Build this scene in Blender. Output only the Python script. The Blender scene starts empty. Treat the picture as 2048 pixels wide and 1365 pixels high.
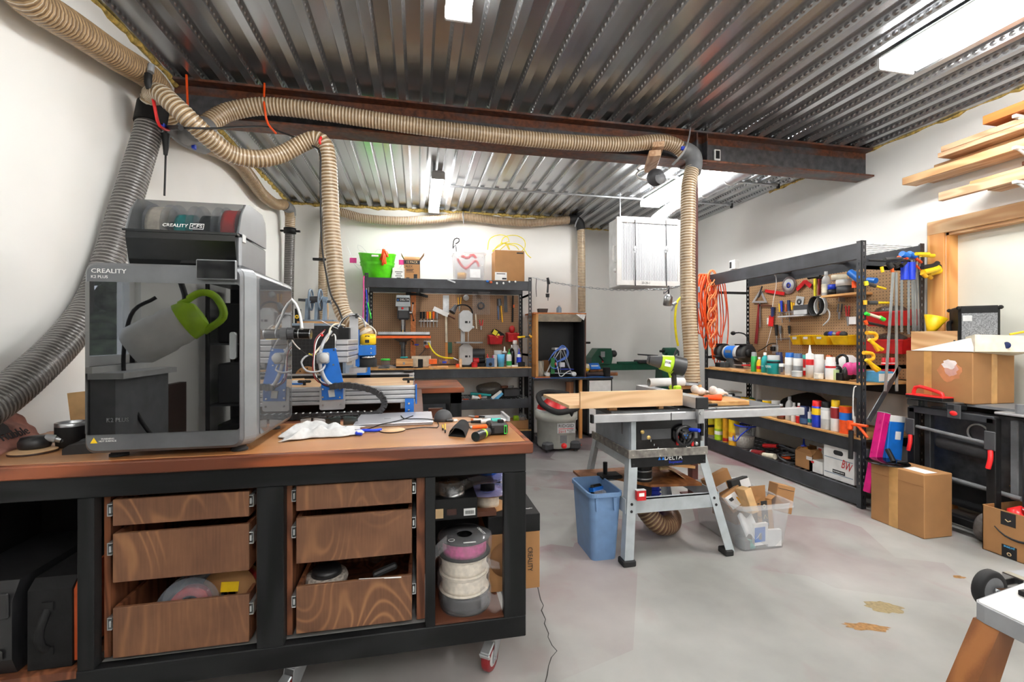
import bpy,math,random
from mathutils import Vector,Matrix,Euler
rnd=random.Random(7)
PI=math.pi
sc=bpy.context.scene
COL=sc.collection
V=Vector
FOC,CX0,CY0,YAW,EYE=910.0,1024.0,677.0,math.radians(11.7),1.30
_c,_s=math.cos(YAW),math.sin(YAW)
def P(u,v,X=None,Y=None,Z=None):
 r=(u-CX0)/FOC
 d=(_s+r*_c,_c-r*_s,(CY0-v)/FOC)
 k=Y/d[1]if Y is not None else(X/d[0]if X is not None else(Z-EYE)/d[2])
 return V((k*d[0],k*d[1],EYE+k*d[2]))
def FW(p):return p[0]*_s+p[1]*_c
def PX(px,p):return px*FW(p)/FOC
MT={}
def lin(c):
 f=lambda x:x/12.92 if x<=.04045 else((x+.055)/1.055)**2.4
 return tuple(f(x/255.0)for x in c)+(1,)
class NT:
 def __init__(s,name):
  s.m=bpy.data.materials.new(name);s.m.use_nodes=True
  s.t=s.m.node_tree;s.b=s.t.nodes['Principled BSDF'];s._co=None
 def n(s,typ,**kw):
  nd=s.t.nodes.new(typ)
  for k,v in kw.items():
   if k in('operation','blend_type','data_type','feature','noise_dimensions','wave_type','distance','bands_direction','interpolation'):setattr(nd,k,v)
   else:nd.inputs[k.replace('_',' ')].default_value=v
  return nd
 def l(s,a,b):s.t.links.new(a,b)
 def co(s,scale=(1,1,1),rot=(0,0,0)):
  if s._co is None:s._co=s.n('ShaderNodeTexCoord').outputs['Object']
  mp=s.n('ShaderNodeMapping');mp.inputs['Scale'].default_value=scale;mp.inputs['Rotation'].default_value=rot
  s.l(s._co,mp.inputs['Vector']);return mp.outputs['Vector']
 def noise(s,scale,detail=3,vec=None,dist=0):
  nd=s.n('ShaderNodeTexNoise');nd.inputs['Scale'].default_value=scale;nd.inputs['Detail'].default_value=detail;nd.inputs['Distortion'].default_value=dist
  s.l(vec if vec is not None else s.co(),nd.inputs['Vector']);return nd.outputs['Fac']
 def math(s,op,a,b=None,c=None):
  nd=s.n('ShaderNodeMath',operation=op)
  for i,x in enumerate((a,b,c)):
   if x is None:continue
   if isinstance(x,(int,float)):nd.inputs[i].default_value=x
   else:s.l(x,nd.inputs[i])
  return nd.outputs[0]
 def ramp(s,fac,stops):
  nd=s.n('ShaderNodeValToRGB');el=nd.color_ramp.elements
  while len(el)<len(stops):el.new(.5)
  for e,(p,c)in zip(el,stops):e.position=p;e.color=c if len(c)==4 else lin(c)
  s.l(fac,nd.inputs[0]);return nd.outputs['Color']
 def mix(s,fac,a,b,mode='MIX'):
  nd=s.n('ShaderNodeMix',data_type='RGBA',blend_type=mode)
  for i,x in((0,fac),(6,a),(7,b)):
   if isinstance(x,(int,float)):nd.inputs[i].default_value=x
   elif isinstance(x,tuple):nd.inputs[i].default_value=x if len(x)==4 else lin(x)
   else:s.l(x,nd.inputs[i])
  return nd.outputs[2]
 def bump(s,h,strength=.3,dist=.002):
  nd=s.n('ShaderNodeBump');nd.inputs['Strength'].default_value=strength;nd.inputs['Distance'].default_value=dist
  s.l(h,nd.inputs['Height']);s.l(nd.outputs[0],s.b.inputs['Normal'])
 def set(s,**kw):
  for k,v in kw.items():
   i=s.b.inputs[k.replace('_',' ')]
   if hasattr(v,'is_linked'):s.l(v,i)
   else:i.default_value=v
def mat(name,rgb=None,rough=.5,metal=0.,var=.10,scale=14,bump=0.,**kw):
 """plain surface: one colour with a little uneven wear"""
 if name in MT:return MT[name]
 t=NT(name);f=t.noise(scale)
 dk=tuple(max(0,x*(1-var))for x in rgb);lt=tuple(min(255,x*(1+var*.6))for x in rgb)
 t.set(Base_Color=t.ramp(f,[(.3,dk),(.7,lt)]),Metallic=metal)
 t.set(Roughness=t.math('MULTIPLY_ADD',f,.16,max(.0,rough-.08)))
 if bump:t.bump(t.noise(scale*6),bump)
 for k,v in kw.items():t.set(**{k:v})
 MT[name]=t.m;return t.m
def clear(name,rgb,opac,rough=.08,spec=.5):
 """thin clear or frosted plastic film"""
 if name in MT:return MT[name]
 t=NT(name);f=t.noise(9)
 t.set(Base_Color=lin(rgb),Roughness=rough,Specular_IOR_Level=spec)
 t.set(Alpha=t.math('MULTIPLY_ADD',f,.12,opac-.06))
 MT[name]=t.m;return t.m
def wood(name,c1,c2,axis=0,scale=6.,rings=14.,rough=.5,fine=.25):
 """grain running along axis (0 x, 1 y, 2 z)"""
 if name in MT:return MT[name]
 t=NT(name);st=[1.0,1.0,1.0];st[axis]=.16
 vec=t.co(tuple(st));f=t.noise(scale,2,vec,.4)
 w=t.math('SINE',t.math('MULTIPLY',f,rings*2*PI));w=t.math('MULTIPLY_ADD',w,.5,.5)
 st2=[1,1,1];st2[axis]=.03
 g=t.noise(scale*45,2,t.co(tuple(st2)))
 k=t.math('ADD',t.math('MULTIPLY',w,1-fine),t.math('MULTIPLY',g,fine))
 big=t.noise(3,2)
 c=t.ramp(k,[(.15,c1),(.8,c2)])
 t.set(Base_Color=t.mix(t.math('MULTIPLY',big,.35),c,c1),Roughness=t.math('MULTIPLY_ADD',k,-.12,rough+.06))
 t.bump(k,.12,.001)
 MT[name]=t.m;return t.m
def emit(name,rgb,s):
 if name in MT:return MT[name]
 t=NT(name);t.set(Base_Color=(.8,.8,.8,1),Emission_Color=lin(rgb),Emission_Strength=s);MT[name]=t.m;return t.m
def glassy(name,rgb,ior=1.9,rough=.03):
 if name in MT:return MT[name]
 t=NT(name);t.set(Base_Color=lin(rgb),Roughness=rough,IOR=ior);MT[name]=t.m;return t.m
def spline(pts,step=None,n=None,closed=False):
 pts=[V(p)for p in pts];out=[];N=len(pts)
 if N==2 and not closed:
  a,b=pts;k=n or max(1,int((b-a).length/(step or .05)));return[a.lerp(b,i/k)for i in range(k+1)]
 for i in range(N if closed else N-1):
  p1,p2=pts[i],pts[(i+1)%N]
  p0=pts[i-1]if(i or closed)else p1*2-p2
  p3=pts[(i+2)%N]if(i+2<N or closed)else p2*2-p1
  for j in range(16):
   t=j/16.
   out.append(.5*((2*p1)+(p2-p0)*t+(2*p0-5*p1+4*p2-p3)*t*t+(3*p1-p0-3*p2+p3)*t**3))
 out.append(pts[0].copy()if closed else pts[-1].copy())
 L=[0.]
 for a,b in zip(out,out[1:]):L.append(L[-1]+(b-a).length)
 k=n or max(2,int(round(L[-1]/step)));res=[];j=0
 for i in range(k+1):
  d=L[-1]*i/k
  while j<len(L)-2 and L[j+1]<d:j+=1
  res.append(out[j].lerp(out[j+1],(d-L[j])/max(1e-9,L[j+1]-L[j])))
 return res[:-1]if closed else res
def rot(x=0,y=0,z=0):return Euler((math.radians(x),math.radians(y),math.radians(z))).to_matrix().to_4x4()
def at(p,x=0,y=0,z=0):return Matrix.Translation(V(p))@rot(x,y,z)
class MB:
 def __init__(s,m=None):
  s.v,s.f,s.mi,s.sm,s.ms=[],[],[],[],[];s.M=Matrix();s.cur=0
  if m:s.use(m)
 def use(s,m):
  if isinstance(m,str):m=MT[m]
  if m not in s.ms:s.ms.append(m)
  s.cur=s.ms.index(m);return s
 def add(s,vs,fs,smooth=False,m=None):
  if m is not None:s.use(m)
  o=len(s.v);s.v+=[tuple(s.M@V(p))for p in vs]
  for f in fs:
   s.f.append([i+o for i in f]);s.mi.append(s.cur);s.sm.append(smooth)
  return s
 def box(s,c,z,bev=0,r=None,m=None):
  hx,hy,hz=[a/2. for a in z];T=Matrix.Translation(V(c))@(rot(*r)if r else Matrix())
  if not bev:
   vs=[(x,y,w)for x in(-hx,hx)for y in(-hy,hy)for w in(-hz,hz)]
   fs=[(0,1,3,2),(4,6,7,5),(0,4,5,1),(2,3,7,6),(0,2,6,4),(1,5,7,3)]
  else:
   b=min(bev,hx*.98,hy*.98,hz*.98);vs=[];ix={}
   for sx in(-1,1):
    for sy in(-1,1):
     for sz in(-1,1):
      for k,q in enumerate(((hx,hy-b,hz-b),(hx-b,hy,hz-b),(hx-b,hy-b,hz))):
       ix[sx,sy,sz,k]=len(vs);vs.append((sx*q[0],sy*q[1],sz*q[2]))
   g=lambda*a:ix[a];fs=[]
   def q4(a,flip):fs.append(tuple(reversed(a))if flip else tuple(a))
   for e in(-1,1):
    q4((g(e,-1,-1,0),g(e,1,-1,0),g(e,1,1,0),g(e,-1,1,0)),e<0)
    q4((g(-1,e,-1,1),g(1,e,-1,1),g(1,e,1,1),g(-1,e,1,1)),e>0)
    q4((g(-1,-1,e,2),g(1,-1,e,2),g(1,1,e,2),g(-1,1,e,2)),e<0)
    for h in(-1,1):
     q4((g(e,h,-1,0),g(e,h,-1,1),g(e,h,1,1),g(e,h,1,0)),e*h<0)
     q4((g(e,-1,h,0),g(e,1,h,0),g(e,1,h,2),g(e,-1,h,2)),e*h<0)
     q4((g(-1,e,h,1),g(-1,e,h,2),g(1,e,h,2),g(1,e,h,1)),e*h<0)
     for w in(-1,1):q4((g(e,h,w,0),g(e,h,w,1),g(e,h,w,2)),e*h*w<0)
  return s.add([T@V(p)for p in vs],fs,False,m)
 def b2(s,a,b,bev=0,m=None):
  """box from corner a to corner b"""
  return s.box([(x+y)/2. for x,y in zip(a,b)],[abs(x-y)for x,y in zip(a,b)],bev,None,m)
 def ring(s,rings,closed=False,caps=(True,True),smooth=True,m=None,loop=True):
  n=len(rings[0]);vs=[p for r in rings for p in r];fs=[];k=len(rings)
  for i in range(k if closed else k-1):
   a,b=i*n,((i+1)%k)*n
   for j in range(n if loop else n-1):
    j2=(j+1)%n;fs.append((a+j,a+j2,b+j2,b+j))
  s.add(vs,fs,smooth,m)
  if not closed:
   if caps[0]:s.add(rings[0],[tuple(reversed(range(n)))])
   if caps[1]:s.add(rings[-1],[tuple(range(n))])
  return s
 def cyl(s,a,b,r0,r1=None,seg=16,caps=True,m=None):
  r1=r0 if r1 is None else r1;a,b=V(a),V(b);d=(b-a).normalized()
  x=d.orthogonal().normalized();y=d.cross(x)
  C=[(math.cos(2*PI*i/seg),math.sin(2*PI*i/seg))for i in range(seg)]
  return s.ring([[a+(x*c+y*q)*r0 for c,q in C],[b+(x*c+y*q)*r1 for c,q in C]],caps=(caps,caps),m=m)
 def lathe(s,prof,c=(0,0,0),axis='z',seg=24,m=None,caps=True,arc=(0,2*PI),smooth=True):
  c=V(c);full=abs(arc[1]-arc[0]-2*PI)<1e-6;k=seg if full else seg+1;R=[]
  for r,h in prof:
   q=[]
   for i in range(k):
    t=arc[0]+(arc[1]-arc[0])*i/seg;x,y=r*math.cos(t),r*math.sin(t)
    q.append(c+(V((x,y,h))if axis=='z' else V((x,h,y))if axis=='y' else V((h,x,y))))
   if axis=='y':q.reverse()
   R.append(q)
  return s.ring(R,caps=(caps and full,caps and full),smooth=smooth,m=m,loop=full)
 def tube(s,pts,r,seg=8,step=.03,closed=False,caps=True,m=None,raw=False,n=None,flat=1.):
  p=[V(q)for q in pts]if raw else spline(pts,step,n,closed)
  if callable(r):rr=[r(i/(len(p)-1.))for i in range(len(p))]
  else:rr=[r]*len(p)
  R=[];up=None
  for i,q in enumerate(p):
   a=p[i-1]if(i or closed)else q;b=p[(i+1)%len(p)]if(i+1<len(p)or closed)else q
   d=(b-a).normalized()if(b-a).length>1e-9 else V((0,0,1))
   if up is None:up=d.orthogonal().normalized()
   up=(up-d*up.dot(d));up=up.normalized()if up.length>1e-6 else d.orthogonal().normalized()
   w=d.cross(up)
   R.append([q+(up*math.cos(2*PI*j/seg)+w*math.sin(2*PI*j/seg)*flat)*rr[i]for j in range(seg)])
  return s.ring(R,closed=closed,caps=(caps,caps),m=m)
 def prism(s,poly,h0,h1,plane='xy',m=None,smooth=False):
  f={'xy':lambda a,b,h:(a,b,h),'xz':lambda a,b,h:(a,h,b),'yz':lambda a,b,h:(h,a,b)}[plane]
  n=len(poly);vs=[f(a,b,h0)for a,b in poly]+[f(a,b,h1)for a,b in poly]
  ar=sum(poly[i][0]*poly[(i+1)%n][1]-poly[(i+1)%n][0]*poly[i][1]for i in range(n))
  fl=(ar<0)^(plane=='xz')^(h1<h0)
  side=[(i,(i+1)%n,n+(i+1)%n,n+i)for i in range(n)]
  caps=[tuple(reversed(range(n))),tuple(range(n,2*n))]
  if fl:side=[tuple(reversed(q))for q in side];caps=[tuple(reversed(q))for q in caps]
  s.add(vs,side,smooth,m);return s.add(vs,caps)
 def quad(s,pts,m=None):return s.add(pts,[tuple(range(len(pts)))],False,m)
 def slab(s,pts,t,m=None):
  """flat polygon pts given a thickness along its normal"""
  pts=[V(p)for p in pts];nrm=(pts[1]-pts[0]).cross(pts[2]-pts[1]).normalized()*t;n=len(pts)
  vs=pts+[p-nrm for p in pts]
  return s.add(vs,[tuple(range(n)),tuple(reversed(range(n,2*n)))]+[(i,n+i,n+(i+1)%n,(i+1)%n)for i in range(n)],False,m)
 def sph(s,c,r,seg=16,rings=10,m=None,sq=1.0):
  r=(r,r,r)if isinstance(r,(int,float))else r;c=V(c);R=[]
  pw=lambda x:math.copysign(abs(x)**sq,x)
  for i in range(rings+1):
   t=PI*i/rings;t=min(max(t,1e-3),PI-1e-3)
   R.append([c+V((r[0]*pw(math.sin(t))*pw(math.cos(2*PI*j/seg)),r[1]*pw(math.sin(t))*pw(math.sin(2*PI*j/seg)),-r[2]*pw(math.cos(t))))for j in range(seg)])
  return s.ring(R,m=m)
 def grid(s,fn,nu,nv,m=None,thick=0,smooth=True):
  G=[[V(fn(i/nu,j/nv))for i in range(nu+1)]for j in range(nv+1)];w=nu+1
  vs=[p for r in G for p in r];fs=[(j*w+i,j*w+i+1,(j+1)*w+i+1,(j+1)*w+i)for j in range(nv)for i in range(nu)]
  if thick:
   o=len(vs);N=[]
   for j in range(nv+1):
    for i in range(nu+1):
     a=G[j][min(i+1,nu)]-G[j][max(i-1,0)];b=G[min(j+1,nv)][i]-G[max(j-1,0)][i];q=a.cross(b)
     N.append(q.normalized()if q.length>1e-12 else V((0,0,1)))
   vs=vs+[p-q*thick for p,q in zip(vs,N)];fs=fs+[tuple(reversed([k+o for k in f]))for f in fs]
   e=[i for i in range(w)]+[j*w+nu for j in range(1,nv+1)]+[nv*w+i for i in range(nu-1,-1,-1)]+[j*w for j in range(nv-1,0,-1)]
   fs+=[(e[k],o+e[k],o+e[(k+1)%len(e)],e[(k+1)%len(e)])for k in range(len(e))]
  return s.add(vs,fs,smooth,m)
 def rrect(s,w,h,r,n=5):
  out=[]
  for cx,cy,a in((w/2-r,h/2-r,0),(-w/2+r,h/2-r,90),(-w/2+r,-h/2+r,180),(w/2-r,-h/2+r,270)):
   for i in range(n+1):
    t=math.radians(a+90.*i/n);out.append((cx+r*math.cos(t),cy+r*math.sin(t)))
  return out
 def mesh(s,name,shift=None):
  me=bpy.data.meshes.new(name)
  vs=s.v if shift is None else[(x-shift[0],y-shift[1],z-shift[2])for x,y,z in s.v]
  me.from_pydata(vs,[],s.f);me.polygons.foreach_set('material_index',s.mi);me.polygons.foreach_set('use_smooth',s.sm)
  for m in s.ms:me.materials.append(m)
  me.update();return me
def put(o,label=None,cat=None,group=None,kind=None):
 if label:o['label']=label
 if cat:o['category']=cat
 if group:o['group']=group
 if kind:o['kind']=kind
 return o
class T:
 """a thing: an Empty at its base; its parts are meshes given in world (w=True) or local coordinates"""
 def __init__(s,name,label,cat,loc=(0,0,0),rz=0,group=None,w=True,rx=0,ry=0):
  s.o=bpy.data.objects.new(name,None);COL.objects.link(s.o);s.loc=V(loc);s.w=w
  s.o.location=s.loc;s.o.rotation_euler=(math.radians(rx),math.radians(ry),math.radians(rz));s.o.empty_display_size=.05
  put(s.o,label,cat,group)
 def part(s,name,mb,parent=None,label=None):
  o=bpy.data.objects.new(name,mb.mesh(name,s.loc if s.w else None));COL.objects.link(o);o.parent=parent or s.o
  if label:o['label']=label
  return o
 def text(s,txt,size,m,M,parent=None,width=None,name='lettering',dep=.0006,align='CENTER',shear=0):
  o=lettering(txt,size,m,M,s.loc if s.w else None,width,name,dep,align,shear);o.parent=parent or s.o;return o
def lettering(txt,size,m,M,shift=None,width=None,name='lettering',dep=.0006,align='CENTER',shear=0):
 cu=bpy.data.curves.new('t','FONT');cu.body=txt;cu.size=size;cu.extrude=dep;cu.align_x=align;cu.align_y='CENTER';cu.resolution_u=2;cu.shear=shear
 tmp=bpy.data.objects.new('t',cu);COL.objects.link(tmp)
 bpy.context.view_layer.update()
 me=bpy.data.meshes.new_from_object(tmp.evaluated_get(bpy.context.evaluated_depsgraph_get()))
 bpy.data.objects.remove(tmp);bpy.data.curves.remove(cu)
 xs=[v.co.x for v in me.vertices]
 k=width/(max(xs)-min(xs))if width and xs else 1
 for v in me.vertices:p=M@V((v.co.x*k,v.co.y,v.co.z));v.co=p-V(shift)if shift is not None else p
 me.materials.clear();me.materials.append(MT[m]if isinstance(m,str)else m)
 o=bpy.data.objects.new(name,me);COL.objects.link(o);return o
FRONT=rot(90,0,0)
LEFTW=rot(90,0,-90)
def tf(p,M=FRONT):return Matrix.Translation(V(p))@M
def solo(name,label,cat,mb,group=None,loc=None,rz=0,kind=None,rx=0,ry=0):
 """a thing that is one mesh; world coordinates unless loc is given"""
 if loc is None:
  xs,ys,zs=zip(*mb.v);b=V(((min(xs)+max(xs))/2,(min(ys)+max(ys))/2,min(zs)))
  o=bpy.data.objects.new(name,mb.mesh(name,b));o.location=b
 else:
  o=bpy.data.objects.new(name,mb.mesh(name));o.location=loc;o.rotation_euler=(math.radians(rx),math.radians(ry),math.radians(rz))
 COL.objects.link(o);return put(o,label,cat,group,kind)
def child(o,name,mb,label=None):
 """a part under a one-mesh thing, in world coordinates"""
 c=bpy.data.objects.new(name,mb.mesh(name,o.location));COL.objects.link(c);c.parent=o
 if label:c['label']=label
 return c
def struct(name,mb,parent=None):
 o=bpy.data.objects.new(name,mb.mesh(name));COL.objects.link(o);o['kind']='structure'
 if parent:o.parent=parent
 return o
def dup(root,loc,rz=None,label=None,group=None):
 r=root.copy();COL.objects.link(r);r.location=loc
 if rz is not None:r.rotation_euler=(0,0,math.radians(rz))
 put(r,label,None,group)
 for ch in list(root.children):
  c=ch.copy();COL.objects.link(c);c.parent=r
  for g in ch.children:d=g.copy();COL.objects.link(d);d.parent=c
 return r
# shared builders for shop things
def tool(name,label,cat,pl,segs,group=None):
 """a thing drawn as tapered bars between surveyed points on the plane pl; segs: (part, material, width_px, [(u,v)...], width_px_end, flatness, offset)"""
 k='X' if 'X' in pl else 'Y' if 'Y' in pl else 'Z';al=[]
 for s in segs:al+=[P(u,v,**pl)for u,v in s[3]]
 base=V((sum(p.x for p in al)/len(al),sum(p.y for p in al)/len(al),min(p.z for p in al)))
 t=T(name,label,cat,base,group=group)
 for s in segs:
  pts=[P(u,v,**pl)for u,v in s[3]];w0=PX(s[2],pts[0])/2;w1=PX(s[4],pts[-1])/2 if len(s)>4 and s[4]else w0;fl=s[5]if len(s)>5 and s[5]else 1.;off=s[6]if len(s)>6 else 0
  if off:pts=[p-(V((off,0,0))if k=='X' else V((0,off,0)))for p in pts]
  m=MB(s[1])
  if fl=='flat':
   for a,b in zip(pts,pts[1:]):
    d=(b-a).normalized();nn=V((1,0,0))if k=='X' else V((0,1,0));sd=d.cross(nn).normalized()
    m.slab([a-sd*w0,b-sd*w1,b+sd*w1,a+sd*w0],.006)
  else:m.tube(pts,lambda q:w0+(w1-w0)*q,10,step=max(.008,w0))
  t.part(s[0],m)
 return t
def vessel(kind,label,p,r,h,body,cap='white',band=None,group=None,txt=None,face=LEFTW,tcol='white',name=None):
 """cans, bottles and jars standing at p"""
 cat={'spray':'spray can','tin':'can','jar':'jar','bottle':'bottle','squeeze':'bottle','tube':'caulk tube','cup':'cup'}[kind]
 t=T(name or{'spray':'spray_can','tin':'paint_can','jar':'jar','bottle':'bottle','squeeze':'glue_bottle','tube':'caulk_tube','cup':'cup'}[kind],label,cat,p,group=group)
 c=V(p);b=MB(body);k=MB(cap)
 if kind=='spray':
  b.lathe([(0,0),(r*.96,0),(r,.004),(r,h*.76),(r*.92,h*.79)],c,caps=False);k.lathe([(r*.90,h*.78),(r*.86,h*.99),(r*.8,h),(0,h)],c,caps=False);hb=.76
 elif kind=='tin':
  b.lathe([(0,0),(r,0),(r*1.02,.003),(r,.006),(r,h-.006),(r*1.02,h-.003),(r*.98,h)],c,caps=False);k.lathe([(r*.98,h),(r*.86,h-.004),(r*.84,h-.001),(0,h-.001)],c,caps=False);hb=.9
 elif kind=='jar':
  b.lathe([(0,0),(r*.95,0),(r,.004),(r,h*.74)],c,caps=False);k.lathe([(r*.92,h*.72),(r*.92,h*.98),(r*.86,h),(0,h)],c,caps=False);hb=.7
 elif kind=='bottle':
  b.lathe([(0,0),(r*.95,0),(r,.005),(r,h*.62),(r*.75,h*.76),(r*.36,h*.84),(r*.36,h*.88)],c,caps=False);k.lathe([(r*.42,h*.86),(r*.40,h),(0,h)],c,caps=False);hb=.6
 elif kind=='squeeze':
  b.lathe([(0,0),(r*.95,0),(r,.005),(r,h*.58),(r*.8,h*.68),(r*.5,h*.70)],c,caps=False);k.lathe([(r*.62,h*.69),(r*.60,h*.76),(r*.25,h*.78),(r*.14,h),(0,h)],c,caps=False);hb=.58
 elif kind=='tube':
  b.lathe([(0,0),(r,0),(r,h*.72),(r*.9,h*.73)],c,caps=False);k.lathe([(r*.9,h*.73),(r*.42,h*.75),(r*.38,h*.80),(r*.12,h),(0,h)],c,caps=False);hb=.7
 else:
  b.lathe([(0,0),(r*.8,0),(r,h),(r*.95,h),(r*.77,.004),(0,.004)],c,caps=False);hb=.9;k=None
 t.part('body',b)
 if k:t.part('cap' if kind!='tin' else 'lid',k)
 if band:
  col,z0,z1=band;t.part('label_band',MB(col).lathe([(r*1.012,h*hb*z0),(r*1.012,h*hb*z1)],c,caps=False))
 if txt:
  D=V((-1,0,0))if face is LEFTW else V((0,-1,0))
  t.text(txt,r*.55,tcol,tf(c+D*(r*1.02)+V((0,0,h*hb*.55)),face),None,r*1.25)
 return t
def post(m,x,y,sx,sy,z0,z1,w=.042,th=.004,det=True):
 """slotted angle upright: two flanges with a ladder of slots"""
 for ax in(0,1):
  def bar(a0,a1,zz0,zz1):
   if ax==0:m.b2((x+sx*a0,y,zz0),(x+sx*a1,y+sy*th,zz1))
   else:m.b2((x,y+sy*a0,zz0),(x+sx*th,y+sy*a1,zz1))
  bar(0,w*.34,z0,z1);bar(w*.66,w,z0,z1);z=z0;p=.0508
  while z<z1-.001:
   bar(w*.34,w*.66,z,min(z1,z+p*.55));z+=p
def rack(label,loc,rz,L,D,H,levels,name='storage_rack'):
 """black steel rack; local x along the front, front at y = 0; levels: (z_top, beam_height, deck material)"""
 t=T(name,label,'shelf',loc,rz,w=False)
 for x,sx in((0,1),(L,-1)):
  for y,sy in((0,1),(D,-1)):m=MB('black_steel');post(m,x,y,sx,sy,0,H);t.part('post',m)
  for z in(.25,H*.52,H-.22):t.part('side_brace',MB('black_steel').b2((x-.002+(sx>0)*.004,.04,z),(x+.002+(sx>0)*.004-(sx<0)*.004,D-.04,z+.03)))
 for z,bh,dk in levels:
  for y0,y1 in((.004,.030),(D-.030,D-.004)):
   m=MB('black_steel');m.b2((.006,y0,z-bh),(L-.006,y1,z),.003)
   for x in(.003,L-.033):m.b2((x,y0-.006 if y0<.1 else y1,z-bh-.01),(x+.03,y0 if y0<.1 else y1+.006,z+.012))
   t.part('beam',m)
  for x in(L*.33,L*.66):t.part('cross_brace',MB('black_steel').b2((x-.02,.03,z-.045),(x+.02,D-.03,z-.012)))
  if dk=='mesh':
   m=MB('zinc');n=int(L/.062)
   for i in range(1,n):m.b2((i*L/n-.002,.010,z-.004),(i*L/n+.002,D-.010,z))
   for i in range(1,5):m.b2((.008,i*D/5-.002,z-.008),(L-.008,i*D/5+.002,z-.004))
   t.part('wire_deck',m)
  else:t.part('deck',MB(dk).b2((.006,-.004,z-.001),(L-.006,D-.004,z+.013)))
 return t
def bolt(m,c,r=.007,ax=1,h=.004):
 d=V((0,-h,0))if ax==1 else V((-h,0,0));return m.cyl(c,V(c)+d,r,r*.8,10)
def carton(name,label,a,b,mt='card',tape=None,group=None,flaps=None):
 m=MB(mt);m.b2(a,b,.003);return solo(name,label,'box',m,group)
def open_box(label,c,sx,sy,h,rz,flaps,mt='card',group=None,name='cardboard_box',th=.004):
 """open topped carton with its flaps; flaps: per side (-y, +x, +y, -x) fold angle in degrees from upright, None for no flap"""
 t=T(name,label,'box',c,rz,group,w=False);m=MB(mt);x,y=sx/2,sy/2
 m.b2((-x,-y,0),(x,y,th));m.b2((-x,-y,0),(x,-y+th,h));m.b2((-x,y-th,0),(x,y,h));m.b2((-x,-y,0),(-x+th,y,h));m.b2((x-th,-y,0),(x,y,h));t.part('body',m)
 for i,f in enumerate(flaps or()):
  if f is None:continue
  an,ln=(f if isinstance(f,tuple)else(f,min(sx,sy)*.5));W=sx if i%2==0 else sy;d=(y,x)[i%2];m=MB(mt)
  M=rot(0,0,90*i)@Matrix.Translation(V((0,-d,h)))@rot(an,0,0);m.M=M;m.b2((-W/2,0,0),(W/2,th*.8,ln));t.part('flap',m)
 return t
def bin_tray(label,c,w,d,h,mt,rz=0,group=None,name='parts_bin'):
 """open parts bin with sloped front lip; front at -y"""
 t=T(name,label,'bin',c,rz,group,w=False);m=MB(mt);th=.004;x=w/2
 def wall(pts):m.slab(pts,th)
 b=.82
 m.b2((-x*b,-d*.80,0),(x*b,0,th));
 for s in(-1,1):m.add([(s*x*b,-d*.8,0),(s*x*b,0,0),(s*x,0,h),(s*x,-d,h*.86),(s*(x*b-th),-d*.8,0),(s*(x*b-th),0,0),(s*(x-th),0,h),(s*(x-th),-d,h*.86)],[(0,1,2,3)if s>0 else(3,2,1,0),(7,6,5,4)if s>0 else(4,5,6,7),(3,2,6,7),(0,3,7,4),(1,5,6,2)])
 m.add([(-x*b,-d*.8,0),(x*b,-d*.8,0),(x,-d,h*.86),(-x,-d,h*.86),(-x*b,-d*.8+th,0),(x*b,-d*.8+th,0),(x,-d+th,h*.86),(-x,-d+th,h*.86)],[(0,1,2,3),(7,6,5,4),(3,2,6,7)])
 m.b2((-x,-th,0),(x,0,h));t.part('body',m)
 m=MB(mt);m.b2((-x-.004,-d-.004,h*.86-.006),(x+.004,-d+.004,h*.86+.004));t.part('rim',m);return t
def screwdriver(label,pl,u,v0,v1,v2,w,col,group=None,du=0,cap=None):
 s=[('handle',col,w,[(u,v0),(u+du*.4,v1)],w*.8),('shaft','steel',w*.32,[(u+du*.4,v1),(u+du,v2)])]
 if cap:s.append(('end_cap',cap,w*.9,[(u,v0),(u+du*.08,v0+(v1-v0)*.3)]))
 return tool('screwdriver',label,'screwdriver',pl,s,group)
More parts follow.
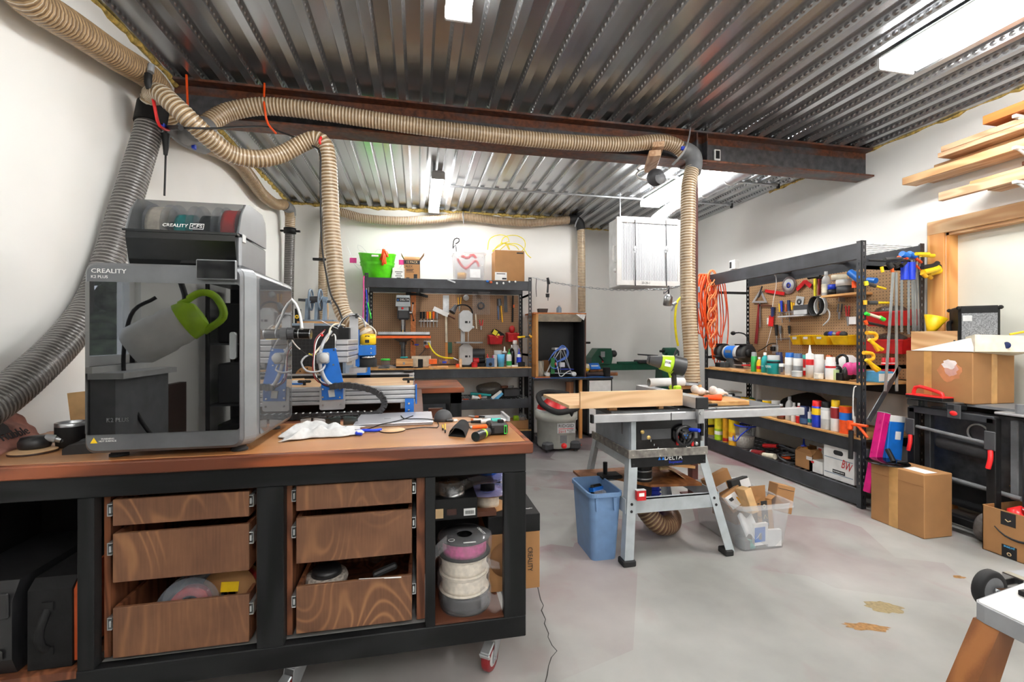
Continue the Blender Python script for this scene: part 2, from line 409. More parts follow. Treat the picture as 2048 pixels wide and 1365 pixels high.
# materials
def build_mats():
 mat('wall',(240,240,237),.75,0,.015,2)
 mat('white',(236,236,234),.55,0,.04);mat('paper',(232,232,232),.8,0,.03);mat('ink',(22,22,24),.6)
 mat('black',(26,26,27),.5,0,.2);mat('black_gloss',(8,8,9),.18,0,.1);mat('rubber',(30,30,31),.75,0,.15)
 mat('black_steel',(56,58,62),.42,.3,.22,7);mat('black_plastic',(34,34,36),.42,0,.15);mat('charcoal',(62,63,66),.6)
 mat('steel',(176,178,180),.32,.9,.12);mat('chrome',(215,216,218),.14,1,.05);mat('zinc',(196,200,204),.34,.75,.1)
 mat('alu',(190,191,194),.36,.5,.06);mat('cast',(120,122,124),.45,.7,.15);mat('dark_steel',(88,90,94),.4,.7,.2)
 mat('grey_plastic',(150,153,156),.45);mat('light_grey',(198,200,200),.5,0,.05);mat('mid_grey',(112,114,117),.5)
 mat('saw_grey',(176,184,188),.42,0,.06);mat('cab_grey',(150,158,166),.45,0,.08)
 mat('red',(200,30,34),.4);mat('bright_red',(226,36,38),.35);mat('dark_red',(140,30,34),.5);mat('pink',(226,70,150),.45);mat('magenta',(206,24,120),.3)
 mat('orange',(244,104,28),.45);mat('deep_orange',(240,84,20),.45);mat('cord_orange',(250,92,40),.5);mat('yellow',(246,200,24),.42);mat('lemon',(240,226,50),.5)
 mat('amber',(240,176,30),.5);mat('lime',(170,214,30),.45);mat('tub_green',(92,220,24),.45);mat('green',(46,170,84),.45);mat('neon',(60,220,70),.4)
 mat('teal',(24,160,160),.4);mat('sea',(60,170,160),.45);mat('lathe_green',(22,82,62),.35,.1);mat('blue',(24,108,200),.38);mat('royal',(24,60,200),.4)
 mat('navy',(28,44,92),.4);mat('sky',(90,180,230),.5);mat('bin_blue',(112,146,188),.45,0,.05);mat('plum',(120,70,120),.5);mat('slate_blue',(70,100,140),.4)
 mat('bar_grey',(142,147,148),.38,.45,.1);mat('frame_white',(208,206,203),.6,0,.04);mat('card',(160,116,72),.8,0,.07,5,.04);mat('card_dark',(140,98,60),.8,0,.08,5,.04);mat('card_in',(206,176,134),.85,0,.05)
 mat('tan',(216,176,124),.7);mat('tape',(196,150,92),.18,0,.08);mat('skin_tan',(206,160,110),.5)
 mat('brown',(92,52,34),.5);mat('dark_brown',(56,36,28),.5);mat('leather',(24,24,25),.6,0,.2,30,.15)
 mat('cloth_white',(212,213,213),.95,0,.05,60,.5);mat('cloth_black',(26,26,28),.95,0,.3,40,.4);mat('cream',(230,222,200),.6);mat('glove',(226,216,210),.9,0,.1,40,.4)
 mat('foam',(186,158,84),.9,0,.35,40,.6);mat('terracotta',(196,86,40),.45);mat('copper',(200,110,70),.35,.8)
 mat('silver',(202,203,210),.35,.55,.03);mat('printer_grey',(112,114,117),.38,.55,.06);mat('printer_edge',(136,139,142),.36,.55,.05);mat('column_red',(84,44,38),.5,.2,.2)
 mat('stone',(168,118,106),.9,0,.28,12,.6);mat('engraved',(48,44,46),.9);mat('filament_white',(232,222,206),.45,0,.08,60);mat('filament_pink',(196,70,140),.35,0,.15,60)
 mat('filament_red',(196,54,52),.45,0,.1,60);mat('filament_teal',(30,176,176),.45,0,.1,60);mat('filament_black',(32,32,34),.4,0,.2,60);mat('cart_grey',(150,152,155),.6,0,.06);mat('cart_top',(222,222,218),.6,0,.03)
 mat('hose_skin',(172,146,112),.22,0,.14,30);mat('hose_rib',(206,196,178),.3,0,.08);mat('hose_wire',(112,88,62),.35)
 mat('grey_hose',(82,79,76),.25,0,.16,30);mat('grey_rib',(122,120,117),.3);mat('grey_wire',(58,56,55),.4);mat('foil',(200,202,205),.25,.9,.1,40,.4)
 mat('cable_grey',(178,180,184),.45);mat('yellow_hose',(250,226,30),.35);mat('poly_wheel',(130,24,30),.35);mat('screen',(14,15,18),.06);mat('slide',(206,210,212),.3,.7)
 mat('booth_black',(28,28,30),.6,0,.25,5);mat('desk_black',(30,30,32),.5);mat('gold',(230,196,120),.3,.6);mat('lathe_dark',(52,52,54),.4,.5);mat('grey_blue',(130,150,170),.45)
 emit('lamp',(255,253,250),31.);emit('lcd',(150,160,130),.25);emit('led_green',(60,230,90),.6);emit('led_red',(255,60,30),3)
 clear('clear_plastic',(232,236,240),.26,.12);clear('frosted',(228,232,236),.27,.25);clear('frosted_grey',(186,188,194),.40,.3);clear('bag',(226,226,230),.15,.12);clear('bag_smoke',(70,66,62),.6,.1)
 clear('lid_smoke',(52,56,58),.5,.05);clear('spool_clear',(150,156,166),.24,.1);clear('spool_violet',(150,156,214),.40,.1);clear('lens',(40,52,50),.72,.05);clear('bottle_clear',(220,224,226),.5,.15);clear('amber_glass',(196,120,30),.75,.1)
 glassy('door_glass',(9,9,10),2.3,.015);glassy('side_glass',(84,86,88),2.3,.03)
 wood('pine',(192,146,100),(222,186,140),1,5,9);wood('pine_x',(196,140,84),(226,178,120),0,5,9);wood('pine_z',(200,136,72),(222,166,98),2,4,6)
 wood('fir',(182,140,106),(212,178,144),1,7,10);wood('oak_orange',(186,104,46),(206,126,64),1,7,6)
 wood('bench_edge',(92,46,26),(156,84,50),0,4.5,5,.38,.12);wood('black_wood',(17,18,19),(34,35,36),0,5,5,.45);wood('black_wood_z',(18,19,20),(35,36,37),2,5,5,.45)
 wood('ply_side',(96,54,34),(140,86,56),2,8,8,.55);wood('birch',(214,172,128),(232,196,152),0,3.5,9,.5,.2);wood('ply_edge',(190,160,116),(226,202,158),0,30,3)
 wood('shelf_wood',(186,134,78),(214,166,104),1,6,4);wood('leg_wood',(122,72,34),(160,102,54),2,6,5);wood('white_bark',(150,144,132),(196,190,178),2,20,6)
 t=NT('drawer_ply');f=t.noise(2.6,2,t.co((1,1,.38)),.5);ln=t.math('POWER',t.math('MULTIPLY_ADD',t.math('SINE',t.math('MULTIPLY',f,150)),.5,.5),5)
 pt=t.ramp(t.noise(2.2,2),[(.35,(0,0,0)),(.65,(255,255,255))]);g=t.noise(160,2,t.co((1,1,.06)))
 c=t.ramp(t.math('ADD',t.math('MULTIPLY',t.noise(6,4),.7),t.math('MULTIPLY',g,.3)),[(.3,(92,60,42)),(.7,(128,88,62))])
 t.set(Base_Color=t.mix(t.math('MULTIPLY',t.math('MULTIPLY',ln,pt),.7),c,(176,126,84)),Roughness=.5);MT['drawer_ply']=t.m
 for nm in('black_wood','black_wood_z','leather','black'):MT[nm].node_tree.nodes['Principled BSDF'].inputs['Specular IOR Level'].default_value=.22
 t=NT('bench_top');f=t.noise(5,3,t.co((.2,1,1)),.3);g=t.noise(2.6,4)
 base=t.ramp(f,[(.3,(150,98,56)),(.55,(180,124,76)),(.75,(198,146,98))]);t.set(Base_Color=t.mix(t.ramp(g,[(.48,(0,0,0)),(.72,(150,150,150))]),base,(196,176,150)),Roughness=t.math('MULTIPLY_ADD',g,.35,.18));MT['bench_top']=t.m
 t=NT('concrete');co=t.co()
 base=t.ramp(t.noise(1.6,6),[(.3,(144,145,141)),(.55,(168,169,165)),(.75,(184,185,181))])
 sep=t.n('ShaderNodeSeparateXYZ');t.l(co,sep.inputs[0])
 vor=t.n('ShaderNodeTexVoronoi',feature='F1',distance='CHEBYCHEV');vor.inputs['Scale'].default_value=.95;t.l(t.co((1,1,1),(0,0,.5)),vor.inputs['Vector'])
 cellv=t.n('ShaderNodeSeparateColor');t.l(vor.outputs['Color'],cellv.inputs[0])
 cell=t.math('MULTIPLY_ADD',t.math('GREATER_THAN',cellv.outputs[0],.42),.85,.15)
 sp=t.ramp(t.noise(1.5,6,None,.5),[(.32,(0,0,0)),(.52,(255,255,255))])
 depth=t.math('MINIMUM',t.math('MAXIMUM',t.math('MULTIPLY_ADD',sep.outputs[1],.45,-.55),0.30),1.)
 k=t.math('MULTIPLY',t.math('MULTIPLY',sp,cell),depth)
 c=t.mix(t.math('MULTIPLY',k,.70),base,(132,96,102))
 st=t.ramp(t.noise(4,5,t.co((1,.5,1),(0,0,.7)),1.),[(.58,(0,0,0)),(.72,(255,255,255))])
 c=t.mix(t.math('MULTIPLY',t.math('MULTIPLY',st,depth),.4),c,(150,62,78))
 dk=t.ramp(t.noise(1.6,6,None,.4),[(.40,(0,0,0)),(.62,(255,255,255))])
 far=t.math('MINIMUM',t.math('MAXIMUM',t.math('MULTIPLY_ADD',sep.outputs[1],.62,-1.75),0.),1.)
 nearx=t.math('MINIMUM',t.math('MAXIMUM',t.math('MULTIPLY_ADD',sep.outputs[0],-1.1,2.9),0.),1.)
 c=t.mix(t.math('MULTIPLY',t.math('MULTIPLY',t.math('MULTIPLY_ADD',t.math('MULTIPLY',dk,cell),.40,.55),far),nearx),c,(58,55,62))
 t.set(Base_Color=c,Roughness=t.math('MULTIPLY_ADD',t.noise(7,4),.3,.38));t.bump(t.noise(60,4),.08);MT['concrete']=t.m
 t=NT('deck');co=t.co();sep=t.n('ShaderNodeSeparateXYZ');t.l(co,sep.inputs[0])
 geo=t.n('ShaderNodeNewGeometry');ns=t.n('ShaderNodeSeparateXYZ');t.l(geo.outputs['True Normal'],ns.inputs[0])
 web=t.math('GREATER_THAN',t.math('ABSOLUTE',ns.outputs[0]),.6)
 yy=t.math('SUBTRACT',t.math('FRACT',t.math('DIVIDE',sep.outputs[1],.043)),.5);zz=t.math('DIVIDE',t.math('SUBTRACT',sep.outputs[2],2.996),.021)
 d=t.math('SQRT',t.math('ADD',t.math('POWER',t.math('MULTIPLY',yy,2.2),2),t.math('POWER',t.math('MULTIPLY',zz,1.5),2)))
 dim=t.math('MULTIPLY',t.math('MAXIMUM',t.math('SUBTRACT',.9,d),0),web)
 sp=t.noise(5,2,t.co((1,.12,1)));st=t.noise(2.5,3,t.co((1,.15,1)))
 t.set(Base_Color=t.mix(t.math('MULTIPLY',st,.7),(196,199,202),(150,152,156)),Metallic=.86,Roughness=t.math('MULTIPLY_ADD',sp,.12,.18))
 t.bump(dim,1.,.006);MT['deck']=t.m
 t=NT('beam_steel');co=t.co();sep=t.n('ShaderNodeSeparateXYZ');t.l(co,sep.inputs[0])
 edge=t.math('MAXIMUM',t.math('SMOOTHSTEP' if False else 'GREATER_THAN',sep.outputs[2],2.905),t.math('LESS_THAN',sep.outputs[2],2.752))
 rn=t.noise(7,5,t.co((.4,1,1.4)));r2=t.ramp(t.math('MULTIPLY_ADD',edge,.22,t.math('MULTIPLY',rn,.75)),[(.47,(0,0,0)),(.62,(255,255,255))])
 c=t.mix(r2,t.ramp(t.noise(20,4),[(.3,(58,58,61)),(.7,(88,88,92))]),t.ramp(t.noise(30,3),[(.3,(66,40,30)),(.7,(120,70,46))]))
 t.set(Base_Color=c,Metallic=.25,Roughness=.5);MT['beam_steel']=t.m
 for nm,rgb,ax in(('peg_front',(150,116,84),0),('peg_side',(172,138,100),1)):
  t=NT(nm);sep=t.n('ShaderNodeSeparateXYZ');t.l(t.co(),sep.inputs[0]);q=[]
  for i in(ax,2):q.append(t.math('POWER',t.math('SUBTRACT',t.math('FRACT',t.math('DIVIDE',sep.outputs[i],.0275)),.5),2))
  hole=t.math('LESS_THAN',t.math('SQRT',t.math('ADD',q[0],q[1])),.15)
  c=t.mix(t.noise(5,3),tuple(int(x*.92)for x in rgb),rgb)
  t.set(Base_Color=t.mix(hole,c,(50,36,26)),Roughness=.6);MT[nm]=t.m
 t=NT('filter_media');sep=t.n('ShaderNodeSeparateXYZ');t.l(t.co(),sep.inputs[0])
 pl=t.math('MULTIPLY_ADD',t.math('SINE',t.math('MULTIPLY',sep.outputs[0],2*PI/.02)),.5,.5)
 dirt=t.noise(3.2,3)
 c=t.mix(t.math('MULTIPLY',t.math('MULTIPLY',pl,pl),t.math('MULTIPLY',dirt,1.1)),(196,198,202),(104,106,110))
 a1=t.math('FRACT',t.math('DIVIDE',t.math('ADD',sep.outputs[0],t.math('MULTIPLY',sep.outputs[2],.6)),.032));a2=t.math('FRACT',t.math('DIVIDE',t.math('SUBTRACT',sep.outputs[0],t.math('MULTIPLY',sep.outputs[2],.6)),.032))
 wr=t.math('MAXIMUM',t.math('LESS_THAN',a1,.08),t.math('LESS_THAN',a2,.08))
 t.set(Base_Color=t.mix(t.math('MULTIPLY',wr,.35),c,(110,112,116)),Roughness=.9);t.bump(pl,.5,.006);MT['filter_media']=t.m
 t=NT('honeycomb');vo=t.n('ShaderNodeTexVoronoi',feature='DISTANCE_TO_EDGE');vo.inputs['Scale'].default_value=34;vo.inputs['Randomness'].default_value=.15;t.l(t.co(),vo.inputs['Vector'])
 t.set(Base_Color=t.mix(t.math('GREATER_THAN',vo.outputs['Distance'],.06),(44,44,46),(14,14,15)),Roughness=.6);MT['honeycomb']=t.m
 t=NT('foliage');t.set(Base_Color=t.ramp(t.noise(14,4),[(.35,(26,38,26)),(.65,(110,130,96))]),Roughness=.8);MT['foliage']=t.m
build_mats()
# room shell
XL,XR,YB,YR,YF,ZC=-1.56,3.95,6.07,6.60,-2.60,2.975
XJ=2.18
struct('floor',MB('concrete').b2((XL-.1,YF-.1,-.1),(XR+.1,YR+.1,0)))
m=MB('wall');W0,W1,WZ0,WZ1=.40,.82,1.16,2.25
for a,b in(((XL-.12,YF,0),(XL,W0,3.05)),((XL-.12,W1,0),(XL,YB,3.05)),((XL-.12,W0,0),(XL,W1,WZ0)),((XL-.12,W0,WZ1),(XL,W1,3.05))):m.b2(a,b)
struct('wall_left',m)
D0,D1,DZ=1.35,2.73,2.105
m=MB('wall')
for a,b in(((XR,YF,0),(XR+.12,D0,3.05)),((XR,D1,0),(XR+.12,YR,3.05)),((XR,D0,DZ),(XR+.12,D1,3.05))):m.b2(a,b)
struct('wall_right',m)
m=MB('wall');m.prism([(XL-.12,YB),(XJ,YB),(XJ,YR),(XR+.12,YR),(XR+.12,YR+.1),(XL-.12,YR+.1)],0,3.05);struct('wall_back',m)
struct('wall_front',MB('wall').b2((XL-.12,YF-.1,0),(XR+.12,YF,3.05)))
PIT,PH=.1608,-1.392
prof=[];x=PH-PIT*8
while x<XR+.2:
 prof+=[(x-.024,ZC),(x+.024,ZC),(x+.042,ZC+.040),(x+PIT-.042,ZC+.040)];x+=PIT
prof=[p for p in prof if XL-.1<p[0]<XR+.1]
m=MB('deck');ys=[YF-.05,3.36,3.37,YR+.05];n=len(prof)
m.add([(a,y,z)for y in ys for a,z in prof],[(j*n+i,(j+1)*n+i,(j+1)*n+i+1,j*n+i+1)for j in range(3)for i in range(n-1)])
m.b2((XL-.1,YF-.05,ZC+.05),(XR+.1,YR+.05,ZC+.09))
struct('ceiling',m)
def foam(a,b,r,seed):
 q=random.Random(seed);n=int((V(b)-V(a)).length/.05);pts=[V(a).lerp(V(b),i/n)+V((q.uniform(-.006,.006),q.uniform(-.006,.006),q.uniform(-.010,.010)))for i in range(n+1)]
 rr=[q.uniform(.45,1.25)*r for _ in pts];return MB('foam').tube(pts,lambda t:rr[min(len(rr)-1,int(t*(len(rr)-1)))],7,raw=True)
struct('trim_1',foam((XL+.008,.4,ZC-.008),(XL+.008,YB,ZC-.008),.018,1))
struct('trim_2',foam((XL,YB-.01,ZC-.002),(XJ,YB-.01,ZC-.002),.024,2))
struct('trim_3',foam((XR-.005,.8,ZC-.002),(XR-.005,4.5,ZC-.002),.013,3))
struct('trim_4',foam((XJ,YR-.01,ZC),(XR,YR-.01,ZC),.014,4))
BY0,BY1,BZ0,BZ1,bt=3.285,3.455,2.730,ZC,.014
c=(BY0+BY1)/2
m=MB('beam_steel');m.prism([(BY0,BZ0),(BY1,BZ0),(BY1,BZ0+bt),(c+.006,BZ0+bt),(c+.006,BZ1-bt),(BY1,BZ1-bt),(BY1,BZ1),(BY0,BZ1),(BY0,BZ1-bt),(c-.006,BZ1-bt),(c-.006,BZ0+bt),(BY0,BZ0+bt)],XL,XR-.004,'yz')
m.b2((2.205,BY0+.01,BZ0+bt),(2.217,c-.006,BZ1-bt));m.b2((2.30,BY0+.01,BZ0+bt),(2.306,c-.006,BZ1-bt))
beam=struct('ceiling_beam',m)
m=MB('column_red');m.b2((2.190,3.34,0),(2.252,3.402,BZ0),.006);m.b2((2.15,3.30,BZ0-.012),(2.30,3.45,BZ0-.001));m.b2((2.15,3.30,0),(2.30,3.45,.012));struct('support_column',m)
m=MB('white');fx=XL-.06
for a,b in(((fx-.03,W0,WZ0),(fx+.03,W0+.05,WZ1)),((fx-.03,W1-.05,WZ0),(fx+.03,W1,WZ1)),((fx-.03,W0,WZ0),(fx+.03,W1,WZ0+.05)),((fx-.03,W0,WZ1-.05),(fx+.03,W1,WZ1)),((XL-.06,W0-.03,WZ0-.03),(XL+.03,W1+.03,WZ0))):m.b2(a,b)
w=struct('window_1',m);g=MB(clear('pane',(240,244,246),.10,.02)).b2((fx-.004,W0+.05,WZ0+.05),(fx+.004,W1-.05,WZ1-.05));struct('window_pane',g,w)
m=MB('pine_z');m.b2((XR-.022,D1,0),(XR,D1+.118,DZ+.10),.004);m.b2((XR,D1-.02,0),(XR+.12,D1,DZ));m.b2((XR-.022,D0-.118,0),(XR,D0,DZ+.10),.004);m.b2((XR,D0,0),(XR+.12,D0+.02,DZ))
dr=struct('door_1',m)
m=MB('pine');m.b2((XR-.024,D0-.118,DZ),(XR,D1+.118,DZ+.105),.004);m.b2((XR,D0,DZ-.02),(XR+.12,D1,DZ));struct('door_head_casing',m,dr)
struct('door_leaf',MB(mat('door_sheet',(214,214,203),.5,0,.02,3)).b2((XR+.085,D0+.02,0),(XR+.12,D1-.02,DZ-.02)),dr)
pts=[P(u,v,Z=0)for u,v in((1056,1165),(1075,1172),(1081,1200),(1087,1212),(1083,1222),(1091,1240),(1089,1248),(1097,1268),(1096,1275),(1104,1292),(1114,1303),(1103,1316),(1097,1333),(1094,1352),(1091,1365),(1086,1392))]
m=MB(mat('crack',(66,64,62),.9))
L_=[p+V((rnd.uniform(.0015,.0035),0,.0009))for p in pts];R_=[p+V((-rnd.uniform(.0015,.0035),0,.0009))for p in pts]
m.add(L_+R_,[(i,i+1,len(pts)+i+1,len(pts)+i)for i in range(len(pts)-1)]);struct('floor_crack',m,bpy.data.objects['floor'])
def blot(c,rx,ry,a,seed,mm,n=26):
 q=random.Random(seed);ca_,sa_=math.cos(a),math.sin(a);out=[]
 for i in range(n):
  t=2*PI*i/n;k=q.uniform(.75,1.15);x,y=rx*math.cos(t)*k,ry*math.sin(t)*k;out.append((c[0]+x*ca_-y*sa_,c[1]+x*sa_+y*ca_,.0008))
 return MB(mm).add(out,[tuple(range(n))])
mat('glue_mark',(150,134,98),.6,0,.14,70);mat('glue_mark_b',(160,120,74),.6,0,.2,70)
for i,(u,v,a,b,g)in enumerate(((1768,1215,.085,.05,'glue_mark'),(1733,1255,.10,.03,'glue_mark_b'),(1918,1155,.03,.018,'glue_mark_b'))):
 struct('floor_stain',blot(P(u,v,Z=0),a,b,-.35,i,g),bpy.data.objects['floor'])
# lights
def ceiling_light(x,y0,y1,label,wide=False):
 t=T('ceiling_light',label,'light',(x,(y0+y1)/2,2.885),group='fluorescent strip lights under the deck');z=ZC
 m=MB('white');W=.125 if wide else .065;m.prism([(x-W,z-.02),(x+W,z-.02),(x+W-.015,z),(x-W+.015,z)],y0,y1,'xz');m.b2((x-.03,y0,z-.045),(x+.03,y1,z-.02));t.part('housing',m)
 for s in((-2.6,-.9,.9,2.6)if wide else(-1,1)):
  t.part('lamp_tube',MB('lamp').cyl((x+s*.042,y0+.03,z-.062),(x+s*.042,y1-.03,z-.062),.0165,seg=10))
 for y in(y0,y1):t.part('end_cap',MB('light_grey').b2((x-W-.003,y-.012,z-.085),(x+W+.003,y+.012,z-.012),.006))
 return t
LY=(1.02,2.29),(4.60,5.85)
ceiling_light(.20,1.02,2.29,'strip light at top centre of the photo, cut off by its upper edge')
ceiling_light(2.80,.98,2.20,'strip light glaring at top right, nearest the lumber on the right wall',True)
ceiling_light(.20,4.60,5.86,'strip light beyond the beam, straight above the green tub shelf')
ceiling_light(2.76,3.84,5.07,'strip light beyond the beam, partly behind the vertical hose',True)
ceiling_light(.20,-1.5,-.23,'added fill strip light, unseen behind the photographer on the left')  # added fill lamp out of view, brightens faces turned to the camera
ceiling_light(2.80,-1.5,-.23,'added fill strip light, unseen behind the photographer on the right')  # second unseen lamp, put in as fill from behind the camera
ceiling_light(-1.0,-2.4,-1.2,'added fill strip light, unseen behind the photographer in the left corner')  # extra fill lamp added in the unseen part of the room
ceiling_light(1.50,-2.4,-1.2,'added fill strip light, unseen behind the photographer near the front wall')  # another added lamp out of view, lifts the overall brightness
# camera, world, colour
cam=bpy.data.objects.new('camera',bpy.data.cameras.new('camera'));COL.objects.link(cam);sc.camera=cam
cam.location=(0,0,EYE);cam.rotation_euler=(PI/2,0,-YAW);cam.data.lens=16;cam.data.sensor_width=36;cam.data.shift_y=-.0027;cam.data.clip_start=.05
wd=bpy.data.worlds.new('sky');sc.world=wd;wd.use_nodes=True
bg=wd.node_tree.nodes['Background'];bg.inputs[0].default_value=(.80,.88,1,1);bg.inputs[1].default_value=1.2
sc.view_settings.view_transform='Standard';sc.view_settings.look='None';sc.view_settings.gamma=1;sc.view_settings.exposure=EXPO=1.5
sc.cycles.use_denoising=True;sc.cycles.max_bounces=8;sc.cycles.diffuse_bounces=5;sc.cycles.glossy_bounces=4;sc.cycles.transparent_max_bounces=24;sc.cycles.sample_clamp_indirect=6;sc.cycles.caustics_reflective=False
# rolling workbench in the foreground
BT=.906
t=T('workbench','long rolling workbench with brown top, black timber frame and six brown plywood drawers','workbench',(-.55,1.98,0))
m=MB('bench_top');m.b2((-1.52,1.70,BT-.038),(.405,2.265,BT),.002,'bench_top');m.use('bench_edge');m.b2((-1.53,1.668,BT-.042),(.428,1.702,BT-.0005),.004);m.b2((.403,1.702,BT-.042),(.428,2.29,BT-.0005),.004);m.b2((-1.53,2.265,BT-.042),(.403,2.29,BT-.0005),.004)
t.part('worktop',m)
m=MB('black_wood');m.b2((-1.52,1.692,.790),(.405,1.732,.864),.003);m.b2((-1.52,2.235,.790),(.405,2.272,.864),.003);t.part('top_rail',m)
m=MB('black_wood');m.b2((-1.52,1.692,.161),(.405,1.732,.240),.003);m.b2((-1.52,2.235,.161),(.405,2.272,.240),.003);m.b2((.365,1.732,.161),(.405,2.235,.240));m.b2((.365,1.732,.79),(.405,2.235,.864));t.part('bottom_rail',m)
for x0,x1 in((.320,.405),(.027,.063),(-.537,-.452),(-1.058,-1.012),(-1.52,-1.46)):
 t.part('leg',MB('black_wood_z').b2((x0,1.692,.240),(x1,1.732,.790),.002))
 t.part('leg',MB('black_wood_z').b2((x0,2.235,.240),(x1,2.272,.790),.002))
m=MB('card_dark');m.use(mat('deck_dust',(150,148,146),.7,0,.1));m.b2((-1.012,1.732,.222),(.027,2.235,.240));t.part('bottom_deck',m)
t.part('bay_shelf',MB('ply_side').b2((-1.46,1.690,.222),(-1.06,2.235,.246)));t.part('bay_shelf',MB('brown').b2((.063,1.70,.222),(.320,2.235,.246)))
for x0,x1 in((-1.008,-.990),(-.551,-.537),(-.452,-.434),(-.004,.026)):t.part('side_panel',MB('ply_side').b2((x0,1.735,.250),(x1,2.23,.790)))
t.part('shade_back_panel',MB('black').b2((-1.515,2.226,.246),(.318,2.234,.79)));t.part('shade_end_panel',MB('black').b2((-1.519,1.735,.246),(-1.512,2.23,.79)))  # black sheets added to stand in for the shade inside the bays
def drawer(x0,x1,z0,z1,lab,yf=1.713):
 m=MB('drawer_ply');m.b2((x0,yf,z0),(x1,yf+.014,z1),.0015)
 m.use('ply_side');m.b2((x0,yf+.014,z0),(x0+.013,2.19,z1));m.b2((x1-.013,yf+.014,z0),(x1,2.19,z1));m.b2((x0+.013,2.176,z0),(x1-.013,2.19,z1));m.b2((x0+.013,yf+.014,z0+.008),(x1-.013,2.176,z0+.018))
 d=t.part('drawer',m,None,lab)
 zz=z0+(z1-z0)*(.62 if z1-z0<.1 else .70)
 for sx,xe in((-1,x0),(1,x1)):
  m=MB('slide');a=xe+sx*.0095
  m.b2((xe+sx*.001,yf-.002,zz-.020),(xe+sx*.014,yf+.40,zz-.017));m.b2((xe+sx*.001,yf-.002,zz+.017),(xe+sx*.014,yf+.40,zz+.020));m.b2((xe+sx*.0125,yf-.002,zz-.02),(xe+sx*.0145,yf+.40,zz+.02));m.b2((xe+sx*.003,yf-.003,zz-.010),(xe+sx*.009,yf+.39,zz+.010))
  t.part('drawer_slide',m,d)
 return d
for z0,z1,n in((.688,.774,'shallow top drawer'),(.503,.662,'middle drawer'),(.257,.420,'deep bottom drawer')):
 drawer(-.972,-.567,z0,z1,n+' of the left stack');drawer(-.417,-.021,z0+.006,z1+.008,n+' of the right stack')
def caster(x,y,rz):
 M=Matrix.Translation(V((x,y,0)))@rot(0,0,rz);m=MB('zinc');m.M=M
 m.b2((-.045,-.035,.150),(.045,.035,.158));m.cyl((0,0,.128),(0,0,.150),.030)
 for s in(-1,1):m.prism([(-.052,.035),(-.030,.035),(.028,.105),(.028,.132),(-.030,.132)],s*.021-.0015,s*.021+.0015,'xz')
 m.b2((-.03,-.022,.126),(.028,.022,.130))
 k=t.part('caster',m)
 m=MB('poly_wheel');m.M=M;m.lathe([(.032,-.016),(.046,-.016),(.050,-.010),(.050,.010),(.046,.016),(.032,.016)],(-.04,0,.050),'y',28);m.use('light_grey');m.lathe([(.006,-.0165),(.030,-.0165),(.033,-.013),(.033,.013),(.030,.0165),(.006,.0165)],(-.04,0,.050),'y',24);t.part('wheel',m,k)
 m=MB('zinc');m.M=M;m.cyl((-.04,-.028,.05),(-.04,.028,.05),.006,seg=8);t.part('axle',m,k)
 m=MB('slide');m.M=M@Matrix.Translation(V((-.062,0,.098)))@rot(0,-25,0);m.b2((-.026,-.020,-.006),(.028,.020,.004),.003);m.b2((-.034,-.022,-.018),(-.024,.022,.002),.003);t.part('brake_lever',m,k)
caster(.30,1.80,55);caster(-.43,1.765,60);caster(-1.44,1.80,70);caster(.33,2.19,40)
m=MB('black_plastic');x0,x1,y0=-1.45,-1.235,1.70
m.prism([(y0+.02,.248),(y0,.30),(y0,.48),(y0+.03,.535),(y0+.42,.535),(y0+.44,.50),(y0+.44,.248)],x0,x1,'yz')
c=solo('tool_case','scuffed black hard plastic tool case at far left of the bench bay','case',m)
m=MB('black_plastic');m.b2((x0+.02,y0-.012,.30),(x1-.02,y0,.335),.006);child(c,'lower_rib',m);child(c,'latch',MB('black_plastic').b2((x1-.06,y0-.008,.43),(x1-.006,y0+.002,.51),.004))
m=MB('charcoal');m.tube([(x0+.05,y0-.005,.40),(x0+.06,y0-.03,.41),(x1-.09,y0-.03,.41),(x1-.08,y0-.005,.40)],.011);child(c,'handle',m)
m=MB('leather');x0,x1,y0=-1.205,-1.085,1.715
m.prism([(y0,.249),(y0,.50),(y0+.03,.528),(y0+.42,.528),(y0+.44,.50),(y0+.44,.249)],x0,x1,'yz')
c=solo('soft_case','slim black soft case with strap handle and orange lining, upright in bench bay','case',m)
m=MB('leather');xm=-1.15;m.tube([(xm,y0-.002,.44),(xm,y0-.012,.425),(xm-.008,y0-.026,.37),(xm-.004,y0-.012,.315),(xm,y0-.002,.31)],.012,8,flat=.35);m.b2((xm-.016,y0-.004,.435),(xm+.016,y0,.462));m.b2((xm-.014,y0-.004,.295),(xm+.016,y0,.318));child(c,'handle',m)
m=MB('terracotta');m.prism([(y0+.01,.26),(y0+.008,.49),(y0+.04,.535),(y0+.41,.535),(y0+.43,.49),(y0+.43,.26)],x1,x1+.010,'yz');child(c,'lining_edge',m,'orange lining showing past the zip')
def spool(name,label,loc,R,h,flange,fil,rf=None,tilt=(0,0,0),group=None,hub='black',hole=.026,loose=.0):
 t=T(name,label,'spool',loc,tilt[2],group,w=False,rx=tilt[0],ry=tilt[1]);rf=rf or R*.86
 for z0 in(0,h-.004):
  m=MB(flange);m.lathe([(hole,z0),(R,z0),(R,z0+.004),(hole,z0+.004)],seg=40,caps=False);t.part('flange',m)
 if fil:m=MB(fil);m.lathe([(hole+.01,.0045),(rf,.0045),(rf*1.012,h*.3),(rf,h*.5),(rf*1.012,h*.7),(rf,h-.0045),(hole+.01,h-.0045)],seg=32,caps=False);t.part('filament',m)
 m=MB(hub);m.lathe([(hole,0),(hole+.006,0),(hole+.006,h),(hole,h)],seg=24,caps=False);t.part('hub',m);return t
spool('filament_spool','clear spool of red filament standing in the bottom left drawer',(-.775,1.80,.372),.095,.062,'spool_clear','filament_red',.060,(80,0,8))
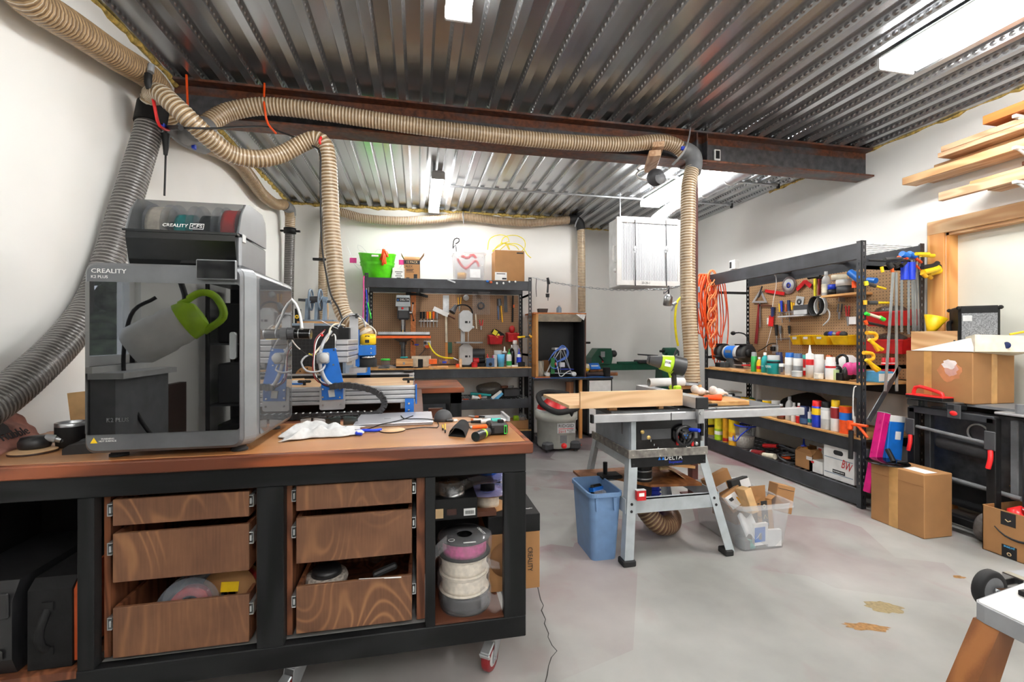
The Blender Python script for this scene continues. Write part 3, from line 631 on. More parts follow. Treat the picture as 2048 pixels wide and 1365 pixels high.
spool('filament_spool','clear empty-looking spool with spokes behind the red filament in bottom left drawer',(-.735,1.95,.385),.098,.062,'spool_clear','filament_black',.050,(82,0,5))
s=spool('filament_spool','brown cardboard spool with yellow label in the bottom left drawer',(-.655,1.85,.37),.098,.062,'card','filament_red',.09,(76,0,-6))
s.part('label',MB('yellow').b2((-.025,.012,.0662),(.035,.045,.0668)))
m=MB(mat('bristle',(176,166,156),.95,0,.3,80,.6));cc=(-.335,1.82,.40);m.lathe([(.02,-.02),(.072,-.02),(.076,0),(.070,.016),(.02,.016)],cc,seg=40);c=solo('cup_brush','round wire-edged brush disc lying in the bottom right drawer','brush',m)
m=MB('black_plastic');m.lathe([(.012,.014),(.055,.016),(.050,.036),(.03,.04),(.012,.04)],cc,seg=32);child(c,'hub',m)
m=MB('paper');m.M=at((-.125,1.80,.375),-32,0,-6);m.box((0,0,0),(.15,.20,.004));solo('leaflet','white printed leaflet leaning in the bottom right drawer','paper',m)
m=MB('bag_smoke');m.grid(lambda a,b:(-.27+.14*a,1.86+.14*b,.435+.02*math.sin(6*a+3*b)+.03*b),8,8);solo('plastic_bag','crumpled clear bag in the bottom right drawer beside the leaflet','bag',m)
m=MB('black_plastic');m.M=at((-.12,1.765,.432),0,-14,12);m.box((0,0,0),(.09,.03,.02),.006);solo('marker_case','small black plastic clip on the leaflet in the drawer','clip',m)
cx,cy=.185,1.815
bz=.2465
def bagged(label,z,flange,fil,R=.098,seed=1,rf=None):
 s=spool('filament_spool',label,(cx+rnd.uniform(-.004,.004),cy,z),R,.066,flange,fil,rf or R*.9,group='bagged filament spools under the bench')
 q=random.Random(seed);k=[q.uniform(0,6)for _ in range(4)]
 m=MB('bag');m.lathe([(.02,-.0008 if z>.3 else .0),(R*1.03,.0),(R*1.06,.02),(R*1.03,.034),(R*1.07,.05),(R*1.03,.066),(.03,.0672)],seg=36,caps=False)
 m.v=[(x*(1+.022*math.sin(5*math.atan2(y,x)+k[0])+.012*math.sin(13*math.atan2(y,x)+k[1])),y*(1+.022*math.sin(5*math.atan2(y,x)+k[0])),zz)for x,y,zz in m.v]
 return s,m
s,m=bagged('black filament spool in clear bag, bottom of the stack under the bench',bz,'black','filament_black',seed=1)
m.grid(lambda a,b:(.05+.10*a,-.085-.018*math.sin(4*b)-.015*a,.004+.085*b*(1-.35*a)+.012*math.sin(9*a)),7,7);s.part('bag',m)
s,m=bagged('white filament spool in clear bag, second from the bottom of the stack',bz+.068,'filament_white','filament_white',seed=2);s.part('bag',m)
s,m=bagged('white filament spool in clear bag, right below the pink one',bz+.136,'filament_white','filament_white',seed=3)
m.grid(lambda a,b:(.06+.07*a,-.075-.01*math.sin(5*b),.03+.045*b*(1-.5*a)-.01*a),6,6);s.part('bag',m)
s,m=bagged('pink filament spool with black flanges, top of the stack under the bench',bz+.206,'black','filament_pink',.102,4,.086)
m.grid(lambda a,b:(-.075-.07*a,-.075-.01*a,.05+.045*b-.055*a+.006*math.sin(8*b)),7,6);s.part('bag',m)
s.text('CREALITY',.016,'white',Matrix.Translation(V((.068,.015,.0685)))@rot(0,0,-75));s.part('print_bars',MB('white').b2((-.012,-.083,.0664),(.036,-.073,.0668)));s.part('print_ring',MB('white').lathe([(.010,.0663),(.013,.0663),(.013,.0668),(.010,.0668)],(-.055,-.045,0),seg=20,caps=False))
m=MB('black');m.b2((.066,1.80,.585),(.232,2.02,.668),.002);c=solo('printed_box','flat black printed carton with white barcode label in right bay of bench','box',m)
m2=MB('brown');m2.b2((.0635,1.86,.565),(.3195,1.90,.5845));t.part('cleat',m2)
child(c,'barcode_label',MB('paper').b2((.178,1.7985,.598),(.224,1.7998,.626)));m=MB('ink')
for i in range(14):m.b2((.184+i*.0025,1.7975,.604),(.184+i*.0025+.0012,1.7984,.618))
child(c,'barcode',m);child(c,'side_label',MB('card_in').b2((.068,1.7985,.595),(.098,1.7998,.632)));child(c,'window',MB(mat('film_window',(60,26,18),.2)).b2((.112,1.7985,.604),(.150,1.7998,.628)))
m=MB('foil');m.lathe([(.0,0),(.055,0),(.052,.006),(.052,.05),(.0,.052)],(.135,1.86,.669),seg=32);solo('metal_roll','shiny silver roll lying on the black carton under the bench','roll',m)
m=MB('bag_smoke');m.grid(lambda a,b:(.066+.24*a,1.75+.18*b,.79-.035-.085*math.sin(PI*b)*(1-.55*a*a)-.012*math.sin(7*a)),14,10);solo('hanging_bag','dark glossy plastic bag sagging under the bench top at right','bag',m)
m=MB('card');m.b2((.285,1.86,.2465),(.505,2.16,.485),.002);m.use('black');m.b2((.284,1.859,.486),(.506,2.161,.560),.002)
c=solo('printer_carton','brown carton with black lid sticking out of the right end of the bench','box',m)
o=lettering('CREALITY',.030,'ink',Matrix.Translation(V((.462,1.8595,.37)))@FRONT@rot(0,0,-90),c.location,.10);o.parent=c
child(c,'printed_disc',MB('card_dark').lathe([(0,0),(.075,0),(.075,.0008)],(.365,1.8585,.38),'y',30))
o=lettering('CREALITY',.012,'white',Matrix.Translation(V((.462,1.92,.5606))),c.location);o.parent=c
for i,(z,fl,fi,lb)in enumerate(((.5605,'card','filament_white','cardboard spool of white filament standing on the lidded carton'),(.630,'spool_violet',None,'empty clear violet spool on the white filament spool'),(.700,'spool_violet','blue','clear violet spool with blue filament, topmost on the lidded carton'))):
 spool('filament_spool',lb,(.302,1.99,z),.085 if i==0 else .098,.066,fl,fi,.05 if i==0 else .04)
# enclosed printer on the bench
PF=1.705;px0,px1=-1.047,-.555;pz0,pz1=BT+.022,1.545;PB=2.21
t=T('printer','large grey enclosed 3D printer with dark glass door on the workbench','printer',((px0+px1)/2,1.95,BT))
m=MB('printer_grey');cx,cz,w,h=(px0+px1)/2,(pz0+pz1)/2,px1-px0,pz1-pz0
R1=m.rrect(w-.030,h,.03);R0=m.rrect(w-.046,h-.018,.026)
def ring(poly,y,dx=0,dz=0):return[(cx-.015+a+dx,y,cz+b+dz)for a,b in poly]
m.ring([list(reversed(ring(R0,PF))),list(reversed(ring(R1,PF+.008))),list(reversed(ring(R1,PF+.02)))],smooth=False)
m.use('printer_edge');body=m.rrect(w,h,.034)
m.ring([[(cx-.015+a,PF+.02,cz+b)for a,b in reversed(R1)],[(cx+a,PF+.045,cz+b)for a,b in reversed(body)],[(cx+a,PB,cz+b)for a,b in reversed(body)]],smooth=False)
t.part('body',m)
q=lambda u,v:P(u,v,Y=PF);a,b=q(173,880),q(476,557)
dx0,dx1,dz0,dz1=a.x,b.x+.006,pz0+.062,pz1-.063
d=t.part('door',MB('door_glass').prism([(x+(dx0+dx1)/2,z+(dz0+dz1)/2)for x,z in m.rrect(dx1-dx0,dz1-dz0,.008)],PF-.006,PF+.004,'xz'),None,'dark mirror-like glass door')
t.part('handle',MB('printer_edge').prism([(x+dx1-.018,z+1.275)for x,z in m.rrect(.017,.092,.008)],PF-.016,PF-.006,'xz'),d)
t.text('K2 PLUS',.019,mat('faint',(82,82,84),.4),tf((dx0+.090,PF-.0065,dz0+.045)),d,.062)
t.text('CREALITY',.020,'white',tf((px0+.069,PF-.0005,pz1-.028)),None,.098);t.text('K2 PLUS',.013,'white',tf((px0+.043,PF-.0005,pz1-.047)),None,.046)
wm=MB('yellow');wm.prism([(-.010,0),(.010,0),(0,.018)],0,.001,'xz');wm.v=[(x+px0+.028,y+PF-.0015,z+pz0+.034)for x,y,z in wm.v];t.part('warning_mark',wm);t.text('WARNING\nHOT SURFACE',.0075,'white',tf((px0+.066,PF-.0005,pz0+.043)))
m=MB('side_glass');m.prism([(x+1.985,z+cz)for x,z in m.rrect(.415,h-.055,.012)],px1-.002,px1+.003,'yz');t.part('side_panel',m,None,'glossy tinted side pane')
m=MB('printer_edge');m.b2((px0-.006,1.95,1.08),(px0,1.98,1.14));t.part('side_knob',m)
for x in(px0+.065,px1-.06):
 for y in(PF+.06,PB-.06):t.part('foot',MB('rubber').lathe([(.0,0),(.027,0),(.027,.008),(.022,.010),(.022,.018),(.026,.023),(0,.023)],(x,y,BT),seg=20))
a,b=P(392,557,Y=PF-.02),P(473,515,Y=PF-.02)
m=MB('printer_edge');m.b2((a.x,PF-.022,pz1-.050),(b.x,PF-.010,pz1+.017),.003);s=t.part('screen_housing',m)
t.part('screen',MB('screen').b2((a.x+.004,PF-.0235,pz1-.046),(b.x-.004,PF-.0215,pz1+.013)),s)
t.part('screen_stem',MB('charcoal').b2((a.x+.03,PF-.012,pz1-.02),(b.x-.03,PF+.03,pz1+.008)),s)
t.part('top_plate',MB('white').b2((-.83,PF+.05,pz1-.001),(-.70,PF+.09,pz1+.006)))
cy0,cy1=1.80,2.09;bx0,bx1=-.989,-.626;bz=pz1
t=T('filament_dryer','filament feeder box with smoky lid and four spools on top of the printer','filament box',((bx0+bx1)/2,1.945,bz))
m=MB('printer_edge');m.b2((bx0,cy0+.012,bz+.012),(bx1,cy1,bz+.128),.008);m.use('black_gloss');m.prism([(cy0+.0135,bz+.012),(cy0+.004,bz+.03),(cy0-.012,bz+.100),(cy0-.012,bz+.122),(cy0+.0135,bz+.122)],bx0+.012,bx1-.012,'yz');t.part('base',m)
t.part('hinge_strip',MB('black_gloss').b2((bx0+.004,cy0-.016,bz+.122),(bx1-.003,cy0+.03,bz+.130)))
for x in(bx0+.05,bx1-.05):
 for y in(cy0+.05,cy1-.05):t.part('foot',MB('rubber').cyl((x,y,bz),(x,y,bz+.012),.014))
sec=[(cy0-.008,bz+.131),(cy0+.02,bz+.205),(cy0+.06,bz+.252),(cy0+.10,bz+.262),(cy1-.05,bz+.262),(cy1-.01,bz+.235),(cy1,bz+.190),(cy1,bz+.131)]
m=MB('lid_smoke');m.add([(x,y,z)for x in(bx0+.012,bx1-.004)for y,z in sec],[(i,i+1,len(sec)+i+1,len(sec)+i)for i in range(len(sec)-1)],False);ld=t.part('lid',m)
for x in(bx1-.004,bx0+.012):t.part('end_cheek',MB('printer_edge').prism(sec,x-.004,x+.004,'yz'),ld)
t.part('latch',MB('light_grey').b2((bx1-.001,cy0+.02,bz+.105),(bx1+.004,cy0+.05,bz+.135),.002))
t.text('CREALITY',.018,'white',tf((bx0+.158,cy0-.0025,bz+.150))@rot(-20,0,0),ld,.078);t.text('CFS',.018,'white',tf((bx0+.226,cy0-.0025,bz+.150))@rot(-20,0,0),ld,.034)
m=MB('white')
for z_ in(.139,.160):m.M=tf((bx0+.226,cy0-.0025,bz+.150))@rot(-20,0,0);m.b2((-.022,z_-.151,0),(.022,z_-.149,.0005))
for x_ in(-.022,.0205):m.b2((x_,-.012,0),(x_+.0015,.010,.0005))
t.part('logo_frame',m,ld)
for i,(fl,lb)in enumerate((('filament_white','white'),('filament_teal','teal'),('filament_black','black'),('filament_red','red'))):
 x=bx0+.062+i*.081
 s=spool('filament_spool','%s filament spool under the smoky lid on the printer'%lb,(x,1.935,bz+.160),.094,.060,'spool_clear',fl,.06+.024*(i in(0,3)),(0,90,0))
 s.o.location.x-=.03
# small things on the bench top
def bp(u,v,z=BT):return P(u,v,Z=z)
m=MB('stone');q=random.Random(3);M_=at((-1.385,1.90,BT+.004),-32,0,98)
m.M=M_
m.grid(lambda a,b:(-.17+.37*a-.075*max(0,b-.55)*(a>.5)-.05*b*(a-.5),-.004*math.sin(9*a+5*b)-.004*math.sin(21*b+7*a),.185*b*(1+.05*math.sin(5*a))+.004*math.sin(17*a)),26,18,thick=.05)
c=solo('stone','reddish engraved memorial stone leaning at the left end of the bench','stone',m)
o=lettering('Hubble',.046,'engraved',M_@tf((.055,-.011,.050)),c.location,.14,dep=.0012);o.parent=c
m=MB('engraved');m.M=M_;m.prism([(a+.065,b)for a,b in((-.075,.06),(-.02,.06),(-.015,.085),(-.028,.105),(-.014,.12),(-.03,.138),(-.058,.136),(-.072,.118),(-.064,.10),(-.08,.08))],-.013,-.004,'xz');child(c,'engraved_shape',m)
def disc_wood(label,c,r,h,tilt=0):
 m=MB('pine');m.lathe([(0,0),(r,0),(r*1.01,h*.5),(r,h),(r*.96,h)],seg=36,caps=False);m.use('birch');m.lathe([(r*.965,h),(r*.5,h+.0002),(.0001,h+.0002)],seg=36,caps=False);m.use('dark_brown');m.lathe([(r*1.001,.001),(r*1.02,h*.5),(r*1.001,h-.001)],seg=36,caps=False)
 m.v=[(x*(1+.03*math.sin(3*math.atan2(y,x))),y,z)for x,y,z in m.v]
 return solo('wood_slice',label,'coaster',m,loc=c)
disc_wood('round wood slice with bark edge under the black cup at left',bp(66,907),.062,.010)
p=bp(70,902);z=BT+.0112
m=MB('black_plastic');m.lathe([(0,0),(.040,0),(.043,.008),(.043,.022),(.036,.038),(0,.040)],(p.x,p.y,z),seg=32);c=solo('palm_sander','small round black power sander with hose on the wood slice','sander',m)
m=MB('grey_plastic');m.cyl((p.x+.03,p.y,z+.034),(p.x+.055,p.y+.01,z+.026),.012,.014);m.use('steel');m.cyl((p.x+.055,p.y+.01,z+.026),(p.x+.07,p.y+.014,z+.02),.011);child(c,'nozzle',m)
m=MB('charcoal');m.tube([(p.x+.07,p.y+.014,z+.020),(p.x+.10,p.y+.035,z+.008),(p.x+.16,p.y+.06,z+.003),(p.x+.24,p.y+.12,z+.003)],.0125,12);child(c,'hose',m)
p=V((-1.235,1.95,BT));m=MB('black');m.lathe([(0,0),(.035,0),(.043,.008),(.046,.05),(.046,.078)],p,seg=32,caps=False);m.use('steel');m.lathe([(.0462,.076),(.0462,.088),(.043,.09),(.041,.088),(.038,.03)],p,seg=32,caps=False);solo('tumbler','black tumbler with bright steel rim beside the printer','cup',m)
m=MB('black_plastic');m.M=at((-1.125,1.84,BT),0,0,5);m.prism([(-.05,0),(.05,0),(.05,.022),(.04,.034),(-.03,.034),(-.05,.020)],-.03,.03,'xz');solo('black_case','small dark angular case in front of the tumbler','case',m)
m=MB('tan');m.M=at((-1.31,2.12,BT),0,-6,0);m.b2((-.03,0,.0),(.05,.02,.18));solo('wood_offcut','pale wood offcut standing behind the tumbler','wood block',m)
q=random.Random(5)
def cloth(cx,cy,w,d,H,seed,rz,z=BT,mt='cloth_white',n=34,lift=.002):
 q=random.Random(seed);W=[(q.uniform(-9,9),q.uniform(2,10),q.uniform(0,6),q.uniform(.3,1))for _ in range(3)]+[(q.uniform(-16,16),q.uniform(-10,10),q.uniform(0,6),.4)for _ in range(2)]
 def f(a,b):
  x,y=(a-.5),(b-.5);e=max(0,1-(abs(x)*2)**3)*max(0,1-(abs(y)*2)**3)
  h=sum(k[3]*(.5+.5*math.sin(2*(k[0]*x+k[1]*y)+k[2]))**1.6 for k in W)/3.2
  wob=.05*math.sin(11*b+seed)+.03*math.sin(23*b)
  return(w*(x+wob*(abs(x)>.3)),d*(y+.06*math.sin(9*a+seed)),lift+H*h*(e*.9+.08)*(1.15-.6*a))
 m=MB(mt);m.grid(f,n,n,thick=.003);m.M=Matrix();m.v=[tuple(at((cx,cy,z+.003),0,0,rz)@V(p))for p in m.v];return m
p=bp(640,873);m=cloth(p.x+.01,p.y+.03,.30,.17,.10,11,14);solo('towel','crumpled white towel on the bench top beside the printer','towel',m)
def glasses(label,c,rz,lensm,s=1.,group=None):
 t=T('safety_glasses',label,'glasses',c,rz,group,w=False)
 for k in(-1,1):
  m=MB(lensm);m.grid(lambda a,b:(k*(.006+.062*a)*s,-.018*(1-(a)**2)*s,(.004+(.044-.012*a)*b)*s),7,5,thick=.0015);t.part('lens',m)
  m=MB('black_plastic');m.tube([(k*.068*s,.002,.030*s),(k*.072*s,.02,.034*s),(k*.070*s,.085,.034*s),(k*.062*s,.12,.018*s)],.0025,6);t.part('temple',m)
 m=MB('black_plastic');m.tube([(-.068*s,.0,.046*s),(-.03*s,-.014,.050*s),(0,-.018,.048*s),(.03*s,-.014,.050*s),(.068*s,0,.046*s)],.0025,6);t.part('brow_bar',m);return t
glasses('dark safety glasses upside down between towel and laptop',V((-.335,2.165,BT+.001)),8,'lens')
glasses('clear safety glasses behind the towel',V((-.46,2.185,BT+.001)),-6,'bottle_clear',.8)
a,b,c_,d_=bp(706,857),bp(867,852),bp(866,829),bp(719,834)
t=T('laptop','closed silver laptop lying on the bench top','laptop',V(((a.x+c_.x)/2,(a.y+c_.y)/2,BT)))
x0,x1,y0,y1=a.x,b.x,a.y+.005,d_.y
m=MB('silver');m.b2((x0+.004,y0+.003,BT+.0),(x1-.004,y1-.003,BT+.009),.003);t.part('base',m)
t.part('lid',MB('silver').b2((x0,y0,BT+.0095),(x1,y1,BT+.0155),.002));t.part('lid_mark',MB('mid_grey').b2(((x0+x1)/2-.05,y0+.115,BT+.0155),((x0+x1)/2-.02,y0+.125,BT+.0158)))
m=MB('black');zt=BT+.018
m.tube([bp(720,862,BT+.003),bp(745,856,BT+.003),bp(760,850,zt),bp(800,841,zt),bp(826,832,zt)],.0022,6);solo('cable','thin black cable running across the laptop lid','cable',m)
m=MB('black');m.tube([bp(802,832,zt),bp(810,838,zt),bp(840,838,zt),bp(866,840,zt),bp(876,846,BT+.004),bp(874,856,BT+.003),bp(850,855,BT+.003),bp(812,859,BT+.003)],.0022,6);solo('cable','black mouse cable looping off the right edge of the laptop','cable',m)
p=bp(886,843);m=MB('charcoal');m.sph((0,0,.0),(.040,.052,.052),20,12,sq=.85);m.v=[(x*(1+.25*(y>0)*y/.05),y,max(0,z))for x,y,z in m.v];c=solo('mouse','dark grey ergonomic mouse beside the laptop','mouse',m,loc=(p.x,p.y+.02,BT),rz=-20)
p=bp(785,862);m=MB('birch');m.lathe([(0,0),(.052,0),(.053,.002),(.052,.005),(0,.0052)],seg=40);c=solo('coaster','round birch coaster with dark rim in front of the laptop','coaster',m,loc=(p.x,p.y,BT))
mm=MB('dark_brown').lathe([(.0531,.0),(.0545,.002),(.0535,.0048)],seg=40,caps=False);k=bpy.data.objects.new('rim',mm.mesh('rim'));COL.objects.link(k);k.parent=c
t=T('pliers','flush cutters with blue grips in front of the towel','pliers',bp(715,863));a,b,c_=bp(708,861),bp(762,863),bp(724,873)
t.part('jaws',MB('steel').tube([bp(696,864,BT+.006),bp(704,862,BT+.008),bp(714,863,BT+.008)],lambda q:.003+.005*q,8))
t.part('grip',MB('royal').tube([bp(714,863,BT+.008),bp(728,861,BT+.010),bp(745,862,BT+.009),b+V((0,0,.007))],.0065,8));t.part('grip',MB('royal').tube([bp(711,864,BT+.008),bp(715,869,BT+.009),c_+V((0,0,.008))],.0065,8))
for u0,v0,u1,v1,lb in((885,851,886,860,'short yellow pencil stub, left of the pair beside the pouch'),(890,849,890.5,865,'longer yellow pencil stub, right of the pair beside the pouch')):
 a,b=bp(u0,v0,BT+.004),bp(u1,v1,BT+.004);m=MB('yellow');m.cyl(a,a.lerp(b,.78),.0038,seg=6);m.use('ink');m.cyl(a.lerp(b,.78),b,.0040,.003,6);solo('pencil',lb,'pencil',m,'pencil stubs on the bench')
a,b=bp(896,874),bp(935,876)
m=MB('cloth_black');L_=[(896,873),(904,875),(931,876),(938,860),(936,852),(916,851)]
base=[bp(u,v)for u,v in((897,873),(931,876),(939,855),(915,852))];top=[p_+V((0,0,.030))for p_ in(bp(905,871),bp(928,872),bp(935,857),bp(916,854))]
m.grid(lambda s_,t_:(base[0].lerp(base[1],s_)).lerp(base[3].lerp(base[2],s_),t_)+V((0,0,.004+.034*(math.sin(PI*s_)**.4 if 0<s_<1 else 0)*(.9+.1*math.sin(5*t_)))),12,10)
m.quad([base[0],base[1],base[1]+V((0,0,.004)),base[0]+V((0,0,.004))]);m.slab([b_+V((0,0,.003))for b_ in base],.003);solo('pouch','black fabric pouch on the front right of the bench','pouch',m)
a,b=bp(951,874,BT+.019),bp(996,856,BT+.014)
t=T('flashlight','black flashlight with lime green rings on the bench','flashlight',V((a.x,a.y,BT)));d=(b-a)
t.part('head',MB('black_plastic').tube([a,a.lerp(b,.10),a.lerp(b,.28)],.0185,18,step=.01));t.part('lens',MB('lens').cyl(a-d.normalized()*.001,a+d.normalized()*.002,.015));t.part('collar',MB('lime').cyl(a.lerp(b,.28),a.lerp(b,.34),.0187));t.part('barrel',MB('charcoal').cyl(a.lerp(b,.34),a.lerp(b,.80),.0145));t.part('tail',MB('lime').cyl(a.lerp(b,.80),b,.0145,.013));t.part('switch',MB('black').sph(a.lerp(b,.6)+V((0,0,.0145)),.005))
p=bp(999,871);t=T('laser_level','black laser level with green window on the bench corner','level',p)
m=MB('black_plastic');m.b2((p.x-.040,p.y-.004,BT+.001),(p.x+.036,p.y+.055,BT+.048),.008);t.part('body',m);t.part('window_frame',MB('neon').b2((p.x+.018,p.y-.007,BT+.006),(p.x+.030,p.y-.003,BT+.040)));t.part('window',MB('screen').b2((p.x+.0205,p.y-.0078,BT+.010),(p.x+.0275,p.y-.0068,BT+.036)))
m=MB('black');m.b2((p.x-.004,p.y+.01,BT+.047),(p.x+.020,p.y+.03,BT+.060),.002);t.part('bracket',m);t.part('side_button',MB('black').b2((p.x-.034,p.y-.007,BT+.006),(p.x-.022,p.y-.003,BT+.034),.003))
def stick(name,label,cat,segs,group=None):
 """a tool laid along a line: (u,v,z,r,material) stations"""
 t=T(name,label,cat,bp(segs[0][0],segs[0][1]),group=group);k=0
 for s0,s1 in zip(segs,segs[1:]):
  t.part(s0[5],MB(s0[4]).cyl(bp(s0[0],s0[1],BT+s0[2]),bp(s1[0],s1[1],BT+s1[2]),s0[3],s0[6]if len(s0)>6 else s0[3],12))
 return t
stick('pliers','pliers with orange handle lying behind the flashlight','pliers',[(940,856,.008,.005,'steel','jaws',.007),(944,855,.009,.008,'orange','grip',.009),(973,853,.009,0,'','')])
stick('awl','awl with white and green handle on the right of the bench','screwdriver',[(918,845,.006,.002,'dark_steel','shaft',.003),(942,844.5,.007,.0055,'black','ferrule',.007),(962,844,.009,.010,'white','handle',.013),(982,842.5,.012,.013,'sea','grip',.012),(1000,841.5,.011,.012,'white','butt',.006),(1010,841,.009,0,'','')])
stick('marking_pen','grey pen with copper band at the back right of the bench','pen',[(938,832.5,.006,.004,'grey_plastic','barrel',.005),(950,834,.007,.006,'copper','band'),(958,834.3,.007,.006,'black','grip'),(970,835,.007,.004,'steel','tip',.002),(985,836,.006,0,'','')])
stick('marking_pen','white pen with copper end in front of the grey pen','pen',[(942,839.5,.006,.005,'copper','band'),(947,839.6,.006,.005,'white','barrel'),(964,840,.006,0,'','')])
t=T('combination_square','aluminium speed square lying at back right bench corner','square',bp(1000,838));
t.part('blade',MB('alu').slab([bp(936,833,BT+.005),bp(1018,842,BT+.005),bp(1006,829.5,BT+.005)],.004));t.part('fence',MB('alu').b2((bp(1016,842).x-.004,bp(1016,842).y-.01,BT),(bp(1016,842).x+.008,bp(1006,829.5).y,BT+.018)))
m=MB('black_plastic');p=bp(901,845);m.b2((p.x-.02,p.y,BT),(p.x+.012,p.y+.02,BT+.012),.003);m.use('white');m.b2((p.x+.013,p.y,BT),(p.x+.034,p.y+.02,BT+.012),.004);solo('tape_dispenser','small black and white gadget behind the pouch','gadget',m)
m=MB('charcoal');p=bp(980,851);m.sph((p.x,p.y,BT+.010),(.02,.018,.012));m.v=[(x,y,max(BT,z))for x,y,z in m.v];solo('rubber_knob','round dark knob lying behind the flashlight','knob',m)
# tables behind the bench
def table(label,x0,x1,y0,y1,z,top,name='work_table'):
 t=T(name,label,'table',((x0+x1)/2,(y0+y1)/2,0));t.part('tabletop',MB(top).b2((x0,y0,z-.042),(x1,y1,z),.003))
 for a,b in(((x0+.02,y0+.02,z-.13),(x1-.02,y0+.06,z-.043)),((x0+.02,y1-.06,z-.13),(x1-.02,y1-.02,z-.043)),((x1-.06,y0+.06,z-.13),(x1-.02,y1-.06,z-.043))):t.part('apron',MB('black_wood').b2(a,b))
 for x in(x0+.02,x1-.11):
  for y in(y0+.02,y1-.11):t.part('leg',MB('black_wood_z').b2((x,y,0),(x+.09,y+.09,z-.043)))
 return t
table('low brown table with black legs carrying the router machine behind the bench',-1.45,.03,2.335,3.66,.900,'brown')
table('brown topped black table between the router machine and the rear rack',-1.45,.37,3.70,4.40,.900,'bench_edge')
TZ=.9
m=MB('brown');m.M=at((.075,3.40,0),6,0,0);m.b2((0,0,.001),(.10,.012,.80));m.M=Matrix();solo('plank','brown plank leaning beside the router machine table','plank',m)
m=MB('white');m.b2((.20,3.95,.60),(.33,4.05,.70));m.use('black');m.b2((.10,3.72,.56),(.36,4.38,.60));
# gantry router (CNC)
t=T('router_machine','aluminium and blue gantry router machine behind the bench','router machine',(-.5,2.9,TZ))
def extr(m,a,b,d,h,n,ax):
 """grooved aluminium extrusion between corners, n grooves on its long faces"""
 (x0,y0,z0),(x1,y1,z1)=a,b
 m.use('dark_steel');m.b2((x0+(.004 if ax else .012),y0+(.004 if ax!=1 else .012),z0+.002),(x1-(.004 if ax else .012),y1-(.004 if ax!=1 else .012),z1-.002));m.use('alu');k=(z1-z0)/n
 for i in range(n):m.b2((x0,y0,z0+i*k+k*.06),(x1,y1,z0+(i+1)*k-k*.06),.004)
m=MB();extr(m,(-1.30,2.445,.960),(-.012,2.490,1.052),.04,.09,4,0);t.part('front_rail',m)
m=MB();extr(m,(-1.30,3.375,.960),(-.025,3.42,1.052),.04,.09,4,0);m.use('black');m.b2((-1.30,3.366,.985),(-.06,3.374,1.040));t.part('rear_rail',m)
t.part('spoil_board',MB('birch').b2((-1.30,2.492,.985),(-.03,3.364,1.020)))
m=MB('royal');m.use('blue');m.b2((-.012,2.44,.955),(-.004,2.50,1.056));t.part('end_plate',m)
m=MB('blue');m.b2((-.065,2.432,.902),(-.020,2.444,.985));bolt(m.use('chrome'),(-.045,2.432,.96));bolt(m,(-.045,2.432,.925));t.part('foot_bracket',m)
m=MB('blue');m.b2((-1.29,2.45,.901),(-1.22,2.49,.959));m.b2((-1.29,3.38,.901),(-1.22,3.42,.959));m.b2((-.09,3.38,.901),(-.02,3.42,.959));t.part('rail_foot',m)
t.part('end_beam',MB('alu').b2((-.09,2.50,.925),(-.03,3.36,.975)))
q=lambda u,v,y=2.412:P(u,v,Y=y)
def plate(name,mt,uvs,y,th,par=None,lab=None):
 m=MB(mt);m.prism([(q(u,v,y).x,q(u,v,y).z)for u,v in uvs],y,y+th,'xz');return t.part(name,m,par,lab)
cp=plate('carriage_plate','alu',[(639,775),(641,773),(689,773),(690,775),(690,816),(687,819),(642,821),(639,819)],2.424,.010)
gp=plate('gantry_plate','blue',[(640,699),(671,697),(686,765),(686,799),(644,801),(642,765)],2.410,.012)
m=MB('chrome')
for u,v in((646,779),(680,778),(646,795),(680,795),(646,811),(681,810),(645,700),(668,700),(667,730)):bolt(m,q(u,v,2.410),.0055)
t.part('bolt_heads',m)
plate('small_bracket','light_grey',[(656,781),(668,780),(670,794),(658,795)],2.400,.008)
m=MB('grey_plastic');a,b=q(637,727),q(660,705);m.b2((a.x,2.355,a.z),(b.x,2.408,b.z),.006);mo=t.part('stepper_motor',m);c=q(648,716,2.355);t.part('motor_pulley',MB('light_grey').lathe([(0,-.012),(.022,-.012),(.024,-.002),(.024,0),(0,0)],c,'y',24),mo)
a=q(671,697);b=P(700,727,Y=2.8)
m=MB();extr(m,(-.405,2.424,1.175),(-.345,3.36,1.295),0,0,4,1);t.part('gantry_beam',m)
m=MB('blue');m.b2((-.42,3.366,.96),(-.33,3.376,1.31));t.part('gantry_plate',m)
yy=2.83
plate('y_carriage','light_grey',[(693,689),(694,687),(703,687),(705,690),(704,729),(702,731),(694,731),(693,729)],yy-.10,.09)
plate('z_plate','alu',[(699,627),(716,627),(717,706),(699,706)],yy-.02,.014,None,'tall flat aluminium plate')
plate('z_slide','blue',[(711,660),(719,660),(719,733),(711,733)],yy,.05)
plate('z_motor','black',[(677,656),(698,656),(698,690),(677,690)],yy-.08,.06)
plate('z_end_block','light_grey',[(691,655),(699,655),(699,661),(691,661)],yy-.06,.05)
plate('foot_plate','alu',[(699,737),(732,736),(731,746),(698,747)],yy-.05,.09)
c=P(736,680,Y=yy+.03);r=PX(15.5,c);z=lambda v:P(736,v,Y=yy+.03).z
m=MB('yellow');m.lathe([(r*.82,z(690)),(r,z(688)),(r*1.02,z(676)),(r*.9,z(669)),(r*.6,z(668)),(0,z(668))],(c.x,c.y,0),seg=28,caps=False);rm=t.part('trim_router',m)
m=MB('ink');m.b2((c.x-.012,c.y-r*1.06,z(686)),(c.x+.012,c.y-r*.9,z(680)));m.b2((c.x-.012,c.y-r*.97,z(674)),(c.x+.014,c.y-r*.8,z(672)));t.part('badge',m,rm)
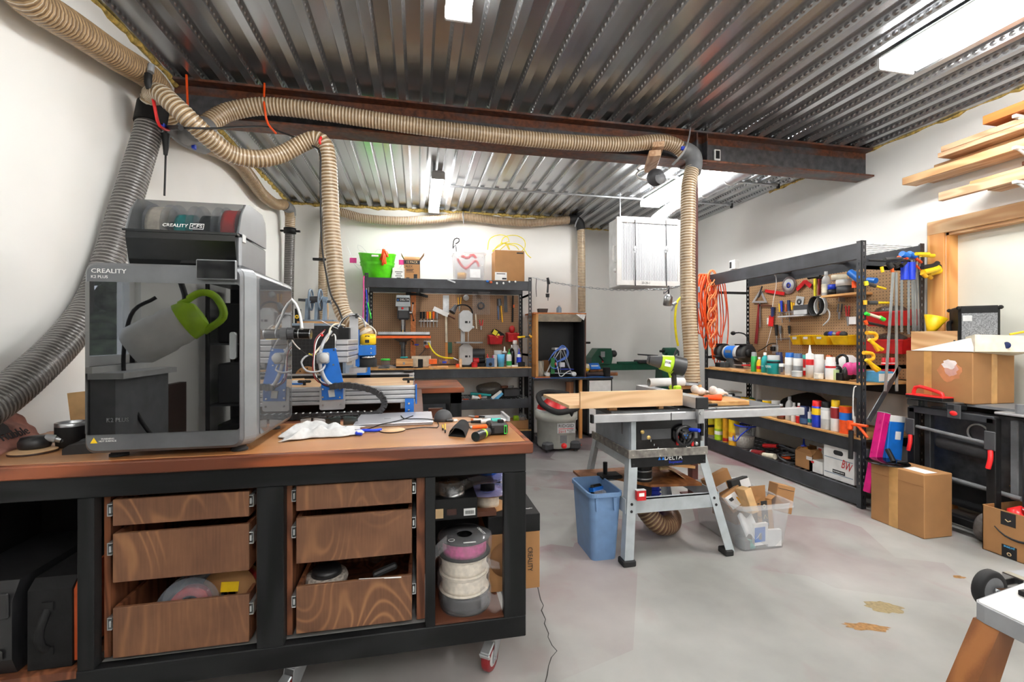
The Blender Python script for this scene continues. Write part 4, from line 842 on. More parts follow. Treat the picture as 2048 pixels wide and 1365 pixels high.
m=MB('blue');m.b2((c.x-r*1.1,c.y-r*1.05,z(711)),(c.x+r*.95,c.y+r,z(691)),.003);t.part('router_clamp',m)
m=MB('chrome');m.cyl((c.x+r*.5,c.y-r*1.06,z(697)),(c.x+r*.5,c.y-r*1.12,z(697)),.004);m.cyl((c.x+r*.5,c.y-r*1.06,z(706)),(c.x+r*.5,c.y-r*1.12,z(706)),.004);m.lathe([(r*.55,z(717)),(r*1.0,z(717)),(r*.92,z(712)),(r*.5,z(711))],(c.x,c.y,0),seg=24,caps=False);t.part('collet',m)
m=MB(mat('brush_black',(20,20,21),.9,0,.4,90,.5));m.lathe([(r*1.1,z(734)),(r*1.12,z(718)),(r*.6,z(717)),(r*.6,z(734)),(r*1.1,z(734))],(c.x,c.y,0),seg=30,caps=False);t.part('dust_skirt',m)
def chain(pts,w,h,name='drag_chain'):
 k=spline(pts,.016);m=MB('black_plastic')
 for i,(a,b)in enumerate(zip(k,k[1:])):
  d=(b-a).normalized();sd=d.cross(V((0,1,0))).normalized();L=(b-a).length*.47;c_=(a+b)/2;hh=h/2*(1 if i%2 else .88)
  R=[]
  for e in(-1,1):R.append([c_+d*L*e+sd*(hh*sz)+V((0,w/2*sy,0))for sy,sz in((-1,-1),(1,-1),(1,1),(-1,1))])
  m.ring(R,smooth=False)
 m.use('white')
 for i,(a,b)in enumerate(zip(k,k[1:])):
  if i%2==0 and a.z<.945:d=(b-a);m.add([a+d*.1+V((0,-w/2,h/2+.001)),a+d*.6+V((0,-w/2,h/2+.001)),a+d*.9+V((0,w/2,h/2+.001)),a+d*.4+V((0,w/2,h/2+.001))],[(0,1,2,3)])
 return t.part(name,m)
cq=lambda u,v:P(u,v,Y=2.385)
chain([cq(660,774),cq(690,771),cq(722,775),cq(750,783),cq(766,797),cq(769,810),cq(760,823),cq(745,829),V((cq(720,829).x,2.385,TZ+.018)),V((-.6,2.385,TZ+.018)),V((-1.1,2.385,TZ+.018))],.04,.030)
y2=2.80
chain([P(668,664,Y=y2),P(680,664,Y=y2),P(700,663,Y=y2)],.04,.03)
def wire(lab,mt,r,pts,name='cable',par=True,cat='cable'):
 m=MB(mt);m.tube(pts,r,6,step=.02);return t.part(name,m)
w1=lambda u,v,y:P(u,v,Y=y)
wire('','cable_grey',.009,[w1(671,775,2.39),w1(655,765,2.37),w1(645,748,2.36),w1(640,725,2.37),w1(642,700,2.42),w1(650,680,2.55),w1(662,664,2.75)])
wire('','white',.0028,[w1(668,772,2.39),w1(640,762,2.36),w1(629,742,2.34),w1(629,710,2.36),w1(634,682,2.5),w1(648,663,2.7)])
wire('','dark_red',.0028,[w1(668,774,2.39),w1(638,765,2.36),w1(626,745,2.34),w1(628,705,2.36),w1(632,678,2.5),w1(650,660,2.7)])
wire('','black',.003,[w1(670,776,2.39),w1(648,771,2.36),w1(634,755,2.35),w1(630,735,2.35),w1(634,715,2.37)])
wire('','cable_grey',.005,[w1(650,731,2.37),w1(645,740,2.33),w1(630,745,2.32),w1(612,742,2.32),w1(605,732,2.33),w1(603,724,2.35),w1(612,713,2.38),w1(630,708,2.42)])
wire('','cream',.005,[w1(626,712,2.36),w1(640,695,2.45),w1(655,678,2.6),w1(662,655,2.75),w1(675,648,2.8),w1(690,652,2.82)])
wire('','cable_grey',.005,[w1(676,655,2.78),w1(684,642,2.8),w1(696,632,2.8),w1(712,630,2.8),w1(724,637,2.82),w1(730,650,2.84),w1(732,662,2.85)])
wire('','black',.004,[w1(678,653,2.79),w1(690,637,2.8),w1(702,631,2.8),w1(718,633,2.8)])
wire('','white',.004,[w1(739,652,2.86),w1(748,658,2.86),w1(752,668,2.88),w1(750,676,2.9)])
wire('','zinc',.003,[w1(642,642,2.7),w1(660,651,2.75),w1(676,658,2.78)],'rod')
wire('','white',.0035,[w1(671,700,2.42),w1(671,675,2.5),w1(668,669,2.55),w1(664,672,2.6)],'guard_rod')
t.part('cable_tie',MB('black_plastic').b2(tuple(w1(711,637,2.80)-V((0,.01,0))),tuple(w1(715,628,2.80)+V((0,.02,0)))))
t.part('red_clip',MB('bright_red').sph(w1(644,671,2.6),.008));t.part('yellow_tie',MB('lemon').tube([w1(618,708,2.38),w1(625,711,2.37),w1(632,709,2.38)],.003))
for i,(u,v,du,mt,lb)in enumerate(((580,767,16,'fir','narrow fir offcut on the router bed, nearest the printer'),(592,763,14,'birch','pale birch offcut on the router bed behind the fir one'))):
 p=P(u,v,Z=1.021);m=MB(mt);m.M=at(p,0,0,18);m.b2((-.05,-.02,0),(.05,.02,.016));solo('offcut',lb,'wood block',m)
p=P(592,769,Z=1.021);m=MB('blue');m.M=at(p,0,0,-10);m.b2((-.04,-.03,0),(.04,.02,.008));m.use('white');m.b2((-.02,-.012,.008),(.03,.02,.022));solo('sanding_pad','small blue and white pad on the router bed','pad',m)
def knob(lab,p):
 m=MB('rubber');m.cyl(p,p+V((0,0,.015)),.008);m.M=at(p+V((0,0,.022)))
 m.box((0,0,0),(.075,.018,.016),.006);m.box((0,0,0),(.018,.06,.014),.006);solo('hold_down_clamp',lab,'clamp',m)
knob('black T-shaped hold-down knob on the router bed beside the blue pad',P(609,771,Z=1.021));knob('black hold-down knob at the right end of the router bed',P(817,766,Z=1.021))
m=MB('black');m.b2((-.10,3.36,1.055),(-.03,3.44,1.066),.003);solo('rail_end_cap','flat black clip on the right end of the far router rail','clip',m)
# tall dark cabinet, winder and reel behind the machine
t=T('speaker_cabinet','black cabinet with honeycomb grille and grey edges behind the router machine','cabinet',(-.78,4.1,TZ))
x0,x1,z0,z1,y0=-1.015,-.575,TZ,1.420,3.91
t.part('body',MB('black').b2((x0+.02,y0+.012,z0),(x1-.02,4.35,z1-.012)))
m=MB('grey_blue')
for a,b in(((x0,y0,z0),(x0+.024,4.36,z1)),((x1-.024,y0,z0),(x1,4.36,z1)),((x0,y0,z1-.02),(x1,4.36,z1))):m.b2(a,b,.002)
t.part('frame',m);t.part('grille',MB('honeycomb').b2((x0+.024,y0+.006,z0+.02),(x1-.024,y0+.013,z1-.021)))
t.part('switch_plate',MB('light_grey').b2((P(600,648,Y=y0).x,y0-.004,P(600,658,Y=y0).z),(P(628,648,Y=y0).x,y0+.006,P(600,646,Y=y0).z)))
m=MB('pine_x');m.b2((-.955,3.95,z1+.001),(-.66,4.25,z1+.018));base=solo('base_board','pine board carrying the grey winding reel on the black cabinet','board',m)
t=T('winding_reel','grey printed winding reel with two spoked wheels on a pine board','reel',(-.80,4.05,z1+.0185));zb=z1+.0185;Yr=4.05
rq=lambda u,v,y=Yr:P(u,v,Y=y)
m=MB('grey_blue');m.b2((-.93,3.98,zb),(-.68,4.12,zb+.014));t.part('base',m)
ax=rq(640,600)
for u in(622,641):
 c=rq(u,600);m=MB('grey_blue');R=PX(22,c);m.lathe([(R*.86,-.006),(R,-.006),(R,.006),(R*.86,.006)],c,'x',30,caps=False);m.lathe([(R*.86,-.006),(R*.86,.006)],c,'x',30,caps=False)
 for k in range(4):a_=k*PI/2+.5;m.cyl(c,c+V((0,math.cos(a_),math.sin(a_)))*R*.9,.006,seg=6)
 t.part('wheel',m)
t.part('drum',MB('charcoal').cyl(rq(620,600),rq(636,600),PX(7,ax)));t.part('axle',MB('dark_steel').cyl(rq(597,600),rq(662,604),PX(2.6,ax)))
m=MB('grey_blue');m.cyl(rq(646,600),rq(655,601),PX(6.5,ax));t.part('gear',m);m=MB('grey_blue');m.cyl(rq(658,604),rq(668,606),.004,.03);t.part('cone',m)
for u in(615,634,650):m=MB('grey_blue');a=rq(u,600);m.prism([(Yr-.05,zb+.014),(Yr+.05,zb+.014),(Yr+.012,a.z+.01),(Yr-.012,a.z+.01)],a.x-.012,a.x+.012,'yz');t.part('stand',m)
m=MB('black');a,b=rq(590,637,3.97),rq(599,618,3.97);m.b2((a.x,3.96,z1+.001),(b.x-.001,4.03,b.z));k=solo('control_box','small dark box with yellow knob at the left of the winding reel','box',m);c=rq(594,634,3.96);child(k,'knob',MB('yellow').lathe([(.006,-.004),(.016,-.004),(.016,0)],c,'y',16,caps=False))
m=MB('tan');c=P(652,612,Y=4.16);m.lathe([(.02,-.004),(.10,-.004),(.10,.004),(.02,.004),(.02,-.004)],(c.x,4.16,z1+.1195),'x',36,caps=False);solo('spool_flange','tan cardboard spool standing behind the grey winding reel','spool',m)
c=P(614,730,Y=3.80);m=MB('card');m.M=at((c.x,3.80,TZ+.092),80,0,0);m.lathe([(.030,-.003),(.090,-.003),(.090,.003),(.030,.003),(.030,-.003)],seg=40,caps=False)
m.use('ink')
for k in range(8):m.cyl((.072*math.cos(k*.785),.072*math.sin(k*.785),.0031),(.072*math.cos(k*.785),.072*math.sin(k*.785),.0036),.006,seg=8)
m.v=[(x,y,z)for x,y,z in m.v];solo('spool_flange','round cardboard spool side leaning against the grille cabinet','spool',m)
pr=bpy.data.objects['printer'];Ys=2.13
a,b=P(560,668,Y=Ys),P(623,669,Y=Ys);m=MB('black_gloss');m.cyl((px1-.0005,Ys,a.z),(b.x,Ys,b.z),.0205,seg=24);m.use('charcoal');m.cyl((px1+.004,Ys,a.z),(px1+.03,Ys,a.z),.026,seg=24);m.use('steel');m.cyl((px1+.046,Ys,a.z),(px1+.05,Ys,a.z),.0213,seg=24);m.cyl((b.x-.006,Ys,b.z),(b.x-.002,Ys,b.z),.0213,seg=24)
o=bpy.data.objects.new('spool_arm',m.mesh('spool_arm',pr.location));COL.objects.link(o);o.parent=pr
m=MB('white');m.tube([V((px1-.01,2.19,P(566,596,Y=2.19).z)),P(574,595,Y=2.2),P(585,600,Y=2.2),P(596,617,Y=2.19),P(602,640,Y=2.18),P(604,658,Y=2.15)],.0062,8);o=bpy.data.objects.new('feed_tube',m.mesh('feed_tube',pr.location));COL.objects.link(o);o.parent=pr
m=MB('white');m.tube([P(583,679,Y=2.16),P(592,692,Y=2.2),P(600,699,Y=2.24)],.003,6);m.use('black');m.tube([P(600,699,Y=2.24),P(615,710,Y=2.33),P(632,716,Y=2.36)],.0015,5);o=bpy.data.objects.new('filament_strand',m.mesh('filament_strand',pr.location));COL.objects.link(o);o.parent=pr
# rear rack along the back wall
RY=5.48;RT=.944
rack('black steel rack against the back wall with a brown pegboard',(-.60,RY,0),0,1.985,.545,2.055,[(.155,.10,'shelf_wood'),(.552,.115,'mesh'),(RT-.013,.11,'shelf_wood'),(2.005,.115,'mesh')])
m=MB('peg_front');m.b2((-.555,5.99,.960),(1.33,6.0,1.875));solo('pegboard','brown pegboard at the back of the rear rack behind the drill press','pegboard',m)
RP=dict(Y=5.97)
def rp(u,v,y=5.7):return P(u,v,Y=y)
def on_shelf(u,y,z):p=P(u,700,Y=y);return V((p.x,y,z))
y=5.78;c=on_shelf(806,y,RT+.0005);t=T('drill_press','grey bench drill press with orange table guard on the rear rack','drill press',c)
q=lambda u,v,dy=0:P(u,v,Y=y+dy)
t.part('base',MB('dark_steel').b2((c.x-.10,y-.12,RT+.0005),(c.x+.10,y+.14,RT+.03),.008));t.part('column',MB('dark_steel').cyl((c.x,y+.08,RT+.03),(c.x,y+.08,q(806,600).z),.028))
a,b=q(791,613,-.10),q(821,591,-.10);m=MB('saw_grey');m.prism([(a.x,a.z),(b.x,a.z),(b.x-.01,b.z),(a.x+.012,b.z)],y-.10,y+.17,'xz');hd=t.part('head_cover',m)
t.part('badge',MB('ink').b2((q(793,603,-.102).x,y-.103,q(806,604,-.1).z),(q(819,597,-.102).x,y-.1005,q(806,596,-.1).z)),hd);t.text('DELTA',.034,'white',tf((q(809,600,-.104).x,y-.104,q(806,600,-.104).z)),hd,.105)
m=MB('blue');p=q(796,600,-.104);m.prism([(p.x-.012,p.z-.010),(p.x+.012,p.z-.010),(p.x,p.z+.014)],y-.1045,y-.1035,'xz');t.part('logo_mark',m,hd)
a,b=q(795,640),q(819,613);m=MB('charcoal');m.b2((a.x,y-.06,a.z),(b.x,y+.10,b.z),.02);m.use('saw_grey');m.b2((a.x+.01,y-.065,q(806,622).z),(b.x-.01,y-.05,b.z));t.part('head',m)
t.part('switch',MB('bright_red').sph(q(805,617,-.07),.014));m=MB('steel');m.cyl((c.x,y-.02,a.z),(c.x,y-.02,q(806,652).z),.022,.016);m.cyl((c.x,y-.02,q(806,652).z),(c.x,y-.02,q(806,660).z),.012);m.use('gold');m.cyl((c.x,y-.02,q(806,660).z),(c.x,y-.02,q(806,665).z),.006);t.part('chuck',m)
h=q(819,626,-.04);m=MB('chrome');m.cyl(h,h+V((.03,0,0)),.022)
for e in(q(826,607,-.05),q(827,641,-.05)):m.tube([h+V((.03,0,0)),e],.006,6);m.sph(e,.013,10,8,'black')
t.part('feed_lever',m)
a,b=q(754,673,-.14),q(860,665,-.14);m=MB('zinc');m.b2((a.x,y-.02,a.z),(b.x,y+.02,q(806,664,-.14).z));m.use('black');m.b2((a.x-.0,y-.13,q(806,672,-.14).z),(b.x-.0,y+.08,q(806,669.5,-.14).z));tb=t.part('fence',m)
m=MB('orange');m.b2((a.x-.02,y-.150,q(806,677,-.14).z),(b.x+.01,y+.10,q(806,672,-.14).z));t.part('table',m,None,'orange auxiliary table');m=MB('dark_steel');m.lathe([(.05,q(806,684).z),(.12,q(806,678).z),(.12,q(806,677).z)],(c.x,y,0));m.cyl((c.x,y+.08,q(806,690).z),(c.x,y+.08,q(806,677).z),.045);t.part('table_bracket',m)
m=MB('black');e=q(829,690,-.05);m.tube([q(822,682,-.05),q(827,684,-.05),q(826,691,-.05)],.006);m.use('royal');m.cyl(e,e+V((.05,0,0)),.009);t.part('crank',m)
tool('t_square','amber wooden T-square with black head hanging behind the drill press','square',RP,[('blade','oak_orange',10,[(827,585),(826,713)],None,'flat'),('head','black',6,[(812,588),(838,589),(856,594)],5,'flat',.008)])
t=tool('tool_strip','magnetic steel strip on the rear pegboard holding six screwdrivers','tool rack',RP,[('bar','steel',3,[(838,643),(876,643)])])
for i,(u,c1,c2,d)in enumerate(((842,'black','amber','black and yellow'),(848,'black','bright_red','black and red'),(855,'orange','black','orange-red'),(860,'yellow','black','bright yellow'),(867,'orange','bright_red','orange and grey'),(874,'grey_plastic','orange','grey'))):
 screwdriver('%s handled screwdriver in the strip on the rear pegboard'%d,dict(Y=5.955),u,624,638,655,5,c1,'screwdrivers on the rear pegboard',0,c2)
tool('japanese_saw','pull saw with cream handle hanging straight down on the rear pegboard','saw',RP,[('blade','steel',12,[(892,591),(892,632)],None,'flat'),('handle','cream',5,[(892,632),(893,685)],5)])
tool('japanese_saw','pull saw with white blade and brown handle hanging at a slant','saw',dict(Y=5.93),[('blade','white',9,[(867,617),(897,631)],None,'flat'),('handle','brown',3.5,[(896,631),(910,638)])])
tool('yardstick','pale wooden stick standing behind the pull saw on the rear rack','stick',dict(Y=5.96),[('stick','pine_z',5,[(893,686),(893,728)],5,'flat')])
tool('pliers','pliers with yellow handles hung upside down on the rear pegboard','pliers',RP,[('handle','amber',2,[(916,595),(917,612)]),('handle','amber',2,[(922,595),(921,612)]),('jaws','steel',4,[(919,612),(919,624)],2)])
m=MB('light_grey');p=P(932,596,**RP);m.lathe([(.01,-.01),(.038,-.01),(.038,.0),(.01,0)],p,'y',28);solo('sanding_disc','pale round disc hanging on the rear pegboard','disc',m)
m=MB('bag');m.grid(lambda a,b:P(945+35*a,584+46*b,Y=5.95)+V((0,-.02*math.sin(PI*a)*math.sin(PI*b)+.006*math.sin(11*a+5*b),0)),8,8);k=solo('plastic_bag','clear plastic bag of parts hanging on the rear pegboard','bag',m);m=MB('charcoal');c=P(962,612,Y=5.945);m.lathe([(.03,-.01),(.05,-.01),(.05,.01),(.03,.01)],c,'y',20,caps=False);child(k,'coil',m)
tool('pliers','large slip joint pliers with blue and yellow grips on the rear pegboard','pliers',RP,[('jaws','dark_steel',8,[(998,598),(999,612)],9),('handle','slate_blue',3,[(996,612),(997,640)]),('handle','amber',3,[(1002,612),(1005,645)])])
tool('pliers','black locking tool with slotted grip on the rear pegboard','pliers',RP,[('body','black_steel',6,[(1011,592),(1012,625)],7,'flat')])
tool('pry_bar','thin black bar with orange mark at right of the rear pegboard','bar',RP,[('bar','black',3.5,[(1026,592),(1025,645)],4),('mark','orange',4.5,[(1027,610),(1027,616)])])
tool('pliers','red gripped pliers below the clear bag on the rear pegboard','pliers',RP,[('handle','red',2.2,[(959,640),(961,652)]),('handle','red',2.2,[(966,640),(964,652)]),('jaws','steel',4,[(962,652),(962,660)])])
tool('clamp_pliers','pale locking pliers left of the red gripped pliers','pliers',RP,[('handle','cream',3,[(951,628),(953,658)],2.5)])
tool('card_pack','green blister card hanging on the rear pegboard','card',dict(Y=5.97),[('card',mat('card_green',(20,80,54),.4),8,[(900,685),(900,707)],None,'flat')])
for lab,u,y in(('red parts bin full of black and yellow pieces on the rear rack',992,5.86),('red parts bin beside the rack post at right of the rear rack',1026,5.86)):
 p=P(u,689 if u<1000 else 684,Y=y);t=bin_tray(lab,V((p.x,5.985,p.z)),.185 if u<1000 else .15,.16,.125,'red',0,'red bins on the rear pegboard')
p=P(992,668,Y=5.9);m=MB('black');m.M=at(p+V((.0,-.01,-.005)),0,30,10);m.b2((-.06,-.05,-.02),(.10,.05,.05),.015);m.use('lemon');m.b2((-.07,-.06,-.03),(-.01,-.052,.03));m.b2((.0,-.062,-.04),(.03,-.05,.01));solo('plane_tool','black and yellow gadget lying in the left red bin','tool',m)
p=P(1024,659,Y=5.9);m=MB('red');m.sph(p,(.04,.03,.05));solo('cable_bundle','red loop of wire in the right red bin','wire',m)
tool('spring_clamp','yellow and black clamp on the right post of the rear rack','clamp',dict(Y=5.472),[('grip','yellow',4,[(1035,675),(1050,674)]),('jaw','charcoal',4,[(1050,674),(1062,673)]),('tip','amber',5,[(1058,671),(1063,675)])])
y=5.72;c=on_shelf(930,y,RT+.0005);t=T('band_saw','small white bench band saw in the middle of the rear rack','band saw',c);q=lambda u,v,dy=0:P(u,v,Y=y+dy)
def oct_(u0,u1,v0,v1,k=.28):
 a,b=q(u0,v1),q(u1,v0);w,h=b.x-a.x,b.z-a.z;return[(a.x+w*k,a.z),(b.x-w*k,a.z),(b.x,a.z+h*k*.6),(b.x,b.z-h*k*.6),(b.x-w*k,b.z),(a.x+w*k,b.z),(a.x,b.z-h*k*.6),(a.x,a.z+h*k*.6)]
m=MB('light_grey');m.prism(oct_(918,944,622,664),y-.07,y+.09,'xz');u_=t.part('upper_wheel_guard',m);m=MB('light_grey');m.prism(oct_(918,944,688,731),y-.07,y+.09,'xz');l_=t.part('lower_wheel_guard',m)
for v in(645,713):
 m=MB('ink');m.b2((q(929,v).x,y-.073,q(930,v+2).z),(q(934,v).x,y-.0695,q(930,v-2).z));m.b2((q(937,v).x,y-.073,q(930,v+2).z),(q(939,v).x,y-.0695,q(930,v-2).z));t.part('latch_slot',m,u_ if v<700 else l_)
m=MB('light_grey');m.b2((q(922,0).x,y+.01,q(930,690).z),(q(930,0).x,y+.08,q(930,660).z));t.part('spine',m);t.part('blade',MB('steel').b2((q(936,0).x,y-.01,q(930,690).z),(q(937,0).x,y+.01,q(930,660).z)))
m=MB('cast');m.b2((q(910,0).x,y-.16,q(930,687).z),(q(962,0).x,y+.12,q(930,684).z));t.part('table',m);t.part('base',MB('black').b2((c.x-.11,y-.12,RT+.0005),(c.x+.13,y+.12,RT+.024),.005));m=MB('light_grey');m.sph(q(946,655,-.06),.018);t.part('knob',m)
t=T('gooseneck_lamp','black gooseneck work lamp over the band saw','lamp',q(946,650,.06));m=MB('black');m.tube([q(945,640,.05),q(944,622,.02),q(935,612,-.02),q(922,610,-.05),q(912,613,-.06)],.010,10);t.part('neck',m);m=MB('charcoal');m.cyl(q(912,612,-.06),q(904,625,-.09),.022,.042,20);t.part('shade',m)
def put_box(name,label,cat,u0,u1,v0,y,mt,d=.10,z=RT,extra=None,group=None):
 a,b=P(u0,v0,Y=y),P(u1,v0,Y=y);m=MB(mt);m.b2((a.x,y,z+.0008),(b.x,y+d,max(z+.01,a.z)),.003);return solo(name,label,cat,m,group)
k=put_box('wooden_box','small pine box with metal clasp below the drill press','box',792,826,719,5.56,'pine_x',.13,RT+.022);m=MB('steel');p=P(808,727,Y=5.555);m.b2((p.x-.012,5.555,p.z-.016),(p.x+.012,5.5599,p.z+.012));child(k,'clasp',m)
put_box('base_block','flat black case under the small pine box','case',791,827,735.5,5.555,'black',.16)
put_box('paper_tray','open pale green case behind the pine box','case',823,862,713,5.74,'cream',.12)
k=put_box('orange_case','bright orange plastic box stacked on a pine box','box',858,874,719,5.57,'orange',.10,RT+.043)
for u0,u1,lb in((857,874.4,'low pine box with clasp under the orange box'),(874.8,897,'low pine box with clasp right of the orange box')):
 k=put_box('wooden_box',lb,'box',u0,u1,733,5.555,'pine_x',.13,RT,None,'low pine boxes on the rear rack');m=MB('steel');p=P((u0+u1)/2,736,Y=5.55);m.b2((p.x-.012,5.5515,p.z-.014),(p.x+.012,5.5549,p.z+.006));child(k,'clasp',m)
put_box('battery_pack','small black and yellow box standing beside the orange box','box',836,846,719,5.58,'black',.05)
m=MB('black');p=on_shelf(836,5.57,RT);m.lathe([(0,0.001),(.05,.001),(.045,.010),(0,.012)],p,seg=24);solo('round_base','flat round black base at left of the rear shelf','stand',m)
t=T('jar','jar with neon green lid at left end of the rear shelf','jar',on_shelf(771,5.62,RT+.0005));c=V(t.loc);t.part('body',MB('spool_clear').lathe([(0,0),(.05,0),(.052,.09)],c,caps=False));t.part('lid',MB('neon').lathe([(.05,.09),(.054,.092),(.054,.112),(0,.114)],c,caps=False))
m=MB('teal');p=on_shelf(808,5.60,RT+.115);m.b2((p.x-.045,5.58,RT+.1195),(p.x+.045,5.63,RT+.135),.004);solo('teal_block','small teal piece on the pine box with clasp','block',m)
m=MB('bag');a=on_shelf(768,5.55,RT);m.grid(lambda s_,t_:(a.x-.08+.22*s_,5.51+.10*t_,RT+.004+.04*abs(math.sin(5*s_+3*t_))*math.sin(PI*t_)),14,8);m.use('black');m.b2((a.x-.06,5.53,RT+.001),(a.x+.06,5.60,RT+.018));solo('plastic_bag','crumpled clear bag with black part at left end of rear shelf','bag',m)
m=MB('bag');a=on_shelf(888,5.62,RT+.05);m.grid(lambda s_,t_:(a.x-.06+.13*s_,5.60+.06*t_,RT+.045+.05*abs(math.sin(5*s_+2*t_))),12,6);m.use('royal');m.b2((a.x-.02,5.605,RT+.05),(a.x+.03,5.615,RT+.075));solo('plastic_bag','small clear bag with blue print lying on the pine boxes','bag',m)
m=MB('yellow_hose');m.tube([P(857,686,Y=5.95),P(864,700,Y=5.88),P(875,711,Y=5.8),P(890,716,Y=5.74),P(907,717,Y=5.68)],.011,10);m.use('steel');m.tube([P(907,717,Y=5.68),P(920,723,Y=5.64)],.008,8);solo('air_hose','yellow air hose with metal nozzle on the rear rack','hose',m)
m=MB('light_grey');a,b=P(847,694,Y=5.975),P(862,682,Y=5.975);m.b2((a.x,5.97,a.z),(b.x,5.988,b.z),.003);k=solo('power_outlet','power outlet with plugs on the rear pegboard','outlet',m);m=MB('orange');m.b2((a.x+.02,5.955,a.z-.02),(b.x-.02,5.969,a.z+.02));m.use('charcoal');m.b2((a.x+.005,5.955,a.z+.03),(a.x+.04,5.969,b.z-.01));child(k,'plug',m)
m=MB('charcoal');m.tube([P(851,696,Y=5.95),P(846,704,Y=5.9),P(836,714,Y=5.86),P(828,721,Y=5.8)],.005,6);solo('cable','dark cable hanging from the outlet on the rear pegboard','cable',m)
vessel('tin','short red tin in front of the band saw',on_shelf(949,5.56,RT+.0005),.036,.062,'red','dark_red',face=FRONT)
vessel('jar','small orange pot at the foot of the band saw',on_shelf(915,5.55,RT+.0005),.022,.045,'orange','bright_red',face=FRONT)
m=MB('birch');p=on_shelf(922,5.57,RT);m.b2((p.x-.02,5.57,RT+.001),(p.x+.012,5.66,RT+.105),.002);solo('wood_block','upright birch block beside the band saw','wood block',m)
t=T('angle_grinder','red and black angle grinder lying behind the red tin','grinder',on_shelf(962,5.68,RT+.0005));z_=RT+.075;a=P(948,0,Y=5.66).x;b=P(976,0,Y=5.66).x;t.part('gear_head',MB('red').cyl((a-.01,5.66,z_),(a+.06,5.66,z_),.036));t.part('body',MB('black').cyl((a+.06,5.66,z_),(b+.02,5.66,z_+.008),.034,.028));t.part('stand',MB('black').b2((a+.02,5.62,RT+.0005),(b,5.70,z_-.03)))
m=MB('charcoal');p=on_shelf(952,5.84,RT);m.cyl((p.x-.06,5.84,RT+.16),(p.x+.11,5.84,RT+.16),.06);m.b2((p.x-.04,5.79,RT+.0008),(p.x+.09,5.89,RT+.12));solo('motor','grey electric motor at the back behind the band saw','motor',m)
k=put_box('timer_box','blue faced box with black dial on the rear rack','box',973,989,717,5.55,'slate_blue',.06);p=P(981,729,Y=5.549);child(k,'dial',MB('black').lathe([(0,-.012),(.020,-.012),(.022,0)],p,'y',20))
vessel('squeeze','cream glue bottle with red nozzle lying behind the dial box',on_shelf(975,5.64,RT+.0005),.028,.16,'cream','red',face=FRONT)
m=MB('light_grey');a=on_shelf(992,5.56,RT);m.b2((a.x-.03,5.56,RT+.001),(a.x+.012,5.64,RT+.145));m.use('pink');m.b2((a.x-.034,5.562,RT+.0005),(a.x-.0302,5.64,RT+.14));solo('manual','pale booklet standing between dial box and blue cup','booklet',m)
vessel('cup','sky blue plastic tumbler on the rear rack',on_shelf(1002,5.58,RT+.0005),.046,.155,'sky',face=FRONT)
vessel('jar','pale grey tub behind the blue tumbler',on_shelf(996,5.72,RT+.0005),.055,.20,'grey_plastic','light_grey',face=FRONT)
vessel('squeeze','clear bottle with white spout behind the blue tumbler',on_shelf(1009,5.68,RT+.0005),.045,.25,'spool_clear','white',face=FRONT)
vessel('squeeze','white glue bottle with green label and green cap on the rear rack',on_shelf(1018,5.57,RT+.0005),.032,.225,'white','green',('green',.12,.55),face=FRONT)
vessel('squeeze','white glue bottle with blue label and blue cap near the rack post',on_shelf(1038,5.60,RT+.0005),.031,.225,'white','royal',('royal',.35,.9),face=FRONT)
vessel('bottle','dark bottle with clear top between the two glue bottles',on_shelf(1024,5.70,RT+.0005),.034,.27,'black_gloss','steel',face=FRONT)
vessel('bottle','large clear conical bottle at the back beside the rack post',on_shelf(1030,5.80,RT+.0005),.07,.33,'bottle_clear','white',face=FRONT)
put_box('small_box','small white box in front of the glue bottles','box',1024,1036,731,5.53,'white',.06)
put_box('black_box','flat black box with red edge at the right end of the rear shelf','box',1036,1050,725,5.56,'black',.1)
TZ2=2.006
t=T('tub','bright green flexible tub full of flags on top of the rear rack','tub',V((P(755,0,Y=5.74).x,5.74,TZ2)));c=V(t.loc)
m=MB('tub_green');R=.205;m.lathe([(0,.001),(.15,.001),(.155,.006),(.215,.27),(.222,.28),(.216,.284),(.207,.272),(.148,.012),(0,.010)],c,seg=40,caps=False);m.v=[(x,y,z+.035*abs(x-c.x)/R*(z-TZ2)/.28 if False else z+(.03*(abs(x-c.x)/R)**2*(z>TZ2+.2)))for x,y,z in m.v];bd=t.part('body',m)
t.part('rib_lines',MB('tub_green').lathe([(.190,.16),(.199,.175),(.197,.19),(.206,.205)],c,seg=40,caps=False),bd);t.part('handle_slot',MB('white').b2((c.x-.05,c.y-.222,TZ2+.245),(c.x+.03,c.y-.214,TZ2+.268),.006),bd)
m=MB('deep_orange');q_=random.Random(8);hp=c+V((.10,-.19,.29))
for i in range(9):e=hp+V((q_.uniform(-.06,.09),q_.uniform(-.05,.0),q_.uniform(-.16,.02)));m.tube([hp+V((q_.uniform(-.03,.03),0,q_.uniform(0,.05))),hp.lerp(e,.5)+V((0,-.03,.02)),e],.014,6)
solo('flag_bundle','bundle of orange ribbon hanging over the green tub rim','ribbon',m)
for u0,v0,u1,v1,mt,fl,lb in((715,530,694,494,'zinc',1,'marker flag stake leaning far left out of the green tub'),(722,540,698,514,'zinc',0,'pink marker flag with wire stake left of the green tub'),(790,545,805,528,'zinc',0,'pink marker flag with wire stake right of the green tub')):
 a,b=P(u0,v0,Y=5.72),P(u1,v1,Y=5.68);m=MB(mt);m.tube([c+V((0,0,.2)),a,b],.0018,5)
 if not fl:f=P(700,516,Y=5.68)if u0<760 else P(798,520,Y=5.68);m.use('pink');m.b2((f.x-.002,5.675,f.z-.03-.03),(f.x+.075,5.678,f.z+.03-.03));m.use(mt);m.tube([b,f+V((0,0,-.03))],.0016,5)
 solo('marker_flag',lb,'flag',m)
